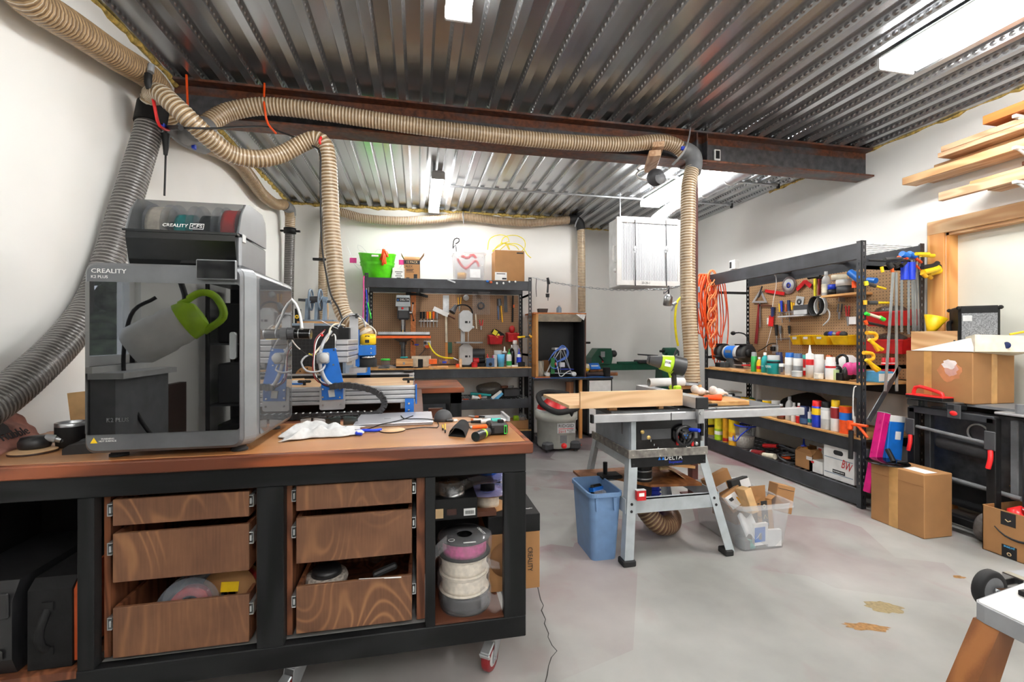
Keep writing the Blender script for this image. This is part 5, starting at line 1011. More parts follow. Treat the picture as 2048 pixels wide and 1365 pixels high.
m=MB('zinc');m.tube([P(735,507,Y=5.7),P(725,495,Y=5.7),P(716,490,Y=5.7),P(717,500,Y=5.7),P(727,504,Y=5.7)],.0016,5);m.tube([P(750,506,Y=5.7),P(755,499,Y=5.7),P(765,500,Y=5.7),P(770,492,Y=5.7),P(781,491,Y=5.7),P(790,505,Y=5.7)],.0016,5);solo('wire_loops','thin wire loops springing out of the green tub','wire',m)
a,b=P(785,536,Y=5.66),P(810,555,Y=5.66);m=MB('white');m.b2((a.x,5.66,TZ2),(b.x-.004,5.80,a.z));k=solo('small_box','small white printed box between green tub and tan carton','box',m);m=MB('ink')
for i,w in enumerate((.05,.08,.06,.09)):m.b2(((a.x+b.x)/2-w/2,5.6585,TZ2+.02+i*.024),((a.x+b.x)/2+w/2,5.6598,TZ2+.028+i*.024))
child(k,'print',m)
a,b=P(808,517,Y=5.66),P(840,555,Y=5.66);t=open_box('open tan carton printed 12 PACK on the rear rack',V(((a.x+b.x)/2,5.76,TZ2)),b.x-a.x,.20,a.z-TZ2,0,[(-60,.06),(35,.09),(40,.08),(-30+60,.07)],'card')
t.part('print_band',MB('ink').b2((-(b.x-a.x)/2,-.1012,(a.z-TZ2)*.74),((b.x-a.x)/2,-.1002,(a.z-TZ2)*.92)));h=a.z-TZ2
t.text('12 PACK',.038,'card_in',tf((0,-.1016,h*.83)),None,.13);t.text('ALEX',.040,'ink',tf((-.035,-.1008,h*.63)),None,.085)
m=MB('ink');m.b2((-.07,-.1012,h*.48),(.02,-.1002,h*.51));m.b2((-.07,-.1012,h*.42),(.01,-.1002,h*.45));m.b2((-.07,-.1012,h*.36),(.025,-.1002,h*.38));m.b2((.02,-.1012,h*.08),(.062,-.1002,h*.28));m.b2((-.07,-.1012,h*.08),(-.03,-.1002,h*.12));t.part('print_marks',m)
a,b=P(907,502,Y=5.62),P(972,555,Y=5.62);cx=(a.x+b.x)/2;w=b.x-a.x-.01;h=a.z-TZ2-.01
t=T('storage_tote','frosted clear plastic tote of red hose parts on top of the rear rack','tote',(cx,5.76,TZ2));m=MB('frosted_grey');rr=[(x,y)for x,y in m.rrect(w*.92,.27,.03)];r2=[(x,y)for x,y in m.rrect(w,.30,.03)]
m.ring([[(cx+x,5.76+y,TZ2+.001)for x,y in rr],[(cx+x,5.76+y,TZ2+h)for x,y in r2]],caps=(True,False));t.part('body',m);m=MB('frosted_grey');m.ring([[(cx+x*1.0,5.76+y,TZ2+h-.02)for x,y in r2],[(cx+x*1.05,5.76+y*1.05,TZ2+h-.02)for x,y in r2],[(cx+x*1.05,5.76+y*1.05,TZ2+h)for x,y in r2],[(cx+x,5.76+y,TZ2+h)for x,y in r2]],caps=(False,False),smooth=False);t.part('rim',m)
t.part('label',MB('paper').b2((cx+.0,5.762-.1485,TZ2+.045),(cx+.13,5.762-.1475,TZ2+.15)))
q_=random.Random(2)
m=MB('bright_red');m.tube([V((cx-.15,5.66,TZ2+.28)),V((cx-.1,5.66,TZ2+.2)),V((cx-.04,5.66,TZ2+.16)),V((cx+.02,5.67,TZ2+.22)),V((cx+.08,5.66,TZ2+.26)),V((cx+.12,5.66,TZ2+.19))],.016,8);m.tube([V((cx-.1,5.68,TZ2+.32)),V((cx-.02,5.7,TZ2+.30)),V((cx+.04,5.7,TZ2+.345)),V((cx+.09,5.7,TZ2+.30))],.018,8);solo('red_hoses','tangle of red plastic parts inside the clear tote','hose',m)
m=MB('amber');m.lathe([(.02,0),(.055,0),(.055,.07),(.02,.07)],(cx-.09,5.70,TZ2+.04),seg=24);solo('tape_roll','yellow tape roll inside the clear tote','tape',m)
m=MB('black');m.tube([P(906,497,Y=5.70),P(908,480,Y=5.70),P(917,477,Y=5.70),P(918,484,Y=5.70),P(911,488,Y=5.70)],.007,8);m.use('dark_steel');m.tube([P(906,498,Y=5.7),P(911,490,Y=5.70),P(913,505,Y=5.7)],.006,6);solo('hand_pump','black hooked handle sticking out of the clear tote','handle',m)
a,b,d=P(990,500,Y=5.60),P(1049,555,Y=5.60),P(976,500,Y=5.84)
m=MB('card');m.b2((a.x,5.60,TZ2),(b.x,5.86,a.z),.003);k=solo('cardboard_box','plain brown carton topped with yellow twine on the rear rack','box',m)
child(k,'label',MB('paper').b2((a.x-.001,5.5985,TZ2+.02),(a.x+.15,5.5998,TZ2+.12)));m=MB('ink');m.b2((a.x+.02,5.5975,TZ2+.095),(a.x+.13,5.5984,TZ2+.105));m.b2((a.x+.09,5.5975,TZ2+.03),(a.x+.145,5.5984,TZ2+.05));m.b2((b.x-.10,5.5985,a.z-.04),(b.x-.015,5.5998,a.z-.022));child(k,'print',m)
m=MB('lemon');y_=5.72;hub=P(1012,488,Y=y_)
for pp in([(975,500),(980,478),(1000,470),(1015,475),(1018,485)],[(1002,488),(1008,475),(1030,471),(1048,480),(1050,495),(1044,502)],[(1012,488),(1032,488),(1045,495),(1055,510),(1062,516)],[(985,502),(1000,492),(1012,486),(1020,500)],[(1000,500),(1014,490),(1030,492),(1038,500)],[(1004,486),(1012,489),(1018,500)],[(985,504),(998,490),(1016,484)]):m.tube([P(u,v,Y=y_+.02*math.sin(u))for u,v in pp],.0055,6)
solo('twine','loops of yellow twine on top of the brown carton','twine',m)
LZ=.553
def rest(name,label,cat,mt,u0,u1,v0,y,d=.12,z=LZ,bev=.006):
 a,b=P(u0,v0,Y=y),P(u1,v0,Y=y);m=MB(mt);m.b2((a.x,y,z+.0008),(b.x,y+d,a.z),bev);return solo(name,label,cat,m)
rest('small_box','orange and white box at the left of the lower rear shelf','box','deep_orange',926,938,800,5.53,.08,LZ+.0)
t=tool('spray_gun','white spray gun lying on the lower rear shelf','spray gun',dict(Y=5.56),[('body','white',9,[(944,795),(960,797)],6),('grip','black',7,[(956,798),(962,806)],6),('knob','orange',6,[(959,790),(960,797)])])
tool('blue_tool','blue handled tool lying behind the white spray gun','tool',dict(Y=5.65),[('body','teal',6,[(941,788),(982,791)],5)])
tool('cleaner_pack','slanting blue and white pack on the lower rear shelf','pack',dict(Y=5.58),[('pack','sky',12,[(985,801),(1004,785)],10,'flat'),('stripe','white',6,[(984,797),(1002,783)],5,'flat',.004)])
m=MB('bag_smoke');c=on_shelf(978,5.75,LZ);m.sph(c+V((0,0,.10)),(.17,.12,.10),14,10);m.v=[(x+.01*math.sin(31*z+9*y),y,max(LZ+.001,z+.02*math.sin(13*x)))for x,y,z in m.v];solo('plastic_bag','smoky plastic bag heaped on the lower rear shelf','bag',m)
rest('black_tray','black tray of parts at the right of the lower rear shelf','tray','black',1000,1038,800,5.56,.16);rest('tool_pouch','dark flat case under the smoky bag','case','charcoal',1008,1040,779,5.70,.15)
for i,(u,v,mt,lb)in enumerate(((967,806,'steel','steel fitting beside the spray gun on the lower rear shelf'),(1010,795,'brown','brown wood piece lying on the black tray'),(1024,797,'steel','steel bracket on the black tray of the lower rear shelf'))):p=P(u,v,Y=5.55);m=MB(mt);m.M=at(V((p.x,5.6,(LZ+.002)if i==0 else P(0,800,Y=5.56).z+.0)),0,0,30*i);m.b2((-.05,-.02,0),(.05,.02,.028),.004);solo('fitting',lb,'part',m)
a,b=P(1001,851,Y=5.50),P(1058,851,Y=5.50);t=open_box('open cardboard box of bits on the bottom of the rear rack',V(((a.x+b.x)/2,5.62,.169)),b.x-a.x,.22,.11,0,None)
m=MB('bag');p=P(1046,845,Y=5.56);m.sph((p.x,5.60,.30),(.06,.06,.06),12,8);solo('plastic_bag','clear bag poking out of the cardboard box on the rear rack bottom','bag',m)
m=MB('lime');p=P(1034,842,Y=5.6);m.b2((p.x-.04,5.6,.185),(p.x+.03,5.66,.32),.01);solo('green_pouch','olive pouch in the cardboard box on the rear rack bottom','pouch',m)
for i,(u,v,mt,lb,nm)in enumerate(((975,563,'blue','blue clip on the top beam of the rear rack','clip'),(982,565,'terracotta','tan leaf-shaped magnet on the top beam of the rear rack','magnet'),(994,567,'white','white earplug magnet nearest the tan magnet','magnet'),(1007,567,'white','pair of white earplug magnets on the top beam','magnet'),(1019,564,'white','white round magnet, third from the corner post','magnet'),(1031,564,'white','white round magnet, second from the corner post','magnet'))):
 p=P(u,v,Y=5.475);m=MB(mt);m.sph((p.x,5.476,p.z),(.018 if i<2 else .012,.007,.014));solo(nm,lb,nm,m)
m=MB('steel');p=P(903,562,Y=5.47);m.M=at(p,0,20,0);m.b2((-.05,0,-.01),(.05,.01,.006));solo('steel_clip','small bright steel clip in the middle of the top beam','clip',m)
for lb,mt,pts in(('pink bungee cord on the left post of the rear rack','pink',[(728,552),(727,570),(728,590),(727,612),(726,640)]),('blue cord hanging on the left post of the rear rack','royal',[(732,580),(734,600),(734,630),(733,652)]),('green cord with hook on the left post of the rear rack','neon',[(735,605),(738,618),(741,630),(742,638)])):
 m=MB(mt);m.tube([P(u,v,Y=5.45)for u,v in pts],.008,6);solo('cord',lb,'cord',m)
# back right corner: desk, spray booth, vacuum, lathe, filter
DY=5.56;DZ_=.795;dx0_,dx1_=1.42,2.50
t=T('desk','black desk with blue topped edge and white drawer fronts in the back corner','desk',(1.95,5.8,0));m=MB('desk_black');m.b2((dx0_,DY,DZ_-.03),(dx1_,6.05,DZ_-.004));m.use('blue');m.b2((dx0_,DY-.002,DZ_-.004),(dx1_,6.05,DZ_));t.part('desktop',m)
c=P(1176,0,Y=DY).x
m=MB('desk_black');m.b2((c,DY+.02,.04),(c+.02,6.04,DZ_-.031));m.b2((dx1_-.022,DY+.02,.0),(dx1_-.002,6.04,DZ_-.031));m.b2((c,DY+.02,.04),(dx1_-.002,6.04,.06));m.b2((c+.02,6.02,.06),(dx1_-.022,6.04,DZ_-.031));t.part('body',m);t.part('side_panel',MB('desk_black').b2((dx0_,DY+.02,0),(dx0_+.02,6.04,DZ_-.031)))
t.part('drawer',MB('white').b2((c+.022,DY+.004,DZ_-.20),(dx1_-.025,DY+.022,DZ_-.045),.002));t.part('door',MB('white').b2((c+.022,DY+.004,.065),(dx1_-.025,DY+.022,DZ_-.26),.002));t.part('shelf_board',MB('desk_black').b2((c+.02,DY+.02,DZ_-.25),(dx1_-.022,6.02,DZ_-.215)))
m=MB('pine_z');a=P(1163,0,Y=DY+.01).x;m.b2((a-.02,DY+.03,.0),(a+.018,DY+.07,DZ_-.031));solo('timber_post','bare timber post standing under the desk beside the vacuum','post',m)
m=MB('leg_wood');m.b2((a-.14,DY+.20,0),(a-.04,DY+.24,.72));solo('plank','orange brown plank standing behind the vacuum','plank',m)
t=T('spray_booth','open fronted spray booth with black lining and wooden frame on the desk','booth',(1.78,5.8,DZ_));y0=5.60
a,b=P(1072,757,Y=y0),P(1172,626,Y=y0);x0,x1,z0,z1=a.x,b.x,DZ_+.001,b.z;yb=6.04
m=MB('booth_black');m.b2((x0+.02,yb-.02,z0),(x1-.01,yb,z1-.02));m.b2((x0+.015,y0+.03,z0),(x0+.022,yb,z1-.02));m.b2((x1-.024,y0+.01,z0),(x1-.014,yb,z1-.02));m.b2((x0+.02,y0,z0),(x1-.02,yb-.02,z0+.006));t.part('lining',m)
m=MB('pine_z');m.b2((x0,y0,z0),(x0+.03,y0+.03,z1-.02));m.b2((x0,y0+.03,z0),(x0+.014,yb,z1-.02));t.part('side_frame',m);t.part('side_frame',MB('brown').b2((x1-.013,y0,z0),(x1,yb,z1-.02)));t.part('top_board',MB('oak_orange').b2((x0-.04,y0-.01,z1-.02),(x1,yb,z1-.004)))
m=MB('cream');m.slab([V((x0+.03,y0,z1-.025)),V((x0+.03,y0+.12,z1-.115)),V((x1-.02,y0+.12,z1-.115)),V((x1-.02,y0,z1-.025))],.006);t.part('valance',m);m=MB('foil');m.slab([V((x1-.14,y0-.004,z1-.022)),V((x1-.03,y0-.004,z1-.10)),V((x1-.004,y0-.004,z1-.022))],.004);t.part('foil_corner',m)
m=MB('grey_plastic');m.use('white_bark');c=V((P(1079,0,Y=5.66).x,5.68,z0+.0065));m.lathe([(0,0),(.062,0),(.060,.10),(.062,.20),(.05,.205),(0,.2)],c,seg=18);solo('bark_log','grey bark covered log section at the left of the spray booth','log',m)
m=MB('card_dark');m.M=at((P(1093,0,Y=5.78).x,5.78,z0+.0065),-8,0,12);m.b2((-.05,0,0),(.05,.008,.21));solo('card_scrap','brown card scrap standing behind the bark log','card',m)
m=MB('oak_orange');m.b2((P(1070,0,Y=5.575).x,5.565,DZ_+.0005),(P(1100,0,Y=5.575).x,5.595,DZ_+.018));solo('wood_strip','thin red brown wood strip in front of the bark log','wood strip',m)
Y_=5.70;q=lambda u,v,d=0:P(u,v,Y=Y_+d);t=T('frame_printer','small open frame 3D printer with blue wires inside the spray booth','3D printer',(q(1122,0).x,Y_,z0+.007));f0,zb=z0+.007,z0+.03
apex=q(1121,698)
for d in(-.07,.07):
 for u in(1092,1143):t.part('rod',MB('zinc').cyl(q(u,747,d),V((apex.x+(u-1117)*.0006,Y_+d,apex.z)),.006,seg=8))
 t.part('rod',MB('zinc').cyl(q(1092,746,d),q(1145,748,d),.006,seg=8))
t.part('vertical_rod',MB('zinc').cyl(q(1121,745),apex,.006));t.part('top_bracket',MB('white').b2(tuple(apex+V((-.10,-.08,-.012))),tuple(apex+V((.05,.08,.014))),.004))
for u in(1092,1144):m=MB('white');c=q(u,748);m.lathe([(.010,-.09),(.03,-.09),(.03,.09),(.010,.09)],(c.x,Y_,f0+.031),'y',14);t.part('corner_foot',m)
t.part('bed',MB('royal').b2(tuple(q(1112,740,-.08)),tuple(q(1140,737,.08))));t.part('circuit_board',MB(mat('pcb',(24,120,60),.4,0,.3,60)).b2(tuple(q(1102,748,-.10)),tuple(q(1109,716,-.09))));t.part('red_part',MB('red').b2(tuple(q(1109,731,-.06)),tuple(q(1113,726,.0))));t.part('hot_end',MB('white').b2(tuple(q(1120,735,-.03)),tuple(q(1127,725,.03)),.004))
m=MB(mat('wire_blue',(90,130,220),.4))
for k in range(4):m.tube([q(1097,722,-.09),q(1104+k,712-2*k,-.10),q(1116,701-k,-.09),q(1126,697-2*k,-.08),q(1134+k,703,-.06),q(1131+k,713+k,-.05),q(1120,720+k,-.04),q(1114,724,-.03)],.0045,6)
m.tube([q(1108,715,-.11),q(1114,722,-.12),q(1114,736,-.12),q(1106,737,-.12),q(1100,733,-.11)],.006,6);t.part('wires',m);t.part('white_cable',MB('white').tube([q(1112,725,-.10),q(1116,738,-.12),q(1119,752,-.12),q(1124,753,-.12),q(1132,746,-.10),q(1140,742,-.08)],.006,6))
m=MB('dark_brown');p=P(1085,622,Y=5.72);m.prism([(-.05,0),(.05,0),(.062,.055),(-.062,.055)],-.05,.05,'xz');solo('wooden_block','dark tapered wooden block on top of the spray booth','block',m,None,V((p.x,5.72,z1-.0035)))
vessel('bottle','small grey bottle on top of the spray booth',V((P(1118,0,Y=5.75).x,5.75,z1-.0035)),.034,.105,'grey_blue','light_grey',face=FRONT)
m=MB('black');p=P(1176,686,Y=5.8);m.cyl((x1,5.8,p.z),(p.x+.03,5.8,p.z),.014);t2=bpy.data.objects['spray_booth'];o=bpy.data.objects.new('crank_handle',m.mesh('crank_handle',t2.location));COL.objects.link(o);o.parent=t2
def dz(name,lab,cat,mt,u,y,sx,sy,sz,rz=0,z=DZ_,bev=.004):m=MB(mt);p=P(u,0,Y=y);m.b2((-sx/2,-sy/2,0),(sx/2,sy/2,sz),bev);return solo(name,lab,cat,m,None,V((p.x,y,z+.0006)),rz)
m=MB('dark_brown');a,b=P(1172,752,Y=5.62),P(1213,750,Y=5.62)
m.tube([V((a.x,5.62,DZ_+.03)),V((a.x+.1,5.64,DZ_+.035)),V((b.x,5.63,DZ_+.03))],.028,8);solo('belt_roll','dark rolled bundle lying on the desk right of the booth','roll',m)
m=MB('leg_wood');m.cyl((a.x+.08,5.70,DZ_+.075),(b.x+.08,5.70,DZ_+.075),.018);m.cyl((a.x+.25,5.60,DZ_+.035),(b.x+.13,5.57,DZ_+.035),.02,.022);solo('turned_handle','brown turned wooden handles on the dark bundle beside the lathe','handle',m)
dz('black_block','black square block on the desk in front of the lathe','block','black',1213,5.60,.075,.08,.12);m=MB('blue');m.M=at(P(1189,733,Y=5.66),40,0,0);m.box((0,0,0),(.14,.11,.02),.004);m.use('white');m.box((0,-.005,.011),(.10,.02,.002));solo('sandpaper_pack','blue printed pack lying on the bundle beside the booth','pack',m)
m=MB('cream');p=P(1173,740,Y=5.7);m.sph((p.x,5.70,DZ_+.12),(.06,.05,.05),10,7);m.use('yellow');m.sph((p.x-.02,5.68,DZ_+.09),(.05,.04,.03),10,7);solo('rag','cream and yellow rag beside the spray booth','rag',m)
c=V((1.615,5.20,0));t=T('shop_vacuum','grey shop vacuum with red lid standing in front of the desk','vacuum',c);r0,r1=.225,.245
m=MB('saw_grey');m.use(mat('vac_grey',(190,192,184),.5,0,.05));m.lathe([(0,.03),(r0*.96,.03),(r0,.05),(r0*1.03,.34),(r1*1.02,.345),(r1*1.03,.44),(r1,.445),(0,.445)],c,seg=40,caps=False);t.part('drum',m)
m=MB('red');m.lathe([(r1*.96,.446),(r1*.9,.50),(r1*.55,.56),(.08,.62),(0,.62)],c,seg=32,caps=False);m.use('light_grey');m.lathe([(r1*1.0,.445),(r1*1.0,.46),(r1*.9,.47)],c,seg=32,caps=False);t.part('lid',m)
m=MB('rubber');m.tube([c+V(p)for p in((.22,-.12,.48),(.10,-.22,.47),(-.05,-.25,.46),(-.16,-.22,.50),(-.22,-.10,.56),(-.20,.05,.62),(-.08,.16,.64),(.08,.14,.63),(.16,.04,.62))],.034,12);t.part('hose',m);t.part('hose_socket',MB('black').cyl(c+V((.08,-.23,.43)),c+V((.14,-.17,.50)),.045))
for x in(-.16,.17):m=MB('charcoal');m.M=at(c+V((x,-.19,0)),0,0,25 if x<0 else-25);m.box((0,0,.065),(.125,.10,.09),.02);m.cyl((0,0,0),(0,0,.03),.022);t.part('caster_foot',m)
for x in(-.15,.15):t.part('caster_foot',MB('charcoal').b2(tuple(c+V((x-.05,.12,0))),tuple(c+V((x+.05,.22,.10)))))
t.part('drain_plug',MB('bright_red').lathe([(0,-.04),(.02,-.04),(.03,-.025),(.032,.01)],c+V((.02,-r0*.985,.07)),'y',16));t.part('drain_recess',MB('mid_grey').b2(tuple(c+V((-.025,-r0*1.02,.10))),tuple(c+V((.055,-r0*.97,.19)))))
lx=c+V((.045,-r0*1.045,0));t.part('label',MB('light_grey').b2((lx.x-.105,lx.y-.001,.215),(lx.x+.105,lx.y+.012,.325)))
t.text('RIDGID',.052,'ink',tf((lx.x,lx.y-.002,.298)),None,.18);t.text('2in1',.045,'red',tf((lx.x-.045,lx.y-.002,.235)),None,.085);t.text('BLOWER\nVAC',.020,'ink',tf((lx.x+.05,lx.y-.002,.238)),None,.075);t.part('label_stripe',MB('bright_red').b2((lx.x-.09,lx.y-.002,.264),(lx.x+.09,lx.y-.0005,.270)))
m=MB('cord_orange');m.tube([(1.87,5.40,.16),(1.885,5.36,.10),(1.88,5.30,.03),(1.90,5.25,.006),(1.94,5.22,.006)],.006,6);solo('cable','orange power cable trailing beside the shop vacuum','cable',m)
Y_=6.24;q=lambda u,v,d=0:P(u,v,Y=Y_+d);t=T('lathe','dark green wood lathe along the recessed back wall','lathe',(3.1,Y_,0));bz1=q(1205,728).z;bz0=q(1205,741).z
hx0,hx1=q(1177,0).x,q(1216,0).x
m=MB('lathe_green');m.b2((hx0-.12,Y_-.06,bz0),(q(1340,0).x,Y_+.06,bz1),.006);m.b2((q(1232,0).x,Y_-.065,bz1-.004),(q(1322,0).x,Y_-.02,bz1+.03),.004);t.part('bed',m)
m=MB('lathe_green');zt=q(1205,697).z;m.prism([(hx0,bz1),(hx0,q(1205,715).z),(hx0+.10,zt),(hx1,zt),(hx1+.02,bz1+.1),(hx1,bz1)],Y_-.12,Y_+.12,'xz');h=t.part('headstock',m);t.part('control_panel',MB('grey_plastic').b2((q(1195,0).x,Y_-.125,q(1205,714).z),(q(1203,0).x,Y_-.1205,q(1205,703).z)),h);t.part('switch',MB('red').b2((q(1197,0).x,Y_-.13,q(1205,725).z),(q(1200,0).x,Y_-.1205,q(1205,720).z)),h)
t.part('lever',MB('lathe_dark').cyl(q(1199,712,-.16),q(1207,722,-.14),.012));a=q(1217,708);t.part('spindle',MB('lathe_dark').cyl(a,a+V((.06,0,0)),.02));t.part('chuck',MB('lathe_dark').lathe([(0,.04),(.04,.04),(.05,.06),(.05,.10),(.03,.12),(0,.12)],(a.x,Y_,a.z),'x',20));t.part('face_plate',MB('lathe_dark').lathe([(0,0),(.07,0),(.07,.016),(0,.016)],(a.x,Y_,q(1205,720).z),'x',24))
a=q(1297,712,-.1);m=MB('black_steel');m.prism([(a.x-.17,a.z+.03),(a.x+.14,a.z+.01),(a.x+.13,a.z-.012),(a.x-.16,a.z+.01)],Y_-.13,Y_-.08,'xz');m.cyl((a.x,Y_-.1,bz1+.02),(a.x,Y_-.1,a.z),.016);m.b2((a.x-.16,Y_-.12,bz1+.004),(a.x+.08,Y_+.06,bz1+.05),.01);t.part('tool_rest',m)
a=q(1327,703);m=MB('lathe_green');m.cyl((a.x,Y_,a.z),(a.x+.20,Y_,a.z),.055);m.b2((a.x+.04,Y_-.05,bz1),(a.x+.16,Y_+.05,a.z));t.part('tailstock',m);t.part('quill',MB('lathe_dark').cyl((a.x-.06,Y_,a.z),(a.x,Y_,a.z),.018))
for x,w in((q(1318,0).x,.24),(hx0+.04,.24)):m=MB('lathe_green');m.prism([(x-.04,0),(x+w,0),(x+w*.72,bz0),(x,bz0)],Y_-.10,Y_+.10,'xz');t.part('leg',m)
A_,B_,C_,D_=P(1066,556,Y=5.49),P(1180,576,Y=5.15),P(1290,580,Y=4.7),P(1366,570,Y=4.30)
t=T('hanging_chain','steel chain strung from the rear rack towards the column','chain',C_);cp=spline([A_,P(1110,566,Y=5.35),B_,P(1235,580,Y=4.95),C_,P(1332,578,Y=4.5),D_,P(1384,562,Y=3.45)],.042);m=MB('zinc')
for i,(a,b)in enumerate(zip(cp,cp[1:])):
 d=(b-a);sd=V((0,0,1))if i%2 else d.cross(V((0,0,1))).normalized();e=d*.12;s_=sd*.0085
 m.tube([a-e+s_*.4,a+e+s_,b-e+s_,b+e+s_*.4,b+e-s_*.4,b-e-s_,a+e-s_,a-e-s_*.4],.0032,5,step=.012,closed=True)
t.part('links',m)
tool('gauge','small black air fitting with gauge hanging on the chain','gauge',dict(Y=5.36),[('hanger','ink',2,[(1094,560),(1096,572)],3),('block','ink',5,[(1095,556),(1098,569)],5),('stem','charcoal',3.5,[(1096,569),(1095,586)],4),('dial','ink',8,[(1095,588),(1095,595)],7),('tip','dark_steel',2,[(1096,595),(1096,602)],1)])
tool('hook','thin black wire hook hanging next to the rack post','hook',dict(Y=5.45),[('wire','ink',1.2,[(1073,558),(1072,575),(1073,594)])])
a=P(1337,592,Y=4.48);m=MB('chrome');m.use('steel');m.M=at(a,14,0,0);m.lathe([(.004,.02),(.03,.01),(.046,-.01),(.046,-.10),(.04,-.108),(0,-.108)],seg=24,caps=False);k=solo('spray_cup','shiny metal spray gun cup hanging from the chain','cup',m);m=MB('ink');m.tube([P(1337,573,Y=4.48),P(1336,580,Y=4.46),P(1327,588,Y=4.45),P(1328,584,Y=4.46)],.006,6);m.cyl(P(1337,572,Y=4.48),a,.008);child(k,'hanger',m)
m=MB('yellow_hose');m.tube([P(1363,595,Y=4.35),P(1356,601,Y=4.35),P(1352,615,Y=4.35),P(1350,640,Y=4.36),P(1352,670,Y=4.38),P(1356,692,Y=4.4)],.012,10);k=solo('air_hose','yellow air hose looping down beside the vertical dust hose','hose',m);m=MB('grey_plastic');p=P(1352,606,Y=4.33);m.cyl(p,p+V((-.04,0,-.02)),.016);m.cyl(p,P(1343,622,Y=4.33),.008);child(k,'coupling',m)
y=4.70;a,b=P(1234,570,Y=y),P(1364,441,Y=y);t=T('air_filter','white hanging shop air filter box with pleated face','air filter',((a.x+b.x)/2,y+.15,a.z));x0,x1,z0,z1=a.x,b.x,a.z,b.z
m=MB('light_grey');m.b2((x0+.05,y+.03,z0-.01),(x1-.02,y+.34,z1+.02),.01);t.part('fan_housing',m);fw=.055;m=MB('frame_white')
for p_ in(((x0,y,z0),(x0+fw,y+.03,z1)),((x1-fw,y,z0),(x1,y+.03,z1)),((x0+fw,y,z0),(x1-fw,y+.03,z0+fw)),((x0+fw,y,z1-fw),(x1-fw,y+.03,z1))):m.b2(*p_)
t.part('frame',m);t.part('filter_media',MB('filter_media').b2((x0+fw,y+.012,z0+fw),(x1-fw,y+.028,z1-fw)))
t.text('20-20-1',.038,'ink',tf(((x0+x1)/2-.05,y-.0008,z0+.028)),None,.10);t.text('20-20-1',.038,'mid_grey',tf(((x0+x1)/2-.05,y-.0008,z1-.026))@rot(0,0,180),None,.10)
for u in(1270,1332):
 for v0,v1 in((440,492),(506,572)):t.part('strap',MB('ink').tube([P(u,v0,Y=y-.006),P(u+1,v1,Y=y-.006)],.005,6))
 t.part('strap_ring',MB('zinc').lathe([(.018,-.003),(.024,-.003),(.024,.003),(.018,.003),(.018,-.003)],P(u+1,499,Y=y-.008),'y',16,caps=False))
m=MB('white');m.tube([P(1236,495,Y=y+.05),P(1228,492,Y=y+.05),P(1227,510,Y=y+.05),P(1228,523,Y=y+.05),P(1238,525,Y=y+.05)],.012,8);t.part('handle',m);t.part('knob',MB('white').sph(P(1231,541,Y=y+.05),.026))
for x in(x0+.12,x1-.1):t.part('hanger',MB('zinc').cyl((x,y+.18,z1+.02),(x,y+.18,ZC+.02),.005))
m=MB('foil');m.use('zinc');m.cyl((2.97,3.62,2.868),(2.97,4.62,2.868),.078,seg=24);k=solo('air_duct','round galvanised duct under the deck right of the strip light','duct',m);m=MB('foil');m.tube([(2.97,4.62,2.868),(2.965,4.78,2.86),(2.90,4.92,2.80),(2.80,4.97,2.72),(2.72,4.96,2.64)],lambda q:.074+.004*math.sin(q*150),18,step=.006);child(k,'flexible_end',m);m=MB('white')
for y in(3.9,4.3):m.lathe([(.0785,-.006),(.082,-.006),(.082,.006),(.0785,.006)],(2.97,y,2.868),'y',24,caps=False)
child(k,'strap',m)
def conduit(lab,y,x0,x1):m=MB('zinc');m.cyl((x0,y,ZC-.014),(x1,y,ZC-.014),.0115,seg=10);k=solo('conduit',lab,'conduit',m);child(k,'end_clip',MB('ink').b2((x1-.02,y-.014,ZC-.05),(x1,y+.014,ZC-.001)))
conduit('thin steel conduit running across the deck to the right wall, nearer the back',5.0,.27,3.84);conduit('short steel conduit across the deck, nearer the beam',4.25,2.30,3.84)
m=MB('white');m.tube([P(1315,330,Y=4.15),P(1285,340,Y=4.2),P(1272,350,Y=4.2),P(1285,359,Y=4.2),P(1330,362,Y=4.2)],.011,8);solo('conduit_bend','bent white conduit behind the round speaker under the beam','conduit',m)
a,b=P(1427,322,Y=3.36),P(1439,301,Y=3.36);m=MB('white');m.b2((a.x,3.345,a.z),(b.x,3.361,b.z),.003);k=solo('thermometer','small white thermometer with dark display on the beam','thermometer',m);child(k,'display',MB('black').b2((a.x+.010,3.343,a.z+.014),(b.x-.010,3.3455,b.z-.012)))
c=P(1311,350,Y=3.22);t=T('speaker_mount','dark ball speaker hung from a timber block clamped to the beam','speaker',c);a,b=P(1288,342,Y=3.36),P(1336,318,Y=3.14)
m=MB('fir');m.M=at((c.x,3.27,BZ0-.045),0,0,-22);m.box((0,0,0),(.085,.34,.045),.002);t.part('lower_block',m);m=MB('fir');m.M=at((c.x+.02,3.24,BZ0+.037),0,0,-22);m.box((0,0,0),(.085,.22,.040),.002);t.part('upper_block',m)
t.part('housing',MB('charcoal').sph(c+V((0,0,-.02)),.066,24,16));t.part('grille',MB('mid_grey').lathe([(0,-.010),(.03,-.007),(.045,0)],c+V((.01,-.058,-.045)),'y',20))
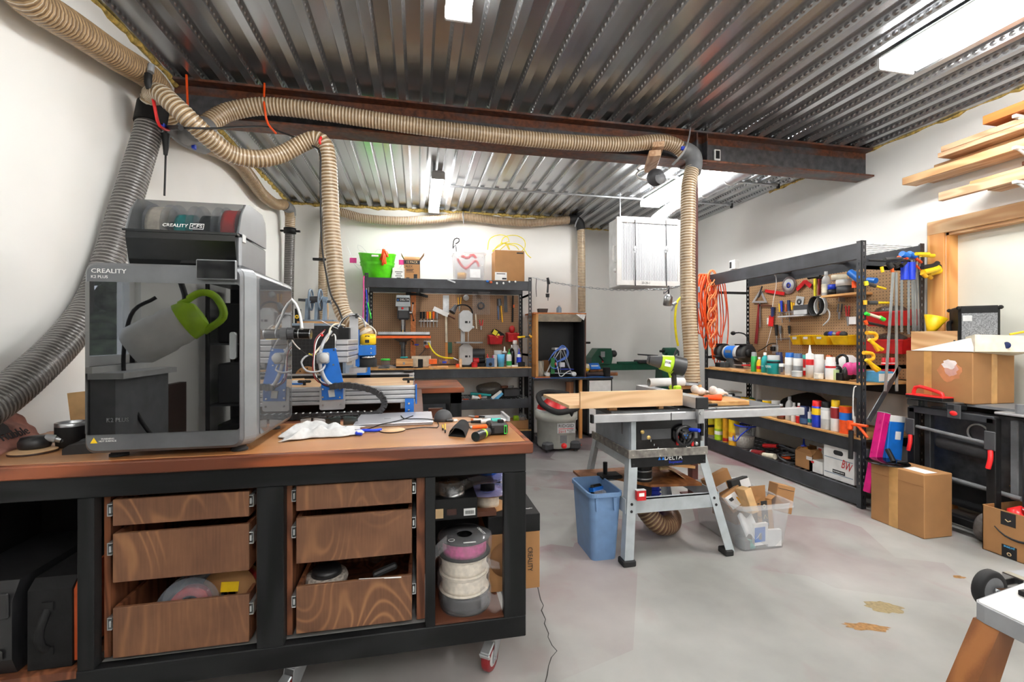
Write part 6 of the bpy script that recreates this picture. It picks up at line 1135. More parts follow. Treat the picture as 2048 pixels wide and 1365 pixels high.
# table saw
t=T('table_saw','grey table saw on splayed steel legs in the middle of the floor','table saw',(1.50,2.75,0));y0,y1=2.47,3.00
TSZ=.875
def leg(fx,fy,tx,ty):
 m=MB('saw_grey');sx=-1 if tx>1.5 else 1;sy=-1 if fy>2.7 else 1;w=.055
 A=[(fx,fy),(fx+sx*w,fy),(fx+sx*w,fy+sy*.004),(fx+sx*.004,fy+sy*.004),(fx+sx*.004,fy+sy*w),(fx,fy+sy*w)];B=[(x-fx+tx,y-fy+ty)for x,y in A]
 R_=[[V((x,y,.02))for x,y in A],[V((x,y,.60))for x,y in B]];m.ring(R_,smooth=False);l=t.part('leg',m);m=MB('rubber');m.b2((fx-.012,fy-.012 if sy>0 else fy-w,0),(fx+sx*(w+.012),fy+sy*(w+.012),.034),.005);t.part('foot',m,l)
 for z in((.30,.34,.56)if sy>0 else(.56,)):k=z/.6;t.part('bolt',bolt(MB('ink'),(fx+(tx-fx)*k+sx*.028,fy+(ty-fy)*k,z),.009),l)
leg(1.15,2.40,1.205,2.455);leg(1.86,2.40,1.705,2.455);leg(1.12,3.10,1.205,3.015);leg(1.86,3.10,1.705,3.015)
m=MB('saw_grey');m.prism([(1.18,.285),(1.785,.285),(1.765,.368),(1.187,.368)],2.434,2.440,'xz');m.b2((1.19,2.434,.362),(1.76,2.46,.368));m.prism([(1.18,.285),(1.785,.285),(1.765,.368),(1.187,.368)],3.03,3.036,'xz');m.b2((1.172,2.44,.285),(1.178,3.03,.368));m.b2((1.778,2.44,.285),(1.784,3.03,.368));t.part('stretcher',m)
m=MB('saw_grey');m.b2((1.21,2.46,.545),(1.215,3.01,.61));m.b2((1.695,2.46,.545),(1.70,3.01,.61));m.b2((1.21,3.004,.545),(1.70,3.01,.61));t.part('top_apron',m)
t.part('name_plate',MB('black').b2((1.215,2.45,.545),(1.70,2.458,.607)));t.text('DELTA',.042,'white',tf((1.485,2.4495,.592)),None,.115);t.text('Shopmaster',.022,'royal',tf((1.50,2.4495,.566)),None,.09);m=MB('blue')
for x in(1.395,1.418):m.prism([(x-.010,.582),(x+.010,.582),(x,.600)],2.448,2.4497,'xz')
t.part('logo_mark',m)
m=MB('cab_grey');m.b2((1.215,2.465,.61),(1.695,3.0,.845),.012);t.part('cabinet',m);t.part('corner_trim',MB('saw_grey').b2((1.216,2.452,.61),(1.248,2.47,.845),.002));t.part('front_panel',MB('black_gloss').b2((1.249,2.452,.612),(1.665,2.4645,.845)));t.part('corner_trim',MB('saw_grey').b2((1.666,2.452,.61),(1.694,2.47,.845),.002))
m=MB(mat('tape_grey',(140,136,130),.25,.3,.2,30));m.b2((1.195,2.444,.600),(1.712,2.4515,.650),.002);m.b2((1.195,2.4515,.600),(1.206,3.015,.650),.002);t.part('duct_tape',m)
t.part('vent_slot',MB('mid_grey').b2((1.213,2.56,.72),(1.2165,2.58,.79)));t.part('vent_slot',MB('mid_grey').b2((1.213,2.76,.75),(1.2165,2.78,.82)))
t.part('label_plate',MB('charcoal').b2((1.28,2.4495,.705),(1.47,2.452,.765)));m=MB('gold');m.lathe([(0,-.003),(.012,-.003),(.012,0)],(1.285,2.4495,.752),'y',16);m.lathe([(0,-.003),(.012,-.003),(.012,0)],(1.325,2.4495,.718),'y',16);t.part('studs',m);m=MB('mid_grey');m.b2((1.545,2.4505,.70),(1.645,2.452,.83));t.part('warning_label',m);m=MB('light_grey')
for i in range(11):
 a=math.radians(215+11*i);m.b2((1.48+.17*math.cos(a)-.002,2.4505,.795+.17*math.sin(a)-.006),(1.48+.17*math.cos(a)+.002,2.4516,.795+.17*math.sin(a)+.006))
t.part('tilt_scale',m)
def wheel(c,ax,r,lab=None):
 m=MB('black_plastic');m.lathe([(r-.010,-.010),(r,-.006),(r,.006),(r-.010,.010),(r-.018,0),(r-.010,-.010)],c,ax,28,caps=False);m.lathe([(0,-.012),(.022,-.012),(.024,.015),(0,.015)],c,ax,16)
 for k in range(3):
  a=k*2.1+.4;d=V((math.cos(a),0,math.sin(a)))if ax=='y' else V((0,math.cos(a),math.sin(a)));m.cyl(V(c),V(c)+d*(r-.012),.008,seg=6)
 return t.part('hand_wheel',m)
w=wheel((1.545,2.425,.725),'y',.062);m=MB('royal');m.cyl((1.575,2.42,.760),(1.590,2.35,.768),.0105);t.part('crank_knob',m,w);m=MB('blue')
for dx,dz_ in((-.009,.006),(.009,.006),(0,-.010)):m.prism([(1.545+dx-.006,.727+dz_),(1.545+dx+.006,.727+dz_),(1.545+dx,.717+dz_)],2.411,2.4128,'xz')
t.part('logo_mark',m,w);w=wheel((1.725,2.72,.725),'x',.062);t.part('crank_knob',MB('royal').cyl((1.74,2.70,.765),(1.81,2.70,.768),.010),w);t.part('shaft',MB('steel').cyl((1.69,2.72,.725),(1.725,2.72,.725),.008))
m=MB('bright_red');m.b2((1.60,2.440,.655),(1.615,2.452,.685),.003);m.b2((1.505,2.44,.665),(1.515,2.452,.72));t.part('switch_paddle',m);t.part('knob',MB('steel').lathe([(0,-.012),(.010,-.012),(.012,0)],(1.635,2.452,.668),'y',14))
m=MB('cast');m.b2((1.10,2.475,.848),(1.79,3.06,TSZ),.004);m.b2((1.792,2.475,.852),(2.25,3.06,TSZ),.004);t.part('saw_table',m);t.part('throat_plate',MB('black').b2((1.55,2.50,TSZ-.001),(1.64,2.80,TSZ+.002)))
m=MB('alu');m.b2((.965,2.405,.822),(2.36,2.435,.868),.003);m.use('black');m.b2((.955,2.404,.822),(.966,2.436,.868));m.b2((1.442,2.4035,.822),(1.446,2.405,.868));t.part('front_rail',m);m=MB('alu');m.b2((1.0,3.07,.822),(2.36,3.095,.868),.003);t.part('rear_rail',m);t.part('rail_bracket',MB('saw_grey').b2((1.15,2.436,.83),(1.75,2.474,.862)))
m=MB('alu');m.b2((1.585,2.38,TSZ+.014),(1.66,3.12,TSZ+.078),.002);f=t.part('rip_fence',m);t.part('end_cap',MB('ink').b2((1.583,2.366,TSZ+.012),(1.662,2.3805,TSZ+.080),.004),f);m=MB('steel');m.b2((1.60,2.376,.80),(1.64,2.404,.888),.004);m.cyl((1.62,2.37,.862),(1.62,2.378,.862),.012);t.part('fence_clamp',m,f);m=MB('black_gloss');m.cyl((1.63,2.385,.80),(1.633,2.39,.73),.011);m.use('steel');m.cyl((1.633,2.39,.73),(1.635,2.392,.70),.009);t.part('lock_lever',m,f);t.part('lever_rod',MB('black').cyl((1.66,2.40,TSZ+.03),(1.74,2.40,TSZ+.03),.008),f)
m=MB('rubber');m.lathe([(.15,.61),(.135,.56),(.055,.47),(.055,.30)],(1.42,2.70,0),seg=24,caps=False);t.part('dust_chute',m);m=MB('steel')
for z in(.405,.455):m.lathe([(.0555,z-.006),(.058,z-.006),(.058,z+.006),(.0555,z+.006)],(1.42,2.70,0),seg=24,caps=False)
t.part('hose_clamp',m);m=MB('black');m.b2((1.45,2.9,.36),(1.52,2.94,.60));t.part('motor_bracket',m)
zs=.895;m=MB('birch');m.b2((.845,2.475,zs+.003),(1.545,3.02,zs+.021),.001);k=solo('plywood_sled','plywood crosscut sled with tall front fence on the saw table','sled',m);m=MB('birch');m.b2((.905,2.452,zs+.003),(1.548,2.4745,zs+.098),.001);child(k,'fence',m);m=MB('pine_x');m.b2((1.10,2.50,TSZ+.0005),(1.15,2.53,zs+.0025));m.b2((1.42,2.50,TSZ+.0005),(1.45,2.53,zs+.0025));m.b2((1.1,2.96,TSZ+.0005),(1.5,3.0,zs+.0025));child(k,'runner',m)
q=lambda u,v,y=2.62:P(u,v,Y=y)
t=T('leaf_blower','lime green and black cordless blower standing on the saw table','blower',V((q(1352,0).x,2.62,TSZ)))
m=MB('charcoal');m.cyl(q(1300,721,2.68),q(1324,725,2.64),.030,.043,20);m.use('dark_steel');m.cyl(q(1295,720,2.69),q(1300,721,2.68),.024,.030);t.part('nozzle',m);a,b=q(1321,725,2.64),q(1345,730,2.62);m=MB('lime');m.tube([a,a.lerp(b,.5),b],lambda s:.045+.014*s,16,step=.012);t.part('body',m)
a,b=q(1343,729,2.62),q(1368,735,2.60);m=MB('black_plastic');m.tube([a,b],.058,20,step=.03);bd=t.part('fan_housing',m);m=MB('ink');d=(b-a).normalized()
for r_ in(.046,.030,.014):m.M=Matrix.Translation(b+d*.001)@d.to_track_quat('Z','Y').to_matrix().to_4x4();m.lathe([(r_-.006,0),(r_,0),(r_,.004),(r_-.006,.004)],seg=24,caps=False)
t.part('intake_grille',m,bd);m=MB('black_plastic');m.tube([q(1346,742),q(1348,760),q(1349,778)],.017,12);t.part('grip',m);t.part('trigger',MB('lime').tube([q(1338,745),q(1341,755)],.008));m=MB('lime');p=q(1351,786);m.b2((p.x-.022,2.59,p.z-.012),(p.x+.026,2.66,q(1351,771).z),.006);t.part('foot_collar',m);m=MB('black');m.b2((p.x-.026,2.58,TSZ+.003),(p.x+.032,2.67,p.z-.012),.004);t.part('battery',m)
m=MB('white');m.M=at(q(1336,727,2.575),0,10,8);m.box((0,0,0),(.044,.003,.042));pl_=t.part('name_badge',m);t.text('RYOBI',.020,'ink',at(q(1336,726,2.5725),0,10,8)@FRONT,pl_,.040)
t.part('hang_strap',MB('ink').tube([q(1348,715,2.63),q(1351,703,2.63),q(1356,698,2.63),q(1357,712,2.63)],.006,6))
m=MB('paper');p=V((1.665,2.84,TSZ));m.lathe([(.028,0),(.030,0),(.030,.27),(.028,.27)],(1.58,2.92,TSZ+.115),'x',20,caps=False);solo('paper_roll','white paper roll lying across the saw fence','roll',m)
m=MB('shelf_wood');m.b2((1.79,2.52,TSZ+.0005),(2.06,2.94,TSZ+.030),.003);solo('wood_slab','thick pine slab lying on the right wing of the saw','board',m)
zz=TSZ+.0305
m=MB('deep_orange');m.tube([(1.79,2.60,zz+.016),(1.84,2.575,zz+.018),(1.885,2.56,zz+.019)],lambda s:.013+.008*s,12);solo('scraper','scraper with bright orange handle on the pine slab','scraper',m);m=MB('leather');m.use('tan');m.lathe([(.026,0),(.030,.0),(.030,.11),(.026,.11)],(1.672,2.66,TSZ+.031),'x',18,caps=False);solo('cardboard_tube','short tan tube lying behind the orange scraper','tube',m)
for lab,x,y,s in(('pinkish work glove on the pine slab, nearest the fence',1.90,2.80,1),('pale work glove crumpled on the right of the pine slab',1.98,2.72,1.15)):
 t=T('work_glove',lab,'glove',(x,y,zz),35*s,None,w=False);m=MB('glove');m.sph((0,0,.030),(.05*s,.035*s,.028),14,9);m.sph((-.04,.02,.045),(.03,.028,.03),10,8);t.part('palm',m)
 for i in range(4):t.part('finger',MB('glove').tube([(.03,-.025+.016*i,.025),(.06*s,-.03+.018*i,.022),(.085*s,-.035+.02*i,.011)],.010,8))
 t.part('thumb',MB('glove').tube([(0,.03,.03),(.03,.05,.022),(.05,.055,.012)],.010,8))
m=MB('black');m.b2((1.80,2.98,TSZ+.0005),(2.04,3.05,TSZ+.055),.003);m.use('pine_x');m.b2((1.81,2.97,TSZ+.056),(2.03,3.055,TSZ+.085),.002);k=solo('hose_stand','black and wood stand under the vertical dust hose behind the saw','stand',m);child(k,'flange',MB('grey_plastic').lathe([(0,0),(.085,0),(.085,.008),(.06,.018),(0,.018)],(1.925,3.0,TSZ+.0855),seg=28))
m=MB('leg_wood');m.prism([(1.05,2.84),(1.25,2.80),(1.42,2.60),(1.75,2.56),(1.76,2.99),(1.05,2.99)],.372,.388);solo('lower_shelf','brown board resting across the saw stretchers','board',m)
t=T('miter_gauge','black miter gauge lying on the board under the saw','gauge',(1.24,2.80,.389));t.part('base',MB('black').b2((1.16,2.74,.389),(1.30,2.84,.412),.006));t.part('handle',MB('black').cyl((1.20,2.79,.412),(1.20,2.79,.49),.014))
m=MB('card_in');m.grid(lambda a,b:(1.52+.22*a,2.66+.18*b,.392+.09*(1-a)*(.7+.3*math.sin(3*b))+.02*math.sin(5*a)),8,6,thick=.002);solo('wrapping_paper','crumpled tan wrapping paper on the board under the saw','paper',m)
for i,(x,y,r_,lb)in enumerate(((1.70,2.74,20,'flat wood offcut on top of the pile under the saw'),(1.75,2.78,-12,'wood offcut lying crosswise under the saw'))):m=MB('pine_x');m.M=at((x,y,.389+.06+.03*i),0,12,r_);m.b2((-.12,-.04,0),(.12,.04,.018));solo('offcut',lb,'wood block',m)
m=MB('royal');
for i in range(6):m.lathe([(.045,0),(.056,.005),(.045,.010)],(1.63,2.95,.20+i*.028),seg=20,caps=False)
m.tube([(1.585,2.95,.2),(1.58,2.95,.12),(1.60,2.95,.02)],.006);m.cyl((1.63,2.95,.004),(1.63,2.95,.37),.044);solo('coil_hose','blue coiled air line hanging below the saw board','hose',m)
m=MB('black');m.b2((1.232,2.404,.3685),(1.262,2.434,.405),.003);m.use('red');m.b2((1.228,2.402,.369),(1.284,2.4035,.424));m.b2((1.228,2.4035,.369),(1.284,2.430,.424),.003);k=solo('angle_gauge','small red digital angle gauge on the saw stretcher','gauge',m);child(k,'display',MB('lcd').b2((1.240,2.4005,.393),(1.272,2.402,.412)));child(k,'frame',MB('light_grey').b2((1.227,2.404,.4245),(1.285,2.43,.428)))
# bins on the floor
def tub_bin(name,label,cat,c,w0,d0,w1,d1,h,mt,rim=.02,wall=.004,rz=0):
 t=T(name,label,cat,c,rz,w=False);m=MB(mt);rb,rt_=m.rrect(w0,d0,.03),m.rrect(w1,d1,.035)
 ri,rbi=m.rrect(w1-2*wall,d1-2*wall,.032),m.rrect(w0-2*wall,d0-2*wall,.028);Z=lambda P_,z:[(x,y,z)for x,y in P_]
 m.ring([Z(rb,0),Z(rt_,h)],caps=(True,False),smooth=True);m.ring([Z(ri,h),Z(rbi,.006)],caps=(False,True));t.part('body',m);ro=m.rrect(w1+2*rim,d1+2*rim,.045);m=MB(mt);m.ring([Z(rt_,h-.022),Z(ro,h-.022),Z(ro,h),Z(ri,h)],caps=(False,False),smooth=False);t.part('rim',m);return t
t=tub_bin('waste_bin','blue plastic waste bin beside the left front leg of the saw','bin',(1.072,2.635,0),.155,.27,.20,.325,.40,'bin_blue',.008)
for x in(-.06,.05):t.part('rib',MB('bin_blue').prism([(x-.006,.30),(x+.006,.30),(x+.010,.375),(x-.010,.375)],-.172,-.150,'xz'))
for i,(mt,x,r_,lb)in enumerate((('bag',-.03,12,'crumpled clear bag in the blue waste bin'),('black',.035,-14,'black flat pack with blue stripe in the blue waste bin'))):
 m=MB(mt);m.M=at((1.072+x,2.60,.10),r_,0,20);m.b2((-.04,-.02,0),(.04,.02,.30),.01)
 if i:m.use('blue');m.b2((-.041,-.021,.26),(.041,.021,.285))
 solo('rubbish',lb,'rubbish',m)
CB=V((2.085,2.655,0));tub_bin('storage_tote','clear plastic tote on the floor full of cardboard cartons','tote',CB,.30,.46,.36,.52,.285,'frosted',.018)
def tilt(name,label,mt,c,s,r,extra=(),group=None):
 m=MB(mt);m.M=at(c,*r);m.box((0,0,0),s,.003)
 for e in extra:m.use(e[0]);m.box(e[1],e[2])
 return solo(name,label,'box',m,group)
q=lambda u,v,y:P(u,v,Y=y)
tilt('cardboard_box','plain carton with white address label leaning at back left of the tote','card',q(1436,968,2.86),(.21,.05,.15),(-12,-18,8),[('paper',(.0,-.0262,-.025),(.085,.002,.045))])
t=open_box('opened carton with black printed band standing upright in the tote',q(1527,1040,2.52)+V((0,.0,-.07)),.12,.05,.19,4,[None,(60,.04),(-4,.085),(-60,.05)],'card');t.o.rotation_euler[0]=-.12
t.part('print_band',MB('ink').b2((-.026,-.0262,.03),(.022,-.0252,.19)));t.text('prime',.022,'sky',tf((-.002,-.0268,.05)),None,.04);m=MB('card_in');m.lathe([(.008,-.0268),(.013,-.0268),(.013,-.026),(.008,-.026)],(-.002,0,.155),'y',16,caps=False);m.tube([(-.014,-.027,.08),(-.012,-.027,.098),(-.002,-.027,.104),(.008,-.027,.098),(.010,-.027,.08)],.003,6);t.part('print_marks',m);m=MB('ink');m.tube([(-.055,-.0262,.10),(-.04,-.0262,.085),(-.03,-.0262,.095)],.002,5);m.b2((-.052,-.0262,.172),(-.036,-.0252,.178));m.b2((-.052,-.0262,.158),(-.036,-.0252,.164));t.part('print_marks',m)
tilt('cardboard_box','brown mailer box at right end of the tote with dark flap edge','card',q(1560,995,2.58),(.11,.12,.17),(-8,12,-18),[('ink',(0,-.0605,.06),(.10,.001,.003))])
tilt('cardboard_box','narrow carton with white barcode label lying at front left of the tote','card',q(1467,1000,2.58),(.15,.06,.12),(-30,-24,6),[('paper',(-.02,-.031,.0),(.085,.002,.08)),('amber',(.012,-.0322,-.015),(.012,.001,.045)),('ink',(-.03,-.0322,.012),(.03,.001,.02))])
tilt('cardboard_box','black and orange box with white shipping label at the middle back of the tote','ink',q(1478,972,2.74),(.14,.05,.10),(-15,-10,4),[('paper',(.035,-.026,.01),(.075,.002,.055)),('orange',(-.045,-.026,-.01),(.03,.002,.03))])
tilt('cardboard_box','flat carton stacked under the labelled one in the tote','card_dark',q(1500,1005,2.70),(.22,.18,.05),(-6,4,10));tilt('cardboard_box','large carton filling the middle of the tote','card',CB+V((.02,.05,.15)),(.20,.22,.12),(0,0,6));tilt('cardboard_box','tan padded mailer standing at the left front of the tote','tan',q(1494,1000,2.50),(.05,.09,.15),(-10,-14,0))
m=MB('white');m.b2((-.05,-.01,0),(.05,.01,.13));m.use('blue');m.b2((-.0505,-.0112,.02),(.028,-.010,.11));m.use('mid_grey');m.b2((-.018,-.0122,.035),(.0,-.011,.075));solo('printed_box','white and blue printed box seen through the front of the tote','box',m,None,V((2.065,2.435,.03)),4)
m=MB('paper');m.b2((-.05,-.012,0),(.04,.012,.10));solo('printed_box','plain white box at the front right inside the tote','box',m,None,V((2.17,2.44,.012)),-6);m=MB('paper');m.grid(lambda a,b:(1.955+.10*a,2.42+.08*b,.09+.10*b+.02*math.sin(7*a)),6,6,thick=.002);solo('paper_bag','white crumpled paper at the left front inside the tote','paper',m)
m=MB('sea');m.lathe([(.02,0),(.04,0),(.04,.03),(.02,.03)],(2.01,2.47,.008),seg=20);solo('tape_roll','teal tape roll at the bottom of the tote','tape',m);m=MB('charcoal');m.b2((1.95,2.43,.008),(1.99,2.52,.06));solo('dark_block','dark block at bottom left corner of the tote','block',m)
# long rack on the right wall
RX=3.30;S1,S2,S3=.142,.5385,.9565
rack('long black steel rack on the right wall loaded with tools and cans',(RX,4.775,0),-90,1.93,.60,2.045,[(.141,.12,'mesh'),(.525,.105,'shelf_wood'),(.943,.105,'shelf_wood'),(2.032,.125,'mesh')])
m=MB('peg_side');m.b2((3.868,2.90,.965),(3.878,4.735,1.915));solo('pegboard','tan pegboard at the back of the right hand rack','pegboard',m)
def rk(u,X,z):p=P(u,700,X=X);return V((X,p.y,z+.0005))
def row(z,X,items,group):
 for kind,u,dx,w,h,body,cap,band,lab,*rest_ in items:
  p=rk(u,X+dx,z);vessel(kind,lab,p,PX(w/2.,p),PX(h,p),body,cap,band,group,*(rest_ or()))
row(S3,3.385,[('spray',1508,0,11,39,'green','grey_plastic',None,'green can with grey cap at the left end of the can row'),('bottle',1518.6,0,10.5,30,'yellow','white',('red',.35,.7),'yellow bottle with red label beside the green can'),('bottle',1530,.02,14,40,'teal','white',('teal',.2,.6),'teal bottle with white cap behind the big teal tin','Poly'),('jar',1547,-.02,24,37,'teal','light_grey',('ink',.82,.98),'big teal varnish tin with clear overcap at the shelf front','POLYCRYLIC'),('jar',1564,-.02,12,22,'spool_clear','white',None,'pair of small clear jars right of the big teal tin'),('spray',1558,.20,14,40,'navy','navy',None,'dark blue capped can standing at the back of the can row'),('spray',1579,0,16.5,45,'white','blue',('light_grey',.1,.6),'white spray can with bright blue cap'),('spray',1596,0,16.5,45,'white','slate_blue',('grey_plastic',.1,.6),'white spray can with dull slate blue cap'),('tin',1594,-.06,19,11,'light_grey','white',None,'low clear tub in front of the slate capped can'),('spray',1609,.12,10,41,'red','sea',('white',.3,.5),'red can with green top behind the caulk tube'),('tube',1619.5,-.03,14,65,'white','white',('red',.55,.8),'tall white caulk tube with red label and nozzle'),('spray',1637.6,.02,19,47,'white','white',None,'plain white can right of the caulk tube'),('tin',1637.6,-.06,17,11,'filament_white','light_grey',None,'low pinkish jar in front of the plain white can'),('spray',1658,.18,14,44,'white','copper',None,'white can with copper cap behind the red lettered can'),('spray',1661,-.03,18,45,'white','white',('red',.68,.8),'white spray can with red lettering nearest the ear muffs')],'cans and bottles on the top wooden shelf')
row(S2,3.37,[('tin',1490,.12,15,22,'yellow','black',None,'yellow tin with dark lid at the far end of the middle shelf'),('tin',1503,.0,14,26,'yellow','charcoal',None,'yellow tin partly behind the saw rail, farther one'),('jar',1519.6,0,12,28,'amber_glass','charcoal',None,'amber glass jar with dark lid'),('tin',1534,0,17,30,'yellow','white',None,'bright yellow tin with white lid beside the amber jar'),('jar',1551.5,.02,17,33,'white','white',None,'wide white tub beside the brown bottle'),('bottle',1562.5,-.01,15,30,'brown','white',('dark_red',.3,.6),'brown bottle with white cap'),('bottle',1579,.02,15,47,'light_grey','grey_plastic',None,'tall pale bottle with grey spray neck'),('bottle',1588,-.01,11,38,'white','white',None,'slim white bottle right of the tall pale bottle'),('bottle',1597.6,-.02,11,40,'red','white',('white',.6,1.0),'red and white bottle left of the dark blue jar'),('jar',1609.7,-.01,18,36,'navy','navy',('slate_blue',.1,.5),'dark blue jar on the middle shelf'),('tube',1619.6,0,9,36,'white','white',('teal',.2,.5),'thin white and teal tube right of the dark blue jar'),('spray',1634,-.02,18,53,'royal','bright_red',('yellow',.62,.95),'blue and yellow spray can with red cap','WD-40',LEFTW,'royal'),('spray',1652.6,-.02,19,55,'light_grey','black',('white',.5,.9),'pale grey spray can with black and yellow cap'),('spray',1671,-.02,16.5,62,'white','yellow',('dark_red',.55,1.0),'white can with crimson band and yellow cap'),('tin',1691,-.01,21,54,'deep_orange','yellow',('blue',.55,.85),'orange can with blue band wrapped near its top'),('tube',1707,.05,7,46,'white','white',None,'thin white tube behind the corner post')],'cans and bottles on the middle shelf')
row(S1,3.37,[('tin',1424,.10,15,22,'yellow','grey_plastic',None,'yellow tin at far left of the bottom shelf'),('tin',1438,0,17,22,'lime','charcoal',('white',.55,.9),'lower lime tin of the lime pair on the bottom shelf'),('tin',1452.6,0,13.5,24,'amber','charcoal',('red',.1,.4),'lower orange-yellow tin of the narrow pair'),('tin',1468,-.01,20,26,'amber','charcoal',('cream',.4,.7),'lower yellow tin of the wide pair beside the bucket')],'tins on the bottom shelf')
for u,dx,w,h,dz_,bd,lb in((1424,.10,15,22,22,'lemon','upper yellow tin at far left of the bottom shelf'),(1438,0,17,24,22,'lemon','upper lime yellow tin of the lime pair'),(1452.6,0,13.5,25,24,'amber','upper orange-yellow tin of the narrow pair'),(1468,-.01,20,26,26,'yellow','upper bright yellow tin of the wide pair')):
 p=rk(u,3.37+dx,S1);p.z+=PX(dz_,p)+.0005;vessel('tin',lb,p,PX(w/2.,p),PX(h,p),bd,'dark_steel',None,'tins on the bottom shelf')
p=rk(1490,3.40,S1);r=PX(19,p);h=PX(45,p);t=T('bucket','clear plastic pail with blue rim and handle on the bottom shelf','bucket',p);m=MB('spool_clear');m.lathe([(0,.001),(r*.85,.001),(r,h),(r*.97,h),(r*.82,.006)],p,seg=28,caps=False);t.part('body',m);t.part('rim',MB('royal').lathe([(r*.98,h-.012),(r*1.07,h-.010),(r*1.07,h+.004),(r*.98,h+.004),(r*.98,h-.012)],p,seg=28,caps=False));t.part('contents',MB('filament_white').lathe([(0,.008),(r*.80,.008),(r*.9,h*.5),(0,h*.52)],p,seg=20,caps=False));t.part('handle',MB('royal').tube([p+V((-.02,r,h-.01)),p+V((-r*.85,r*.75,h*.35)),p+V((-r*1.05,0,h*.30)),p+V((-r*.9,-r*.5,h*.6)),p+V((-.02,-r,h-.01))],.006,8))
def lay(name,lab,cat,pts,segs,group=None):return tool(name,lab,cat,dict(X=3.38),segs,group)
tool('drill','red and black corded drill lying on the bottom shelf','drill',dict(X=3.45),[('body','red',9,[(1528,892),(1555,893)],8),('chuck','black',6,[(1555,893),(1566,892)],4),('grip','black',6,[(1545,893),(1550,899)])])
tool('caulk_tube','dark red tube lying at the front of the bottom shelf','tube',dict(X=3.36),[('tube','dark_red',11,[(1505,905),(1527,908)]),('end_cap','light_grey',11.5,[(1504,905),(1506,905)])]);tool('caulk_tube','cream and brown tube lying beside the dark red tube','tube',dict(X=3.35),[('tube','cream',11,[(1527,911),(1550,914)]),('end_cap','brown',11.5,[(1524,911),(1528,911)])])
m=MB('charcoal');q_=random.Random(4)
for i in range(6):c=rk(1576+q_.uniform(-8,8),3.42+q_.uniform(-.03,.05),S1+.02+.018*i);m.tube([c+V((.05*math.cos(a),q_.uniform(.08,.11)*math.sin(a),.03*math.sin(a+i)))for a in(0,1.05,2.1,3.14,4.2,5.25)],.008,6,closed=True)
k=solo('cable_coil','black power cord heaped beside the open carton','cable',m);child(k,'orange_part',MB('deep_orange').sph(rk(1572,3.39,S1+.04),(.03,.05,.02)))
a,b=rk(1589,3.36,S1),rk(1628,3.36,S1);t=open_box('open brown carton on the bottom shelf holding a glue bottle',V((3.44,(a.y+b.y)/2,S1+.001)),a.y-b.y-.02,.17,.14,-90,[(-50,.05),(-35,.05),(-20,.05),(-40,.05)]);t.part('label',MB('paper').b2((.03,-.087,.09),(.09,-.0852,.12)))
vessel('squeeze','glue bottle of yellow glue with blue cap standing in the carton',rk(1607.5,3.44,S1+.006),.036,.235,'amber','royal',('spool_clear',.6,1))
for u0,u1,z0,z1,x0,lb in((1618,1645,0,.105,3.355,'white carton with red mark on the bottom shelf, in front'),(1633,1646,.107,.20,3.46,'white carton on top behind the front white carton'),(1634,1646,.0,.105,3.49,'lower white carton behind the front white carton')):
 a,b=rk(u0,x0,S1),rk(u1,x0,S1);m=MB('white');m.b2((x0,b.y,S1+.001+z0),(x0+.12,a.y,S1+z1),.002);k=solo('white_box',lb,'box',m,'white cartons on the bottom shelf');child(k,'print',MB('bright_red').b2((x0-.001,a.y-.05,S1+z1-.03),(x0+.0,a.y-.02,S1+z1-.012)))
a,b=rk(1647,3.345,S1),rk(1708,3.345,S1);zt=P(1680,893,X=3.345).z;t=T('archive_box','white archive box with red handwriting BW beside the corner post','box',(3.5,(a.y+b.y)/2,S1));yc=(a.y+b.y)/2
t.part('body',MB('white').b2((3.345,b.y,S1+.001),(3.72,a.y,zt),.003));m=MB('ink');m.prism([(x+yc,z+zt-.06)for x,z in m.rrect(.085,.038,.018)],3.343,3.3452,'yz');t.part('hand_hole',m);m=MB('grey_blue')
for z in(.045,.17):m.b2((3.3435,b.y+.01,S1+z),(3.3452,a.y-.01,S1+z+.006))
t.part('print_lines',m);L3=lambda y,z,d=0:tf((3.3432-d,y,z),LEFTW);t.text('BW',.10,'red',L3(yc-.075,S1+.135)@rot(0,0,-14),None,.085);t.part('name_bar',MB('ink').b2((3.3428,yc-.06,S1+.055),(3.3452,yc+.05,S1+.083)));t.text('BANKERS BOX',.016,'white',L3(yc-.005,S1+.069,.0012),None,.095)
m=MB('cloth_black');c=rk(1612,3.70,S2);m.sph(c+V((0,0,.09)),(.13,.30,.13),16,10);m.v=[(x+.015*math.sin(17*y),y,max(S2+.001,z+.02*math.sin(11*y+5)))for x,y,z in m.v];solo('black_bag','black cloth bag heaped at the back of the middle shelf','bag',m)
for u,x,sy,sz,mt,lb in((1450,3.50,.10,.12,'charcoal','dark case at the far end of the middle shelf'),(1470,3.50,.16,.10,'mid_grey','grey metal case at the far end of the middle shelf'),(1487,3.62,.12,.09,'green','green and black box behind the yellow tins')):p=rk(u,x,S2);m=MB(mt);m.b2((x-.06,p.y-sy/2,S2+.001),(x+.1,p.y+sy/2,S2+sz),.01);solo('small_case',lb,'case',m)
m=MB('white');p=rk(1445,3.62,S2+.13);m.M=at((3.6,rk(1455,3.6,0).y,S2+.122),0,0,-10);m.b2((-.08,-.14,0),(.10,.14,.02),.004);solo('plastic_sheet','white flat sheet lying on the cases at the far end','sheet',m)
c=rk(1468,3.45,S3+.016);t=T('bench_grinder','blue bench grinder with two guarded wheels on the right hand rack','grinder',c);m=MB('pine');m.b2((3.32,c.y-.32,S3+.0005),(3.75,c.y+.26,S3+.016));t.part('base_board',m);zc=P(1468,706,X=3.45).z;Y0=c.y
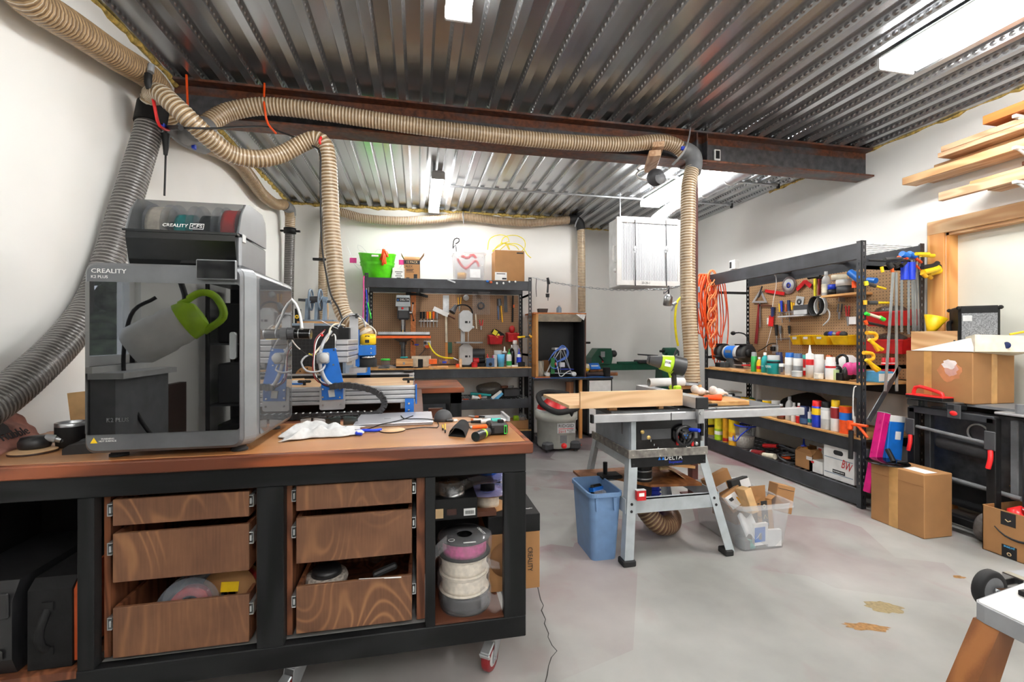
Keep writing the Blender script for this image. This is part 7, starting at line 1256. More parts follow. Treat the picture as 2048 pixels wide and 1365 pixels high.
m=MB('blue');m.lathe([(.07,-.075),(.078,-.06),(.078,.075)],(3.45,Y0,zc),'y',24);t.part('motor',m);m=MB('light_grey');m.lathe([(.078,-.076),(.085,-.08),(.085,-.14),(.05,-.15)],(3.45,Y0,zc),'y',24);m.lathe([(.05,.12),(.08,.10),(.079,.076)],(3.45,Y0,zc),'y',24);t.part('bell_housing',m)
for s in(-1,1):m=MB('black_plastic');m.lathe([(.03,.15),(.098,.15),(.102,.16),(.102,.215),(.09,.23),(.03,.232)]if s>0 else[(.03,-.232),(.09,-.23),(.102,-.215),(.102,-.16),(.098,-.15),(.03,-.15)],(3.45,Y0,zc),'y',28);t.part('wheel_guard',m);t.part('eye_shield',MB('black').b2((3.34,Y0+s*.19-.04,zc+.085),(3.42,Y0+s*.19+.04,zc+.10)));t.part('tool_rest',MB('dark_steel').b2((3.325,Y0+s*.19-.05,zc-.05),(3.40,Y0+s*.19+.05,zc-.035)))
t.part('hub_cap',MB('black').lathe([(0,-.262),(.03,-.262),(.045,-.25),(.045,-.232)],(3.45,Y0,zc),'y',20));m=MB('cast');m.prism([(Y0-.09,S3+.0165),(Y0+.09,S3+.0165),(Y0+.05,zc-.06),(Y0-.05,zc-.06)],3.40,3.50,'yz');t.part('pedestal',m);t.part('name_plate',MB('mid_grey').b2((3.3705,Y0-.045,zc),(3.376,Y0+.045,zc+.03)))
t.part('lamp_neck',MB('black').tube([(3.55,Y0-.16,zc+.09),P(1499,690,X=3.52),P(1493,672,X=3.5),P(1480,666,X=3.48),P(1468,667,X=3.46)],.008,8));p=P(1466,667,X=3.46);t.part('lamp_head',MB('black').sph(p,(.02,.035,.022)))
tool('chisel','red handled tool lying in front of the grinder','tool',dict(X=3.34),[('handle','red',3,[(1484,731),(1500,731)]),('blade','steel',2.5,[(1468,730),(1484,731)])])
for u,mt,lb,sz in((1436,'black','black cube at the far left end of the wooden shelf',.05),(1446,'charcoal','dark pointed block beside the black cube',.06)):p=rk(u,3.345,S3+.0165);m=MB(mt);m.b2((3.33,p.y-.04,p.z),(3.40,p.y+.04,p.z+sz),.008);solo('small_block',lb,'block',m)
t=T('ear_muffs','black ear muffs standing on the wooden shelf','ear muffs',rk(1684,3.40,S3));
for u in(1675,1694):p=rk(u,3.40,S3);m=MB('black_plastic');m.sph(p+V((0,0,.06)),(.045,.028,.06),16,10);t.part('cup',m)
t.part('band',MB('black').tube([P(1675,730,X=3.4),P(1674,716,X=3.41),P(1684,710,X=3.44),P(1694,716,X=3.41),P(1694,730,X=3.4)],.010,8))
t=T('respirator','black half mask with pink filters behind the rack post','mask',rk(1708,3.42,S3));t.part('mask',MB('black_plastic').sph(rk(1704,3.46,S3+.075),(.06,.05,.07)))
for u in(1700,1716):p=P(u,738,X=3.40);m=MB('pink');m.lathe([(0,-.022),(.05,-.020),(.052,0),(.045,.012),(0,.014)],p,'x',24);t.part('filter',m)
m=MB('paper');c=rk(1694,3.62,S3);m.sph(c+V((0,0,.09)),(.09,.12,.10),12,8);m.v=[(x,y,max(S3+.001,z+.015*math.sin(29*y+13*z)))for x,y,z in m.v];solo('paper_bag','crumpled white paper behind the ear muffs','paper',m)
for u,w,sz,mt,lb,x in((1677,14,.06,'black','small black printed box in front of the ear muffs',3.35),(1668,6,.085,mat('card_lime',(196,220,160),.6),'pale green card standing beside the spray can',3.345)):p=rk(u,x,S3);d=PX(w/2.,p);m=MB(mt);m.b2((x,p.y-d,p.z),(x+.04,p.y+d,p.z+sz),.002);solo('small_box',lb,'box',m)
m=MB('sky');c=rk(1645,3.48,S3);m.sph(c+V((0,0,.06)),(.05,.06,.06),10,7);m.v=[(x,y,max(S3+.001,z+.012*math.sin(60*y)))for x,y,z in m.v];solo('shop_towel','crumpled blue shop towel among the cans','towel',m)
a,b=rk(1735,3.36,S3),rk(1762,3.36,S3);a.y,b.y=min(a.y,2.96),2.86;m=MB('sky');m.b2((3.48,2.86,S3+.001),(3.62,2.98,S3+.085),.003);m.use('white');m.b2((3.4805,2.8592,S3+.01),(3.6195,2.862,S3+.07));solo('glove_box','sky blue and white box behind the corner post','box',m)
for u,lb in((1772,'red and white paint can, left of the pair at the rack end'),(1783,'red and white paint can, right of the pair at the rack end')):p=P(u,745,Y=2.92);vessel('spray',lb,V((p.x,2.92,S3+.0005)),.032,.19,'white','red',('bright_red',.4,1),'red and white cans at the rack end')
RW=dict(X=3.845)
c=P(1578,571,X=3.86);t=T('cutting_disc','round saw blade with red toothed edge on the right pegboard','blade',c);R_=PX(18,c);m=MB('steel');n=32;m.prism([(c.y+(R_ if i%2 else R_*.94)*math.cos(i*PI/n),c.z+(R_ if i%2 else R_*.94)*math.sin(i*PI/n))for i in range(2*n)],3.855,3.862,'yz');t.part('plate',m);t.part('edge_band',MB('red').lathe([(R_*.90,-.0065),(R_*.955,-.0065),(R_*.955,-.0055),(R_*.90,-.0055)],(3.862,c.y,c.z),'x',32,caps=False));t.part('centre_label',MB('light_grey').lathe([(.02,-.009),(R_*.72,-.009),(R_*.72,-.008)],(3.862,c.y,c.z),'x',32,caps=False));t.part('centre_ring',MB('royal').lathe([(.018,-.010),(R_*.32,-.010),(R_*.32,-.009)],(3.862,c.y,c.z),'x',24,caps=False))
tool('framing_square','red angled corner jig hanging beside the saw blade','square',RW,[('arm','red',8,[(1593,580),(1610,563)],None,'flat'),('arm','red',8,[(1610,563),(1622,573)],None,'flat',.004)])
tool('ruler','red perforated ruler lying level on the right pegboard','ruler',RW,[('bar','red',6,[(1530,582),(1568,588)],None,'flat')]);tool('ruler','long red tapered ruler hanging upright on the right pegboard','ruler',RW,[('bar','dark_red',6,[(1518,608),(1511,688)],7,'flat')]);tool('square','steel square hanging beside the upright red ruler','square',RW,[('blade','steel',3.5,[(1519,606),(1520,655)],None,'flat'),('arm','brown',3,[(1519,611),(1545,612)],None,'flat')])
m=MB('alu');a,b,d=P(1503,606,**RW),P(1534,606,**RW),P(1521,578,**RW);w=.4
cen=(a+b+d)/3;I_=[p.lerp(cen,.38)for p in(a,b,d)]
for i in range(3):o_=(a,b,d);m.slab([o_[i],o_[(i+1)%3],I_[(i+1)%3],I_[i]],.006)
k=solo('speed_square','silver triangular speed square on the right pegboard','square',m);child(k,'fence',MB('charcoal').cyl(P(1517,595,X=3.83),P(1524,573,X=3.83),.008))
tool('hammer','hammer with pale yellow handle hanging on the right pegboard','hammer',dict(X=3.82),[('head','ink',7,[(1617,556),(1640,553)],5),('handle','lemon',6,[(1630,558),(1630,593)],5)]);tool('hammer','hammer with red and black handle beside the yellow one','hammer',dict(X=3.83),[('head','ink',6,[(1634,556),(1645,555)]),('handle','dark_red',5,[(1639,558),(1638,590)],5)]);tool('mallet','black handled mallet below the hammers','mallet',RW,[('handle','brown',6,[(1640,594),(1640,608)]),('grip','ink',6,[(1640,608),(1641,617)])])
tool('nippers','grey and black pliers on the right pegboard','pliers',RW,[('handle','mid_grey',3,[(1677,608),(1675,625)]),('handle','charcoal',3,[(1684,608),(1682,625)]),('jaws','steel',6,[(1679,625),(1678,639)],3)]);tool('snips','red handled tin snips on the right pegboard','snips',RW,[('handle','red',3,[(1691,612),(1693,633)]),('handle','red',3,[(1698,612),(1697,633)]),('blades','steel',6,[(1695,634),(1696,652)],3)])
tool('card','white card hanging by the rack post','card',RW,[('card','white',15,[(1704,634),(1704,649)],None,'flat')])
g='screwdrivers on the right pegboard'
for u,v0,v1,v2,w,c1,c2,lb in((1559,608,625,640,4,'yellow','black','yellow and black screwdriver, first in the upper strip'),(1562.5,602,624,646,5,'royal','royal','long blue screwdriver in the upper strip'),(1571,609,624,640,4,'terracotta',None,'orange brown screwdriver in the upper strip'),(1577,601,622,644,6,'navy','royal','thick navy blue screwdriver in the upper strip'),(1583,605,620,638,4,'yellow','ink','yellow screwdriver right of the navy one'),(1587,606,620,636,4,'amber',None,'amber screwdriver, last in the upper strip'),(1552,650,672,693,6,'ink','bright_red','large black screwdriver in the lower strip'),(1560,652,668,682,6,'mid_grey',None,'grey screwdriver in the lower strip'),(1578,652,668,700,5,'ink',None,'black screwdriver with long shaft, last in the lower strip')):screwdriver(lb,RW,u,v0,v1,v2,w,c1,g,2,c2)
tool('tool_strip','upper metal strip holding screwdrivers on the right pegboard','tool rack',RW,[('bar','steel',2.5,[(1556,626),(1592,624)])]);tool('tool_strip','lower metal strip holding screwdrivers on the right pegboard','tool rack',RW,[('bar','steel',2.5,[(1552,679),(1578,678)])])
tool('blade_pack','carded blades in red and white packing on the right pegboard','pack',RW,[('card','white',9,[(1537,636),(1537,649)],None,'flat'),('card','bright_red',12,[(1543,632),(1541,653)],None,'flat',.003),('tool_body','navy',8,[(1546,615),(1545,634)],6)])
m=MB('light_grey');p=P(1599,604,X=3.855);m.M=at(p,12,0,0);m.b2((-.004,-.05,-.055),(.004,.05,.055),.002);m.use('charcoal');m.lathe([(.012,-.008),(.03,-.008),(.03,-.004)],axis='x',seg=20,caps=False);solo('dial_plate','square steel plate with round hole on the right pegboard','plate',m)
p0,p1=P(1571,633,X=3.84),P(1624,632,X=3.84);m=MB('light_grey');m.b2((3.74,p1.y,p0.z-.014),(3.866,p0.y,p0.z),.001);solo('small_shelf','narrow white shelf on the right pegboard','shelf',m);m=MB('charcoal');a,b=P(1589,0,X=3.78),P(1619,0,X=3.78);m.b2((3.76,b.y,p0.z+.0005),(3.85,a.y,p0.z+.10),.004);m.use('light_grey');m.b2((3.758,b.y+.01,p0.z+.006),(3.76,a.y-.01,p0.z+.05));solo('instrument_box','grey box with pale front on the narrow white shelf','box',m)
c=P(1637,613,X=3.80)
for r_,lb,mt,dy in((PX(18,c),'coil of black hose hanging on the right pegboard','ink',.0),(PX(16,c),'coil of pale grey cable beside the black hose coil','light_grey',-.035)):
 m=MB(mt)
 for i in range(5 if dy==0 else 3):m.tube([c+V((-.012*i,dy+r_*(.94+.02*i)*.8*math.cos(a),r_*1.1*math.sin(a)))for a in(0,1.05,2.1,3.14,4.2,5.25)],.0065,6,closed=True)
 if dy:m.tube([c+V((0,dy-r_*.7,-.02)),P(1659,626,X=3.79),P(1657,640,X=3.79),P(1646,651,X=3.79)],.0065,6)
 solo('hose_coil',lb,'hose',m)
p0,p1=P(1652,592,X=3.76),P(1714,586,X=3.76);m=MB('shelf_wood');m.b2((3.70,p1.y-.05,p0.z-.02),(3.866,p0.y,p0.z),.001);k=solo('tape_shelf','small wooden shelf with tape rolls on the right pegboard','shelf',m);child(k,'bracket',MB('zinc').b2((3.80,p0.y-.10,p0.z-.06),(3.866,p0.y-.09,p0.z-.0205)));z_=p0.z+.0008
def sh(u):return P(u,0,X=3.77).y
vessel('bottle','clear pump bottle at the left of the tape shelf',V((3.77,sh(1652),z_)),.036,.23,'bottle_clear','light_grey',('cream',.2,.8));
for u,z0,r_,h,mt,lb in((1667,0,.05,.05,'black','black tape roll lying lowest in the left pile'),(1667,.051,.045,.045,'royal','blue tape roll in the left pile'),(1690,0,.065,.07,'charcoal','wide dark tape roll under the white one'),(1690,.071,.07,.055,'white','wide white tape roll on the dark one'),(1678,.128,.06,.05,'cream','cream tape roll, topmost on the tape shelf')):
 m=MB(mt);m.lathe([(r_*.55,0),(r_,0),(r_,h),(r_*.55,h),(r_*.55,0)],(3.77,sh(u),z_+z0),seg=28,caps=False);m.use('card');m.lathe([(r_*.56,.0005),(r_*.5,.0005),(r_*.5,h-.0005),(r_*.56,h-.0005)],(3.77,sh(u),z_+z0),seg=24,caps=False);solo('tape_roll',lb,'tape',m,'tape rolls on the pegboard shelf')
tool('caulk_gun','blue and orange gun behind the top of the corner post','tool',dict(X=3.70),[('body','blue',14,[(1700,545),(1722,560)],18),('trigger','deep_orange',8,[(1708,562),(1708,576)]),('barrel','blue',10,[(1735,560),(1752,562)],12)])
for i,(u,w,lb)in enumerate(((1588,23,'yellow bin with white tag, farthest on the pegboard'),(1610,23,'yellow bin with white tag, second from the far end'),(1637,30,'wide yellow bin with white tag and clear bag'),(1675,38,'widest yellow bin, full of fittings, nearest the post'))):
 p=P(u,690,X=3.73);t=bin_tray(lab if False else lb,V((3.865,p.y,p.z)),PX(w,p)*1.05,.13,PX(20,p),'yellow',-90,'yellow bins on the right pegboard')
 if i<3:t.part('tag',MB('paper').b2((-.025,-.1325,.055),(.025,-.129,.085)))
for i,mt in enumerate(('ink','royal','steel','red','charcoal')):p=P(1655+8*i,669,X=3.80);m=MB(mt);m.sph(p,(.03,.035,.028),10,7);solo('fitting','%s fitting heaped in the widest yellow bin'%('black','blue','steel','red','dark grey')[i],'fitting',m,'fittings in the yellow bin')
m=MB('light_grey');p=P(1550,699,X=3.86);m.b2((3.855,p.y-.04,p.z-.05),(3.867,p.y+.04,p.z+.05),.002);k=solo('power_outlet','outlet box at the foot of the right pegboard','outlet',m);child(k,'plug',MB('ink').b2((3.82,p.y-.02,p.z-.02),(3.8548,p.y+.03,p.z+.03),.006))
for q2 in([P(1549,549,X=3.75),P(1552,556,X=3.8),P(1552,575,X=3.83),P(1547,598,X=3.82),P(1545,614,X=3.83)],[P(1543,655,X=3.83),P(1538,675,X=3.83),P(1533,692,X=3.8),P(1532,702,X=3.7)]):solo('cable','white power cord hanging down the right pegboard, %s the carded blades'%('above' if q2[0].z>1.6 else 'below'),'cord',MB('white').tube(q2,.004,6))
m=MB('ink');m.tube([P(1552,688,X=3.82),P(1540,688,X=3.8),P(1528,697,X=3.75),P(1516,703,X=3.6)],.005,6);solo('cable','black cord running from the outlet to the grinder','cord',m)
a=P(1468,537,X=3.36);m=MB('white');m.b2((3.33,a.y-.05,2.0455),(3.38,a.y+.04,2.0455+.10),.004);k=solo('sensor','small white sensor on top of the right rack','sensor',m);child(k,'display',MB('ink').b2((3.3285,a.y,2.06),(3.3302,a.y+.032,2.13)))
q_=random.Random(12)
def cords(lab,mt,us,v0,v1,n,Y,r):
 m=MB(mt)
 for i in range(n):
  u=us[0]+(us[1]-us[0])*(i+.5)/n;e=v1+q_.uniform(-45,20);w=q_.uniform(8,15);y=Y+q_.uniform(-.05,.03)
  m.tube([P(u,v0+4,Y=y),P(u-w*.6,v0+20,Y=y-.02),P(u-w,(v0+e)/2,Y=y-.03),P(u-w*.3,e-6,Y=y),P(u+w*.3,e,Y=y),P(u+w,(v0+e)/2+10,Y=y+.02),P(u+w*.5,v0+18,Y=y+.02)],r,7,step=.035,closed=True)
 return solo('cable_loops',lab,'cord',m)
cords('bright orange extension cord looped thick on the far post','cord_orange',(1398,1420),545,680,10,4.72,.0075);cords('long orange cord loops reaching down beside the grinder','deep_orange',(1416,1446),556,715,7,4.70,.0065)
m=MB(mat('cord_braid',(240,140,84),.5));
for s in(0,PI):m.tube([P(1424+7*math.sin(i*1.25+s),541+10.5*i,Y=4.62+.03*math.cos(i*1.25+s))for i in range(16)],.007,7)
for i in range(5):m.tube([P(1424+9*math.cos(a),556+25*i+16*math.sin(a),Y=4.60)for a in(0,1.05,2.1,3.14,4.2,5.25)],.0065,6,closed=True)
solo('cable_loops','pale orange cord plaited into a chain on the far post','cord',m)
for u,v,lb in((1395,580,'upper grey plug end on the orange cords'),(1394,611,'lower grey plug end on the orange cords')):p=P(u,v,Y=4.66);m=MB('grey_blue');m.box(p,(.05,.04,.07),.008);solo('plug',lb,'plug',m)
# clamps on the near end of the right rack
CY_=dict(Y=2.832)
def clamp(label,segs,pl=CY_,group=None):return tool('clamp',label,'clamp',pl,segs,group)
clamp('yellow tipped black clamp, upper one on the corner post',[('grip','yellow',5,[(1748,572),(1771,578)],4),('body','charcoal',7,[(1734,567),(1750,573)]),('tip','lemon',8,[(1731,563),(1733,571)])]);clamp('yellow tipped black clamp, second on the corner post',[('grip','yellow',5,[(1752,606),(1779,606)],4.5),('body','charcoal',8,[(1735,606),(1753,606)]),('tip','amber',7,[(1730,601),(1730,610)])])
clamp('green and white spring clamp on the corner post',[('jaw','neon',7,[(1731,627),(1737,630)]),('body','cream',6,[(1738,629),(1759,636)]),('grip','neon',8,[(1759,635),(1768,640)])]);clamp('orange tipped black clamp below the green one',[('jaw','deep_orange',7,[(1730,642),(1733,649)]),('grip','ink',6,[(1735,646),(1768,653)],5)])
for dv,du,lb in((0,0,'big yellow spring clamp, upper one of two on the corner post'),(40,-6,'big yellow spring clamp, lower one of two on the corner post')):clamp(lb,[('jaw','amber',8,[(1733+du,666+dv),(1750+du,668+dv),(1752+du,678+dv),(1740+du,681+dv)],6),('grip','yellow',7,[(1738+du,680+dv),(1750+du,690+dv),(1764+du,700+dv)],8),('grip','amber',7,[(1745+du,684+dv),(1752+du,696+dv),(1756+du+dv*.1,702+dv)],7)],dict(Y=2.83))
tool('hanging_rail','black rail across the rack end carrying the bar clamps','rail',dict(Y=2.83),[('rail','black_steel',5,[(1736,521),(1846,524)])])
for i,(u0,v0,u1,v1,Y,lb)in enumerate(((1787,545,1771,783,2.72,'long bar clamp hanging aslant in front of the red bins'),(1793,545,1794,783,2.74,'long bar clamp hanging straight beside the slanting one'))):
 clamp(lb,[('bar','bar_grey',5.5,[(u0,v0),(u1,v1)],6,'flat'),('grip','ink',11,[(1783+10*i,536),(1776+12*i,526)],9),('grip','ink',9,[(1788+14*i,532),(1800+12*i,525)],6),('jaw','charcoal',7,[(1770+12*i,519),(1790+12*i,517)],6),('tip','orange' if i else 'yellow',6,[(1763+20*i,534),(1765+20*i,545)])],dict(Y=Y))
for i,(u,lb)in enumerate(((1808,'blue headed bar clamp, first of the pair'),(1822,'blue headed bar clamp, second of the pair'))):clamp(lb,[('bar','bar_grey',5,[(u-4,560),(u-4,665+4*i)],5,'flat'),('head','blue',12,[(u-5,508),(u+8,513)],11),('sliding_jaw','royal',13,[(u+1,525),(u+1,560)],13),('pad','deep_orange',7,[(u-12,515),(u-8,517)])],dict(Y=2.78),'blue bar clamps at the rack end')
for i,(u,lb)in enumerate(((1829,'slim steel bar clamp with orange pads, left of three'),(1834,'slim steel bar clamp with orange pads, middle of three'),(1840,'slim steel bar clamp with orange pads, right of three'))):clamp(lb,[('bar','bar_grey',4,[(u-5,520),(u-2,662)],4,'flat'),('pad','deep_orange',6,[(u-2,514+4*i),(u+2,518+4*i)]),('pad','deep_orange',5,[(u-2,527+4*i),(u+2,533+4*i)]),('screw','bar_grey',2,[(u,510),(u-1,545)])],dict(Y=2.80+.01*i))
for i,(u,v,Y,lb)in enumerate(((1842,545,2.70,'yellow and black trigger clamp in front of the door casing'),(1852,548,2.76,'yellow and black trigger clamp just behind the front one'))):clamp(lb,[('body','yellow',11,[(u+4,v),(u+34,v-8)],13),('trigger','ink',9,[(u+2,v-10),(u+24,v-13),(u+33,v-19)],9),('jaw','amber',8,[(u+2,v+2),(u+10,v+9)]),('jaw','yellow',7,[(u-10,v-37),(u+15,v-36)],8)],dict(Y=Y))
clamp('orange trigger clamp gripping the rack post above the archive box',[('handle','deep_orange',8,[(1696,848),(1712,850),(1735,853)],5),('trigger','deep_orange',6,[(1716,852),(1726,864),(1735,876)],5),('body','deep_orange',11,[(1700,842),(1700,858)]),('bar','ink',9,[(1702,862),(1701,918)],9)],dict(X=3.27));tool('hook_rod','bent white rod hooked over the beam beside the corner post','rod',dict(X=3.28),[('rod','white',2.2,[(1712,773),(1708,777),(1706,800),(1706,838)])])
tool('steel_bar','flat grey steel bar leaning diagonally below the clamps','bar',dict(Y=2.74),[('bar','dark_steel',11,[(1738,842),(1800,735)],10,'flat')])
for u,v,w,h,lb,i in((1778,652,64,25,'upper red bin behind the long bar clamps',0),(1780,708,62,25,'lower red bin behind the long bar clamps',1)):p=P(u,v,X=3.72);bin_tray(lb,V((3.865,max(p.y,3.02),p.z)),.34,.17,.13,'red',-90,'red bins at the rack end');m=MB('bag_smoke');m.sph((3.79,max(p.y,3.02),p.z+.12),(.06,.13,.05),12,8);solo('parts_bag',('clear bag of parts in the upper red bin','dark bag of parts in the lower red bin')[i],'bag',m)
# right wall: lumber on brackets
for i,(x0,x1,ye,z0,z1,mt,lb)in enumerate(((3.70,3.84,2.86,2.495,2.55,'pine','longest board of the upper lumber stack, sticking out farthest'),(3.845,3.93,2.80,2.505,2.56,'fir','board against the wall at the bottom of the upper stack'),(3.76,3.92,2.68,2.563,2.588,'pine','thin board second from the bottom of the upper stack'),(3.64,3.86,2.57,2.59,2.622,'fir','reddish board in the middle of the upper stack'),(3.64,3.90,2.55,2.624,2.662,'fir','wide fir board near the top of the upper stack'),(3.60,3.78,2.28,2.69,2.745,'oak_orange','orange brown beam on top of the upper stack'),(3.80,3.92,2.62,2.664,2.680,'pine','narrow pale strip near the wall on the upper stack'),(3.66,3.70,2.58,2.285,2.345,'fir','pinkish board on edge in the lower lumber stack'),(3.705,3.90,2.42,2.346,2.375,'pine','pale board lying on the lower lumber stack'),(3.72,3.84,2.33,2.285,2.318,'fir','short board under the lower lumber stack'),(3.80,3.90,2.20,2.41,2.435,'brown','dark brown strip between the two lumber stacks'))):
 m=MB(mt);m.b2((x0,.55,z0),(x1,ye,z1),.002);solo('board',lb,'board',m,'boards on the wall brackets')
for i,y in enumerate((2.12,1.25,.65)):
 t=T('wall_bracket',('white lumber bracket nearest the door casing','white lumber bracket in the middle of the lumber','white lumber bracket at the near end of the lumber')[i],'bracket',(XR,y,2.2),group='white lumber brackets');t.part('upright',MB('white').b2((XR-.012,y-.015,2.20),(XR-.001,y+.015,2.78)))
 for z in(2.487,2.275,2.682):t.part('arm',MB('white').b2((3.60,y-.012,z-.02),(XR-.013,y+.012,z-.001),.002));t.part('brace',MB('white').tube([(3.63,y,z-.016),(XR-.014,y,z-.15)],.009,6))
# right foreground: cartons, folded saw, amplifier
def tape_on(o,*b):child(o,'tape',MB('tape').b2(*b))
m=MB('card');m.b2((3.20,2.335,.001),(3.43,2.69,.415),.004);m.M=Matrix();k=solo('cardboard_box','plain tall brown carton on the floor at right','box',m);tape_on(k,(3.1985,2.50,.002),(3.1999,2.56,.415));child(k,'crease',MB('card_dark').b2((3.1990,2.34,.335),(3.2002,2.69,.338)));child(k,'label',MB('paper').b2((3.24,2.36,.4152),(3.34,2.50,.4162)))
t=T('saw_guard_plate','black round plate with bracket lying on the tall brown carton','plate',(3.27,2.64,.416));m=MB('black_gloss');m.lathe([(0,0),(.125,0),(.128,.004),(.125,.008),(0,.010)],(3.26,2.62,.4168),seg=36,caps=False);t.part('disc',m);m=MB('black');m.tube([(3.29,2.60,.426),(3.30,2.62,.45),(3.31,2.66,.50)],.016,10);m.tube([(3.30,2.58,.43),(3.31,2.52,.44)],.010,8);t.part('bracket',m)
t=open_box('open brown carton with curved arrow print at lower right edge',V((3.56,2.01,.001)),.30,.30,.275,-90,[(-112,.10),(70,.10),(-38,.13),None])
F_=lambda x,z,d=.0012:tf((x,-.15-d,z));m=MB('ink');m.tube([(-.09,-.151,.165),(-.045,-.151,.13),(.02,-.151,.118),(.085,-.151,.13)],lambda s:.003+.006*s,6,flat=1.);m.prism([(.06,.148),(.098,.140),(.088,.105),(.082,.128)],-.1525,-.1502,'xz');t.part('print_arrow',m);m=MB('ink');m.b2((-.06,-.1512,.19),(.01,-.1502,.268));m.b2((-.055,-.1512,.002),(.015,-.1502,.075));t.part('print_panel',m);t.text('prime',.022,'sky',F_(-.02,.065,.002)@rot(0,0,180),None,.05);m=MB('card_in');m.lathe([(.006,-.1518),(.011,-.1518),(.011,-.151),(.006,-.151)],(-.02,0,.025),'y',16,caps=False);m.tube([(-.038,-.1515,.225),(-.025,-.1515,.215),(-.012,-.1515,.225)],.003,6);t.part('print_marks',m)
for i,(x,y,z,mt,lb)in enumerate(((3.50,2.06,.22,'bright_red','red and white roll of ribbon in the open carton'),(3.56,1.98,.23,'paper','loose coil of white tape in the open carton'),(3.62,1.94,.22,'sky','sky blue packet in the open carton'))):
 m=MB(mt)
 if i<2:m.lathe([(.035,0),(.06,0),(.06,.06),(.035,.06),(.035,0)],seg=24,caps=False)
 else:m.b2((-.05,-.06,0),(.05,.06,.07),.006)
 solo(('ribbon_roll','tape_coil','packet')[i],lb,'roll' if i<2 else 'packet',m,None,(x,y,z),20,rx=60 if i<2 else 10)
m=MB('paper');m.M=at((3.50,1.93,.27),14,18,0);m.b2((-.07,-.06,0),(.05,.06,.003));solo('paper_sheet','white sheet hanging over the edge of the open carton','paper',m)
t=T('portable_table_saw','black portable table saw folded upright on its wheeled stand','table saw',(3.66,2.35,0));bx=lambda n,a,b,mt='black_steel',bv=.004:t.part(n,MB(mt).b2(a,b,bv))
bx('saw_table',(3.70,1.75,.28),(3.745,2.66,.80),'dark_steel');bx('body',(3.752,1.85,.30),(3.93,2.45,.74),'black')
bx('top_tube',(3.50,2.16,.765),(3.55,2.66,.81));bx('leg',(3.50,2.62,.10),(3.55,2.67,.80),'black');bx('leg',(3.50,2.15,.10),(3.55,2.20,.80),'black');bx('leg',(3.56,2.02,.12),(3.60,2.06,.79));bx('leg',(3.56,2.56,.12),(3.60,2.60,.79));bx('side_rail',(3.60,2.10,.30),(3.64,2.14,.79),'mid_grey');bx('floor_bar',(3.52,2.10,.06),(3.58,2.66,.11),'black')
for y in(2.645,2.175):t.part('hinge',MB('charcoal').b2((3.488,y-.03,.60),(3.499,y+.03,.72),.01));t.part('lock_lever',MB('bright_red').tube([(3.49,y-.005,.60),(3.475,y-.015,.55),(3.47,y-.005,.49)],.013,8))
t.part('cross_tube',MB('mid_grey').cyl((3.52,2.20,.635),(3.52,2.62,.665),.012));t.part('motor',MB('charcoal').cyl((3.64,2.24,.55),(3.64,2.55,.57),.05));t.part('lower_tube',MB('mid_grey').cyl((3.56,2.06,.33),(3.56,2.60,.35),.014));t.part('red_button',MB('bright_red').sph((3.495,2.37,.80),(.012,.026,.018)));bx('clip_plate',(3.49,2.33,.765),(3.499,2.41,.86),'charcoal')
m=MB('black_plastic');m.lathe([(.03,-.03),(.062,-.03),(.068,-.02),(.068,.02),(.062,.03),(.03,.03)],(3.60,1.98,.60),'x',28);m.cyl((3.55,1.98,.60),(3.57,1.98,.60),.02);m.cyl((3.57,1.97,.56),(3.53,1.93,.54),.016);t.part('hand_wheel',m)
m=MB(mat('tyre',(96,92,90),.85,0,.25,30,.3));m.lathe([(.05,-.03),(.085,-.03),(.092,-.02),(.092,.02),(.085,.03),(.05,.03)],(3.55,2.215,.093),'y',30);wl=t.part('wheel',m);t.part('hub',MB('charcoal').lathe([(0,-.034),(.03,-.034),(.052,-.028),(.052,.028),(0,.03)],(3.55,2.215,.093),'y',20),wl);m=MB('light_grey');m.lathe([(.055,-.004),(.065,-.004),(.065,.004),(.055,.004),(.055,-.004)],(3.69,2.36,.66),'x',24,caps=False);t.part('power_cable',m);bx('red_tag',(3.595,2.045,.69),(3.60,2.075,.72),'bright_red');bx('miter_plate',(3.50,1.98,.83),(3.72,2.16,.845),'alu');t.part('knob',MB('mid_grey').cyl((3.57,2.07,.846),(3.57,2.07,.90),.025));bx('fence_clamp',(3.52,1.86,.73),(3.58,1.94,.78),'light_grey')
m=MB('clear_plastic');m.use('lid_smoke');m.b2((3.49,2.36,.815),(3.60,2.67,.862),.008);m.use('steel');m.b2((3.50,2.37,.862),(3.59,2.66,.868));solo('blade_guard','clear plastic blade guard lying on top of the folded saw','guard',m)
t=T('push_block','black and red push block with red handle on the folded saw','push block',(3.53,2.54,.869));t.part('base',MB('black').b2((3.47,2.42,.8695),(3.57,2.66,.890),.003));t.part('top_plate',MB('bright_red').b2((3.47,2.42,.890),(3.57,2.66,.899),.003));t.part('handle',MB('bright_red').tube([(3.52,2.64,.89),(3.52,2.635,.935),(3.52,2.61,.955),(3.52,2.55,.945),(3.52,2.49,.93),(3.52,2.46,.92),(3.52,2.45,.89)],.012,10))
m=MB('mid_grey');m.b2((3.60,1.55,.844),(3.945,2.72,.861));m.use('charcoal');m.b2((3.936,1.55,.05),(3.946,2.72,.844));k=solo('wall_shelf','grey shelf on the right wall carrying the big carton','shelf',m)
m=MB('card');m.b2((3.58,2.32,.862),(3.945,2.74,1.208),.004);k=solo('cardboard_box','large brown carton with a pale paint blotch behind the folded saw','box',m);tape_on(k,(3.5788,2.565,.863),(3.5799,2.615,1.207));tape_on(k,(3.74,2.3188,.863),(3.79,2.3199,1.207))
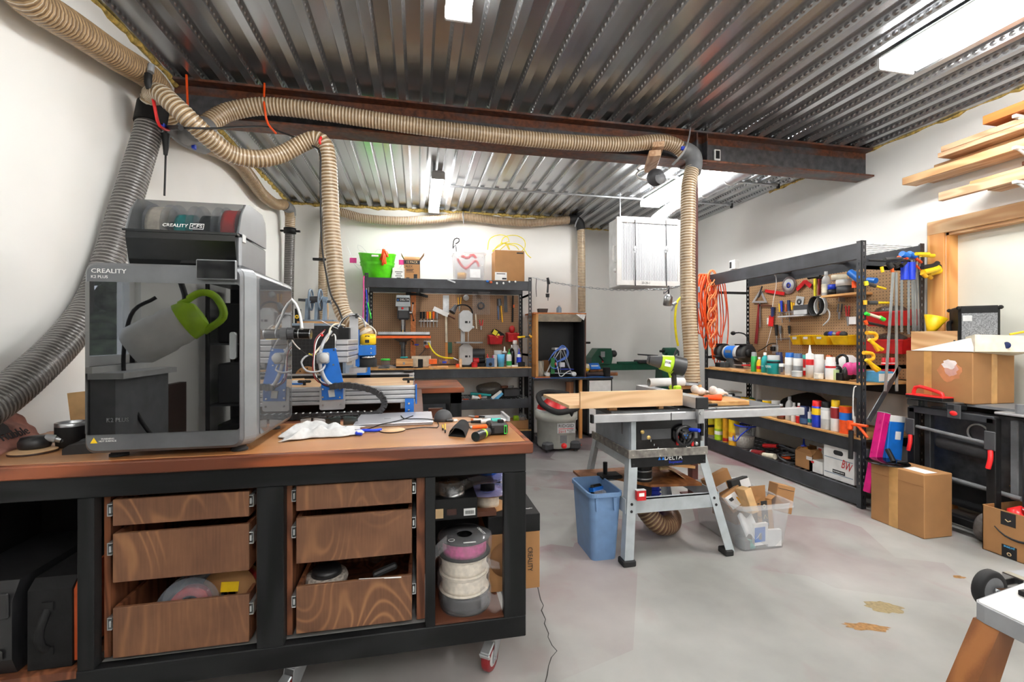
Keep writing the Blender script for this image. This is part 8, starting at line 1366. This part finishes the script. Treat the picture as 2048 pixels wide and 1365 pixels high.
for i,(cy,cz,r_,mt)in enumerate(((2.455,1.075,.074,mat('blotch_c',(196,128,84),.8)),(2.447,1.09,.058,mat('blotch_a',(206,160,150),.8)),(2.455,1.12,.036,mat('blotch_b',(238,228,226),.8)))):q2=random.Random(i);m=MB(mt);m.prism([(cy+r_*(1,.8,1.25)[i]*q2.uniform(.75,1.1)*math.cos(a*.349),cz+r_*q2.uniform(.75,1.1)*math.sin(a*.349))for a in range(18)],3.5790-.0004*i,3.5798,'yz');child(k,'paint_blotch',m)
m=MB('white');m.slab([V((3.575,2.70,1.210)),V((3.575,2.315,1.212)),V((3.605,2.325,1.302)),V((3.602,2.36,1.300))],.006);m.use('cream');m.slab([V((3.575,2.305,1.212)),V((3.84,2.165,1.212)),V((3.86,2.175,1.315)),V((3.59,2.315,1.325))],.16);k=solo('white_carton','stained white carton with round hole lying open on the big carton','box',m);m=MB('navy');m.lathe([(0,-.002),(.020,-.002),(.022,0)],V((3.722,2.228,1.255)),'x',20);child(k,'hand_hole',m)
m=MB('pine');m.M=at((3.66,2.56,1.266),0,0,0);m.b2((-.02,-.17,-.055),(.0,.19,.085),.002);m.b2((.005,-.10,-.055),(.02,.16,.04),.002);solo('board','short striped pine boards standing on the big carton','board',m)
t=T('amplifier','black guitar amplifier with grey grille on the big carton','amplifier',(3.815,2.47,1.209),0,w=False);W=t.part('cabinet',MB('leather').b2((-.10,-.18,.001),(.10,.17,.31),.012));t.part('grille',MB(mat('grille_cloth',(120,122,124),.9,0,.35,160)).b2((-.085,-.186,.02),(.085,-.179,.26)));t.part('badge',MB('light_grey').b2((-.08,-.189,.205),(-.035,-.1855,.245),.002));t.part('red_stripe',MB('red').b2((.0,-.189,.028),(.08,-.1855,.040)));m=MB('black');m.tube([(-.102,.06,.21),(-.122,.02,.19),(-.122,-.09,.09),(-.102,-.13,.07)],.014,8);t.part('handle',m)
for x in(-.10,.10):
 for y in(-.18,.17):
  for z in(.016,.296):t.part('corner',MB('black').box((x,y,z),(.026,.026,.026),.008))
t.o.rotation_euler[2]=math.radians(-48)
m=MB('yellow');c=P(1872,645,X=3.72);m.lathe([(.065,.0),(.063,-.005),(.012,-.115),(.012,-.14),(.015,-.14),(.068,0),(.065,0)],seg=28,caps=False);solo('funnel','bright yellow funnel beside the amplifier','funnel',m,None,c+V((.0,0,.04)),0,rx=8,ry=14)
m=MB('yellow');m.tube([(3.80,2.26,1.325),(3.87,2.20,1.345),(3.93,2.14,1.33),(3.92,2.10,1.26)],.007,8);solo('yellow_cable','yellow cable lying on the stained white carton','cable',m)
for i,(mt,y,x,lb,h)in enumerate((('magenta',2.75,3.26,'bright pink wrapped filter pack leaning on the rack post',.60),('blue',2.755,3.44,'blue wrapped filter pack behind the pink one',.42))):
 m=MB(mt);m.M=at((x,y+.03,.16 if i==0 else .30),0,13 if i==0 else 6,0);m.b2((-.03 if i==0 else-.06,-.055,0),(.03 if i==0 else .08,.0,h),.004);k=solo('filter_pack',lb,'filter',m);mm=MB('paper');mm.M=m.M.copy()
 if i==0:mm.b2((-.022,-.0565,.12),(-.002,-.0552,.22));mm.use('yellow');mm.b2((.0,-.0565,.12),(.012,-.0552,.22));mm.use('light_grey');mm.b2((-.03,-.056,h),(.03,.001,h+.004))
 else:mm.b2((-.06,-.056,h-.04),(.08,.001,h+.004));mm.b2((0,-.0565,.25),(.05,-.0552,.31))
 child(k,'label',mm)
m=MB('cart_grey');A_=P(1953,1203,Z=.62);t=T('grey_cart','grey topped work stand with wooden legs at bottom right corner','work stand',(A_.x+.3,A_.y-.2,0))
x0,y0,zt=A_.x,A_.y,.62;m.prism([(x0,y0),(x0+.012,y0+.008),(x0+.9,y0+.15),(x0+.9,y0-.75),(x0-.02,y0-.75),(x0-.005,y0-.02)],zt-.045,zt-.002);m.use('cart_top');m.prism([(x0+.003,y0-.004),(x0+.015,y0+.004),(x0+.897,y0+.147),(x0+.897,y0-.747),(x0-.016,y0-.747)],zt-.002,zt);t.part('top',m)
a,b,c,d=P(1999,1274,Y=.86),P(2036,1296,Y=.86),P(2000,1365,Y=.86),P(1956,1365,Y=.86);a.z=b.z=zt-.046;e=(a.z)/(a.z-c.z);m=MB('leg_wood');m.slab([a+(d-a)*e,b+(c-b)*e,b,a],.055);m.v=[(x,y,max(0,z))for x,y,z in m.v];t.part('leg',m);m=MB('leg_wood');m.slab([V((x0+.72,y0-.13,zt-.046)),V((x0+.80,y0-.11,zt-.046)),V((x0+.86,y0+.06,0)),V((x0+.78,y0+.04,0))],.05);t.part('leg',m);t.part('hinge',MB('dark_steel').b2((x0+.19,y0-.20,zt-.075),(x0+.30,y0-.10,zt-.046),.01))
c=P(1982,1192,Y=1.12);t=T('caster','loose black caster wheel with steel fork lying at right','caster',c);c=V((c.x,1.12,.0));k=P(1978,1178,Y=1.12);zc=k.z;m=MB('rubber');m.lathe([(.045,-.014),(.055,-.014),(.060,-.008),(.060,.008),(.055,.014),(.045,.014)],(k.x,1.12,zc),'y',30);m.use('mid_grey');m.lathe([(.012,-.0148),(.040,-.0148),(.044,-.012),(.044,.012),(.040,.0148),(.012,.0148)],(k.x,1.12,zc),'y',24);t.part('wheel',m);m=MB('chrome')
for y in(-.022,.022):m.slab([V((k.x-.008,1.12+y,zc+.014)),V((k.x-.008,1.12+y,zc-.014)),V((k.x+.11,1.12+y,zc-.014)),V((k.x+.11,1.12+y,zc+.004))],.003)
m.cyl((k.x,1.09,zc),(k.x,1.15,zc),.009);m.b2((k.x+.10,1.09,zc-.03),(k.x+.13,1.15,zc+.03),.003);t.part('fork',m);t.part('mount',MB('cart_grey').b2((k.x+.131,1.08,zc-.05),(k.x+.80,1.16,zc+.02)))
m=MB('black');p=V((x0+.14,y0-.02,zt+.0005));m.b2((p.x,p.y-.03,p.z),(p.x+.12,p.y+.02,p.z+.014),.002);solo('flat_bar','black flat bar lying on the grey work stand','bar',m)
# dust collection hoses
def hose(pts,r,skin='hose_skin',rib='hose_rib',wire='hose_wire',pitch=.021,seg=16):
 """spiral wound duct hose: raised rib, flat wall and a darker wire line, repeated every pitch"""
 k=spline(pts,pitch/4.);m=MB();R=[];up=None
 for i,q in enumerate(k):
  a,b=k[max(0,i-1)],k[min(len(k)-1,i+1)];d=(b-a).normalized()
  if up is None:up=d.orthogonal().normalized()
  up=(up-d*up.dot(d)).normalized();w=d.cross(up);rr=r*(1.0 if i%4==0 else .965 if i%4 in(1,3)else .945)
  R.append([q+(up*math.cos(2*PI*j/seg)+w*math.sin(2*PI*j/seg))*rr for j in range(seg)])
 vs=[p for g in R for p in g];m.use(skin);m.use(rib);m.use(wire);n=len(R);o=0
 m.v=[tuple(p)for p in vs]
 for i in range(n-1):
  c=(1,0,2,0)[i%4]if True else 0
  for j in range(seg):
   j2=(j+1)%seg;m.f.append([i*seg+j,i*seg+j2,(i+1)*seg+j2,(i+1)*seg+j]);m.mi.append(c);m.sm.append(True)
 return m
def X_(u,v,x):return P(u,v,X=x)
def Y_(u,v,y):return P(u,v,Y=y)
def duct(label,m,base=None):return solo('dust_hose',label,'hose',m)
tr=[X_(20,-45,-1.44),X_(60,0,-1.45),X_(150,58,-1.45),X_(230,112,-1.45),X_(292,150,-1.45),X_(318,180,-1.455),X_(328,215,-1.46),X_(343,245,-1.46)]
h1=duct('thick beige dust hose along the top of the left wall',hose(tr,.068))
gp=[X_(305,222,-1.43),X_(297,262,-1.44),X_(275,335,-1.46),X_(246,430,-1.47),X_(222,510,-1.48),X_(185,605,-1.48),X_(130,682,-1.47),X_(62,748,-1.45),X_(5,795,-1.44),X_(-50,832,-1.43)]
h2=duct('thick dark grey dust hose sweeping down the left wall behind the printer',hose(gp,.066,'grey_hose','grey_rib','grey_wire',.019,18));m=MB('black');a,b=gp[0],X_(300,250,-1.435);m.cyl(a+V((0,.01,.03)),b,.073,.073,24);child(h2,'coupling',m)
t=T('wye_fitting','dark grey branch fitting where the beige hoses divide at the beam end','fitting',X_(375,275,-1.40));c=X_(372,272,-1.42)
t.part('body',MB('dark_steel').use('mid_grey').tube([X_(342,244,-1.455),c,X_(405,288,-1.43)],.066,20,step=.02));t.part('branch',MB('mid_grey').tube([c,Y_(392,262,3.0),Y_(412,254,3.1)],.060,20,step=.02));m=MB('royal')
for u,v in((372,266),(394,282),(388,294),(327,253)):m.box(X_(u,v,-1.37),(.02,.03,.03),.004)
t.part('blue_clamp',m)
h3=duct('beige dust hose running along the front of the beam to the right',hose([Y_(405,258,3.08),Y_(430,238,3.14),Y_(465,222,3.19),Y_(530,213,3.21),Y_(620,221,3.215),Y_(760,242,3.22),Y_(900,261,3.22),Y_(1100,282,3.22),Y_(1240,289,3.21),Y_(1310,284,3.20),Y_(1345,289,3.20),Y_(1368,304,3.20)],.056))
t=T('elbow','dark grey elbow turning the beam hose down to the saw','elbow',Y_(1385,320,3.19));t.part('bend',MB('mid_grey').tube([Y_(1362,300,3.20),Y_(1376,304,3.20),Y_(1386,314,3.19),Y_(1388,330,3.18),Y_(1385,345,3.16)],.062,20,step=.012));t.part('blue_clamp',MB('royal').box(Y_(1366,297,3.13),(.03,.02,.03),.004));t.part('plastic_tie',MB('grey_plastic').tube([Y_(1381,255,3.27),Y_(1378,275,3.20),Y_(1372,295,3.12),Y_(1362,312,3.12),Y_(1345,330,3.2)],.012,8,flat=.4))
h4=duct('beige dust hose dropping straight down behind the table saw',hose([Y_(1384,340,3.165),Y_(1377,375,3.12),Y_(1376,430,3.09),Y_(1375,520,3.06),Y_(1377,620,3.03),Y_(1382,700,3.01),Y_(1385,764,3.0)],.056))
h5=duct('beige dust hose looping from the left wall down to the router machine',hose([X_(303,205,-1.42),X_(306,192,-1.40),Y_(322,188,2.72),Y_(350,212,2.70),Y_(385,245,2.72),Y_(425,282,2.80),Y_(465,309,2.88),Y_(515,318,2.94),Y_(560,310,3.0),Y_(602,289,3.02),Y_(630,279,3.02),Y_(649,290,3.02),Y_(656,320,3.02),Y_(660,380,3.02),Y_(664,460,3.02),Y_(671,540,3.0),Y_(681,610,2.98),Y_(696,640,2.95),Y_(716,652,2.92),Y_(728,664,2.88),Y_(732,672,2.88)],.051))
h6=duct('beige dust hose hugging the left wall beyond the beam',hose([X_(405,288,-1.43),X_(440,303,-1.44),X_(475,325,-1.45),X_(500,355,-1.46),X_(524,388,-1.46),X_(550,408,-1.45),X_(572,411,-1.43),X_(580,428,-1.43),X_(580,458,-1.44)],.056));child(h6,'cuff',MB('mid_grey').tube([X_(568,410,-1.43),X_(579,418,-1.425),X_(581,430,-1.43)],.06,16))
h7=duct('grey vertical dust hose in the back left corner',hose([X_(580,470,-1.45),X_(578,560,-1.46),X_(576,700,-1.46),X_(576,780,-1.46),V((-1.46,5.62,.4)),V((-1.46,5.62,.06))],.056,'grey_hose','grey_rib','grey_wire'));m=MB('black');p=X_(580,462,-1.44);m.lathe([(.03,-.03),(.066,-.03),(.066,.03),(.03,.03)],p,seg=20);m.b2((p.x-.10,p.y-.02,p.z-.012),(p.x+.11,p.y+.02,p.z+.006));child(h7,'blast_gate',m)
by=5.955;h8=duct('beige dust hose rising behind and along the top of the back wall',hose([Y_(648,650,5.75),Y_(646,590,5.78),Y_(647,520,5.84),Y_(651,455,5.92),Y_(658,428,by),Y_(680,425,by),Y_(730,437,by),Y_(800,442,by),Y_(870,439,by),Y_(926,434,by),Y_(1000,442,by),Y_(1060,446,by),Y_(1105,443,by),Y_(1140,440,by)],.055));m=MB('black');p=Y_(644,519,5.74);m.b2((p.x-.10,p.y-.02,p.z-.016),(p.x+.08,p.y+.02,p.z+.012));child(h8,'blast_gate',m)
t=T('elbow','black elbow at the right end of the back wall hose','elbow',Y_(1152,445,5.95));t.part('bend',MB('ink').tube([Y_(1138,440,by),Y_(1150,440,by),Y_(1159,446,by),Y_(1162,460,by)],.062,18,step=.012));t.part('plastic_tie',MB('grey_plastic').tube([Y_(1157,436,5.87),Y_(1152,446,5.87),Y_(1150,454,5.9)],.010,6))
h9=duct('beige dust hose dropping into the spray booth',hose([Y_(1162,458,by),Y_(1163,520,by),Y_(1163.5,625,by)],.055));m=MB('grey_plastic')
m.tube([Y_(926,424,5.99),Y_(926,430,5.89),Y_(927,442,5.89),Y_(928,448,5.95)],.008,6);child(h8,'hanger_tie',m)
m=MB();m=hose([(1.42,2.72,.28),(1.44,2.70,.19),(1.52,2.68,.10),(1.62,2.72,.075),(1.70,2.82,.072),(1.74,2.94,.07)],.062,'hose_wire','hose_skin','brown');duct('dark beige dust hose curling on the floor under the saw',m)
def line(name,lab,cat,mt,r,pts):m=MB(mt);m.tube(pts,r,7);return solo(name,lab,cat,m)
line('bungee','red bungee cord looped from the left hose clamp to the grey hose','cord','bright_red',.008,[X_(302,172,-1.37),X_(306,195,-1.36),X_(311,222,-1.35),X_(317,248,-1.35),X_(328,258,-1.35),X_(337,260,-1.36)])
line('bungee','red and orange bungee on the beam, farther left','cord','deep_orange',.007,[Y_(373,150,3.27),Y_(374,175,3.26),Y_(375,200,3.25),Y_(376,225,3.12)]);line('bungee','red and orange bungee around the beam hose, farther right','cord','deep_orange',.007,[Y_(529,167,3.27),Y_(528,190,3.24),Y_(528,205,3.16),Y_(531,228,3.145),Y_(536,248,3.17),Y_(552,267,3.25)])
line('bungee','short red bungee holding up the looping hose under the beam','cord','bright_red',.008,[Y_(640,288,2.96),Y_(637,284,2.955),Y_(642,276,2.96),Y_(638,268,3.2)]);m=MB('ink');m.tube([X_(297,150,-1.37),X_(296,165,-1.365),X_(300,178,-1.36)],.018,8);m.use('grey_plastic');m.tube([X_(303,130,-1.37),X_(301,145,-1.37)],.016,8);solo('hose_tie','black and grey strap holding the thick hose at the left wall','strap',m)
k=line('cable','black cable hanging down behind the printer from the hose joint','cable','ink',.005,[X_(333,262,-1.36),X_(332,290,-1.36),X_(331,330,-1.37),X_(329,392,-1.38)]);child(k,'connector',MB('ink').tube([X_(332,268,-1.36),X_(332,290,-1.36),X_(331,310,-1.36)],lambda s:.022-.012*s,10))
k=line('cable','black cable strung along the beam and down to the router machine','cable','ink',.0055,[X_(337,255,-1.36),Y_(370,256,2.62),Y_(430,257,2.75),Y_(480,254,2.95),Y_(535,254,3.2),Y_(560,264,3.26),Y_(590,275,3.22),Y_(625,292,3.0),Y_(640,305,2.95),Y_(641,360,2.94),Y_(642,440,2.94),Y_(645,500,2.93),Y_(652,545,2.92),Y_(662,590,2.9),Y_(676,615,2.88),Y_(686,642,2.86)]);child(k,'connector',MB('ink').tube([X_(338,255,-1.35),Y_(362,256,2.6)],.013,8))
# behind the photographer, mirrored in the printer door
def mir(u,v,yv):p=P(u,v,Y=yv);return V((p.x,2*1.699-p.y,p.z))
t=T('wire_rack','black wire rack behind the photographer','shelf',(-1.2,-.45,0));m=MB('ink')
for x in(-1.50,-.75):
 for y in(-.75,-.30):m.cyl((x,y,0),(x,y,2.1),.014)
t.part('posts',m);m=MB('black');m.b2((-1.52,-.80,0),(-.72,-.78,2.1));t.part('back_sheet',m)
for z in(.35,.80,1.25,1.70):m=MB('dark_steel');m.b2((-1.5,-.75,z),(-.75,-.30,z+.012));t.part('wire_shelf',m)
for z,mt,lb in((.363,'black','black crate on the low wire shelf'),(.813,'charcoal','dark crate on the middle wire shelf'),(1.263,'black','black crate on the upper wire shelf')):m=MB(mt);m.b2((-1.45,-.72,z),(-.8,-.34,z+.30),.01);solo('crate',lb,'crate',m)
c=mir(350,655,2.80);t=T('sprayer','white garden sprayer tank with lime green top hanging behind the photographer','sprayer',c);M=at(c,0,58,-10)@Matrix.Scale(.84,4)
def lm(mt):m=MB(mt);m.M=M;return m
t.part('tank',lm('white').ring([[(.13*k*(abs(math.cos(a))**.6)*(1 if math.cos(a)>0 else-1),.10*k*(abs(math.sin(a))**.6)*(1 if math.sin(a)>0 else-1),z)for a in[i*PI/8+.01 for i in range(16)]]for z,k in((-.27,.75),(-.22,1),(-.08,1.02),(-.05,.95),(.0,1),(.06,.92))]));t.part('cap',lm('lime').ring([[(.13*k*math.cos(i*PI/8),.10*k*math.sin(i*PI/8),z)for i in range(16)]for z,k in((.06,1.0),(.12,.95),(.17,.6))]));t.part('handle',lm('lime').tube([(-.11,0,.10),(-.12,0,.24),(-.05,0,.30),(.08,0,.27),(.11,0,.12)],.024,10));t.part('strap',MB('ink').tube([c+V((.05,0,.15)),c+V((.0,-.15,.35)),V((-1.1,-.30,1.78))],.015,8));t.part('hose',MB('ink').tube([c+V((-.08,.02,.16)),c+V((-.18,.06,.05)),c+V((-.20,.06,-.3)),c+V((-.05,.04,-.62)),c+V((.2,0,-.66))],.010,8))
m=MB('mid_grey');m.b2((-1.545,.36,0),(-1.44,.84,1.10));m.use('light_grey');m.b2((-1.55,.35,1.101),(-1.40,.85,1.13));solo('low_cabinet','grey low cabinet under the window behind the photographer','cabinet',m)
m=MB('dark_brown');m.b2((-1.50,.10,0),(-1.46,.33,1.02));solo('plank','dark brown plank leaning below the window behind the photographer','plank',m)
m=MB('yellow');m.b2((-1.30,-.22,.30),(-.70,-.18,.34));m.cyl((-1.5,-.2,.001),(-1.3,-.2,.32),.02);m.cyl((-.6,-.2,.001),(-.7,-.2,.32),.02);solo('sawhorse','yellow sawhorse rail behind the photographer','sawhorse',m)
q_=random.Random(9);m=MB('foliage')
for i in range(40):m.sph((-3.6+q_.uniform(-.7,.9),-2.4+q_.uniform(-1.5,1.2),q_.uniform(.2,3.4)),(q_.uniform(.3,.6),q_.uniform(.3,.6),q_.uniform(.12,.3)),8,6)
k=solo('conifer','dark conifer outside the window behind the photographer','tree',m);child(k,'trunk',MB('dark_brown').cyl((-3.6,-2.4,0),(-3.6,-2.4,3.2),.12));struct('ground',MB(mat('gravel',(120,120,110),.9)).b2((-9,-6,-.12),(XL-.13,8,-.01)))
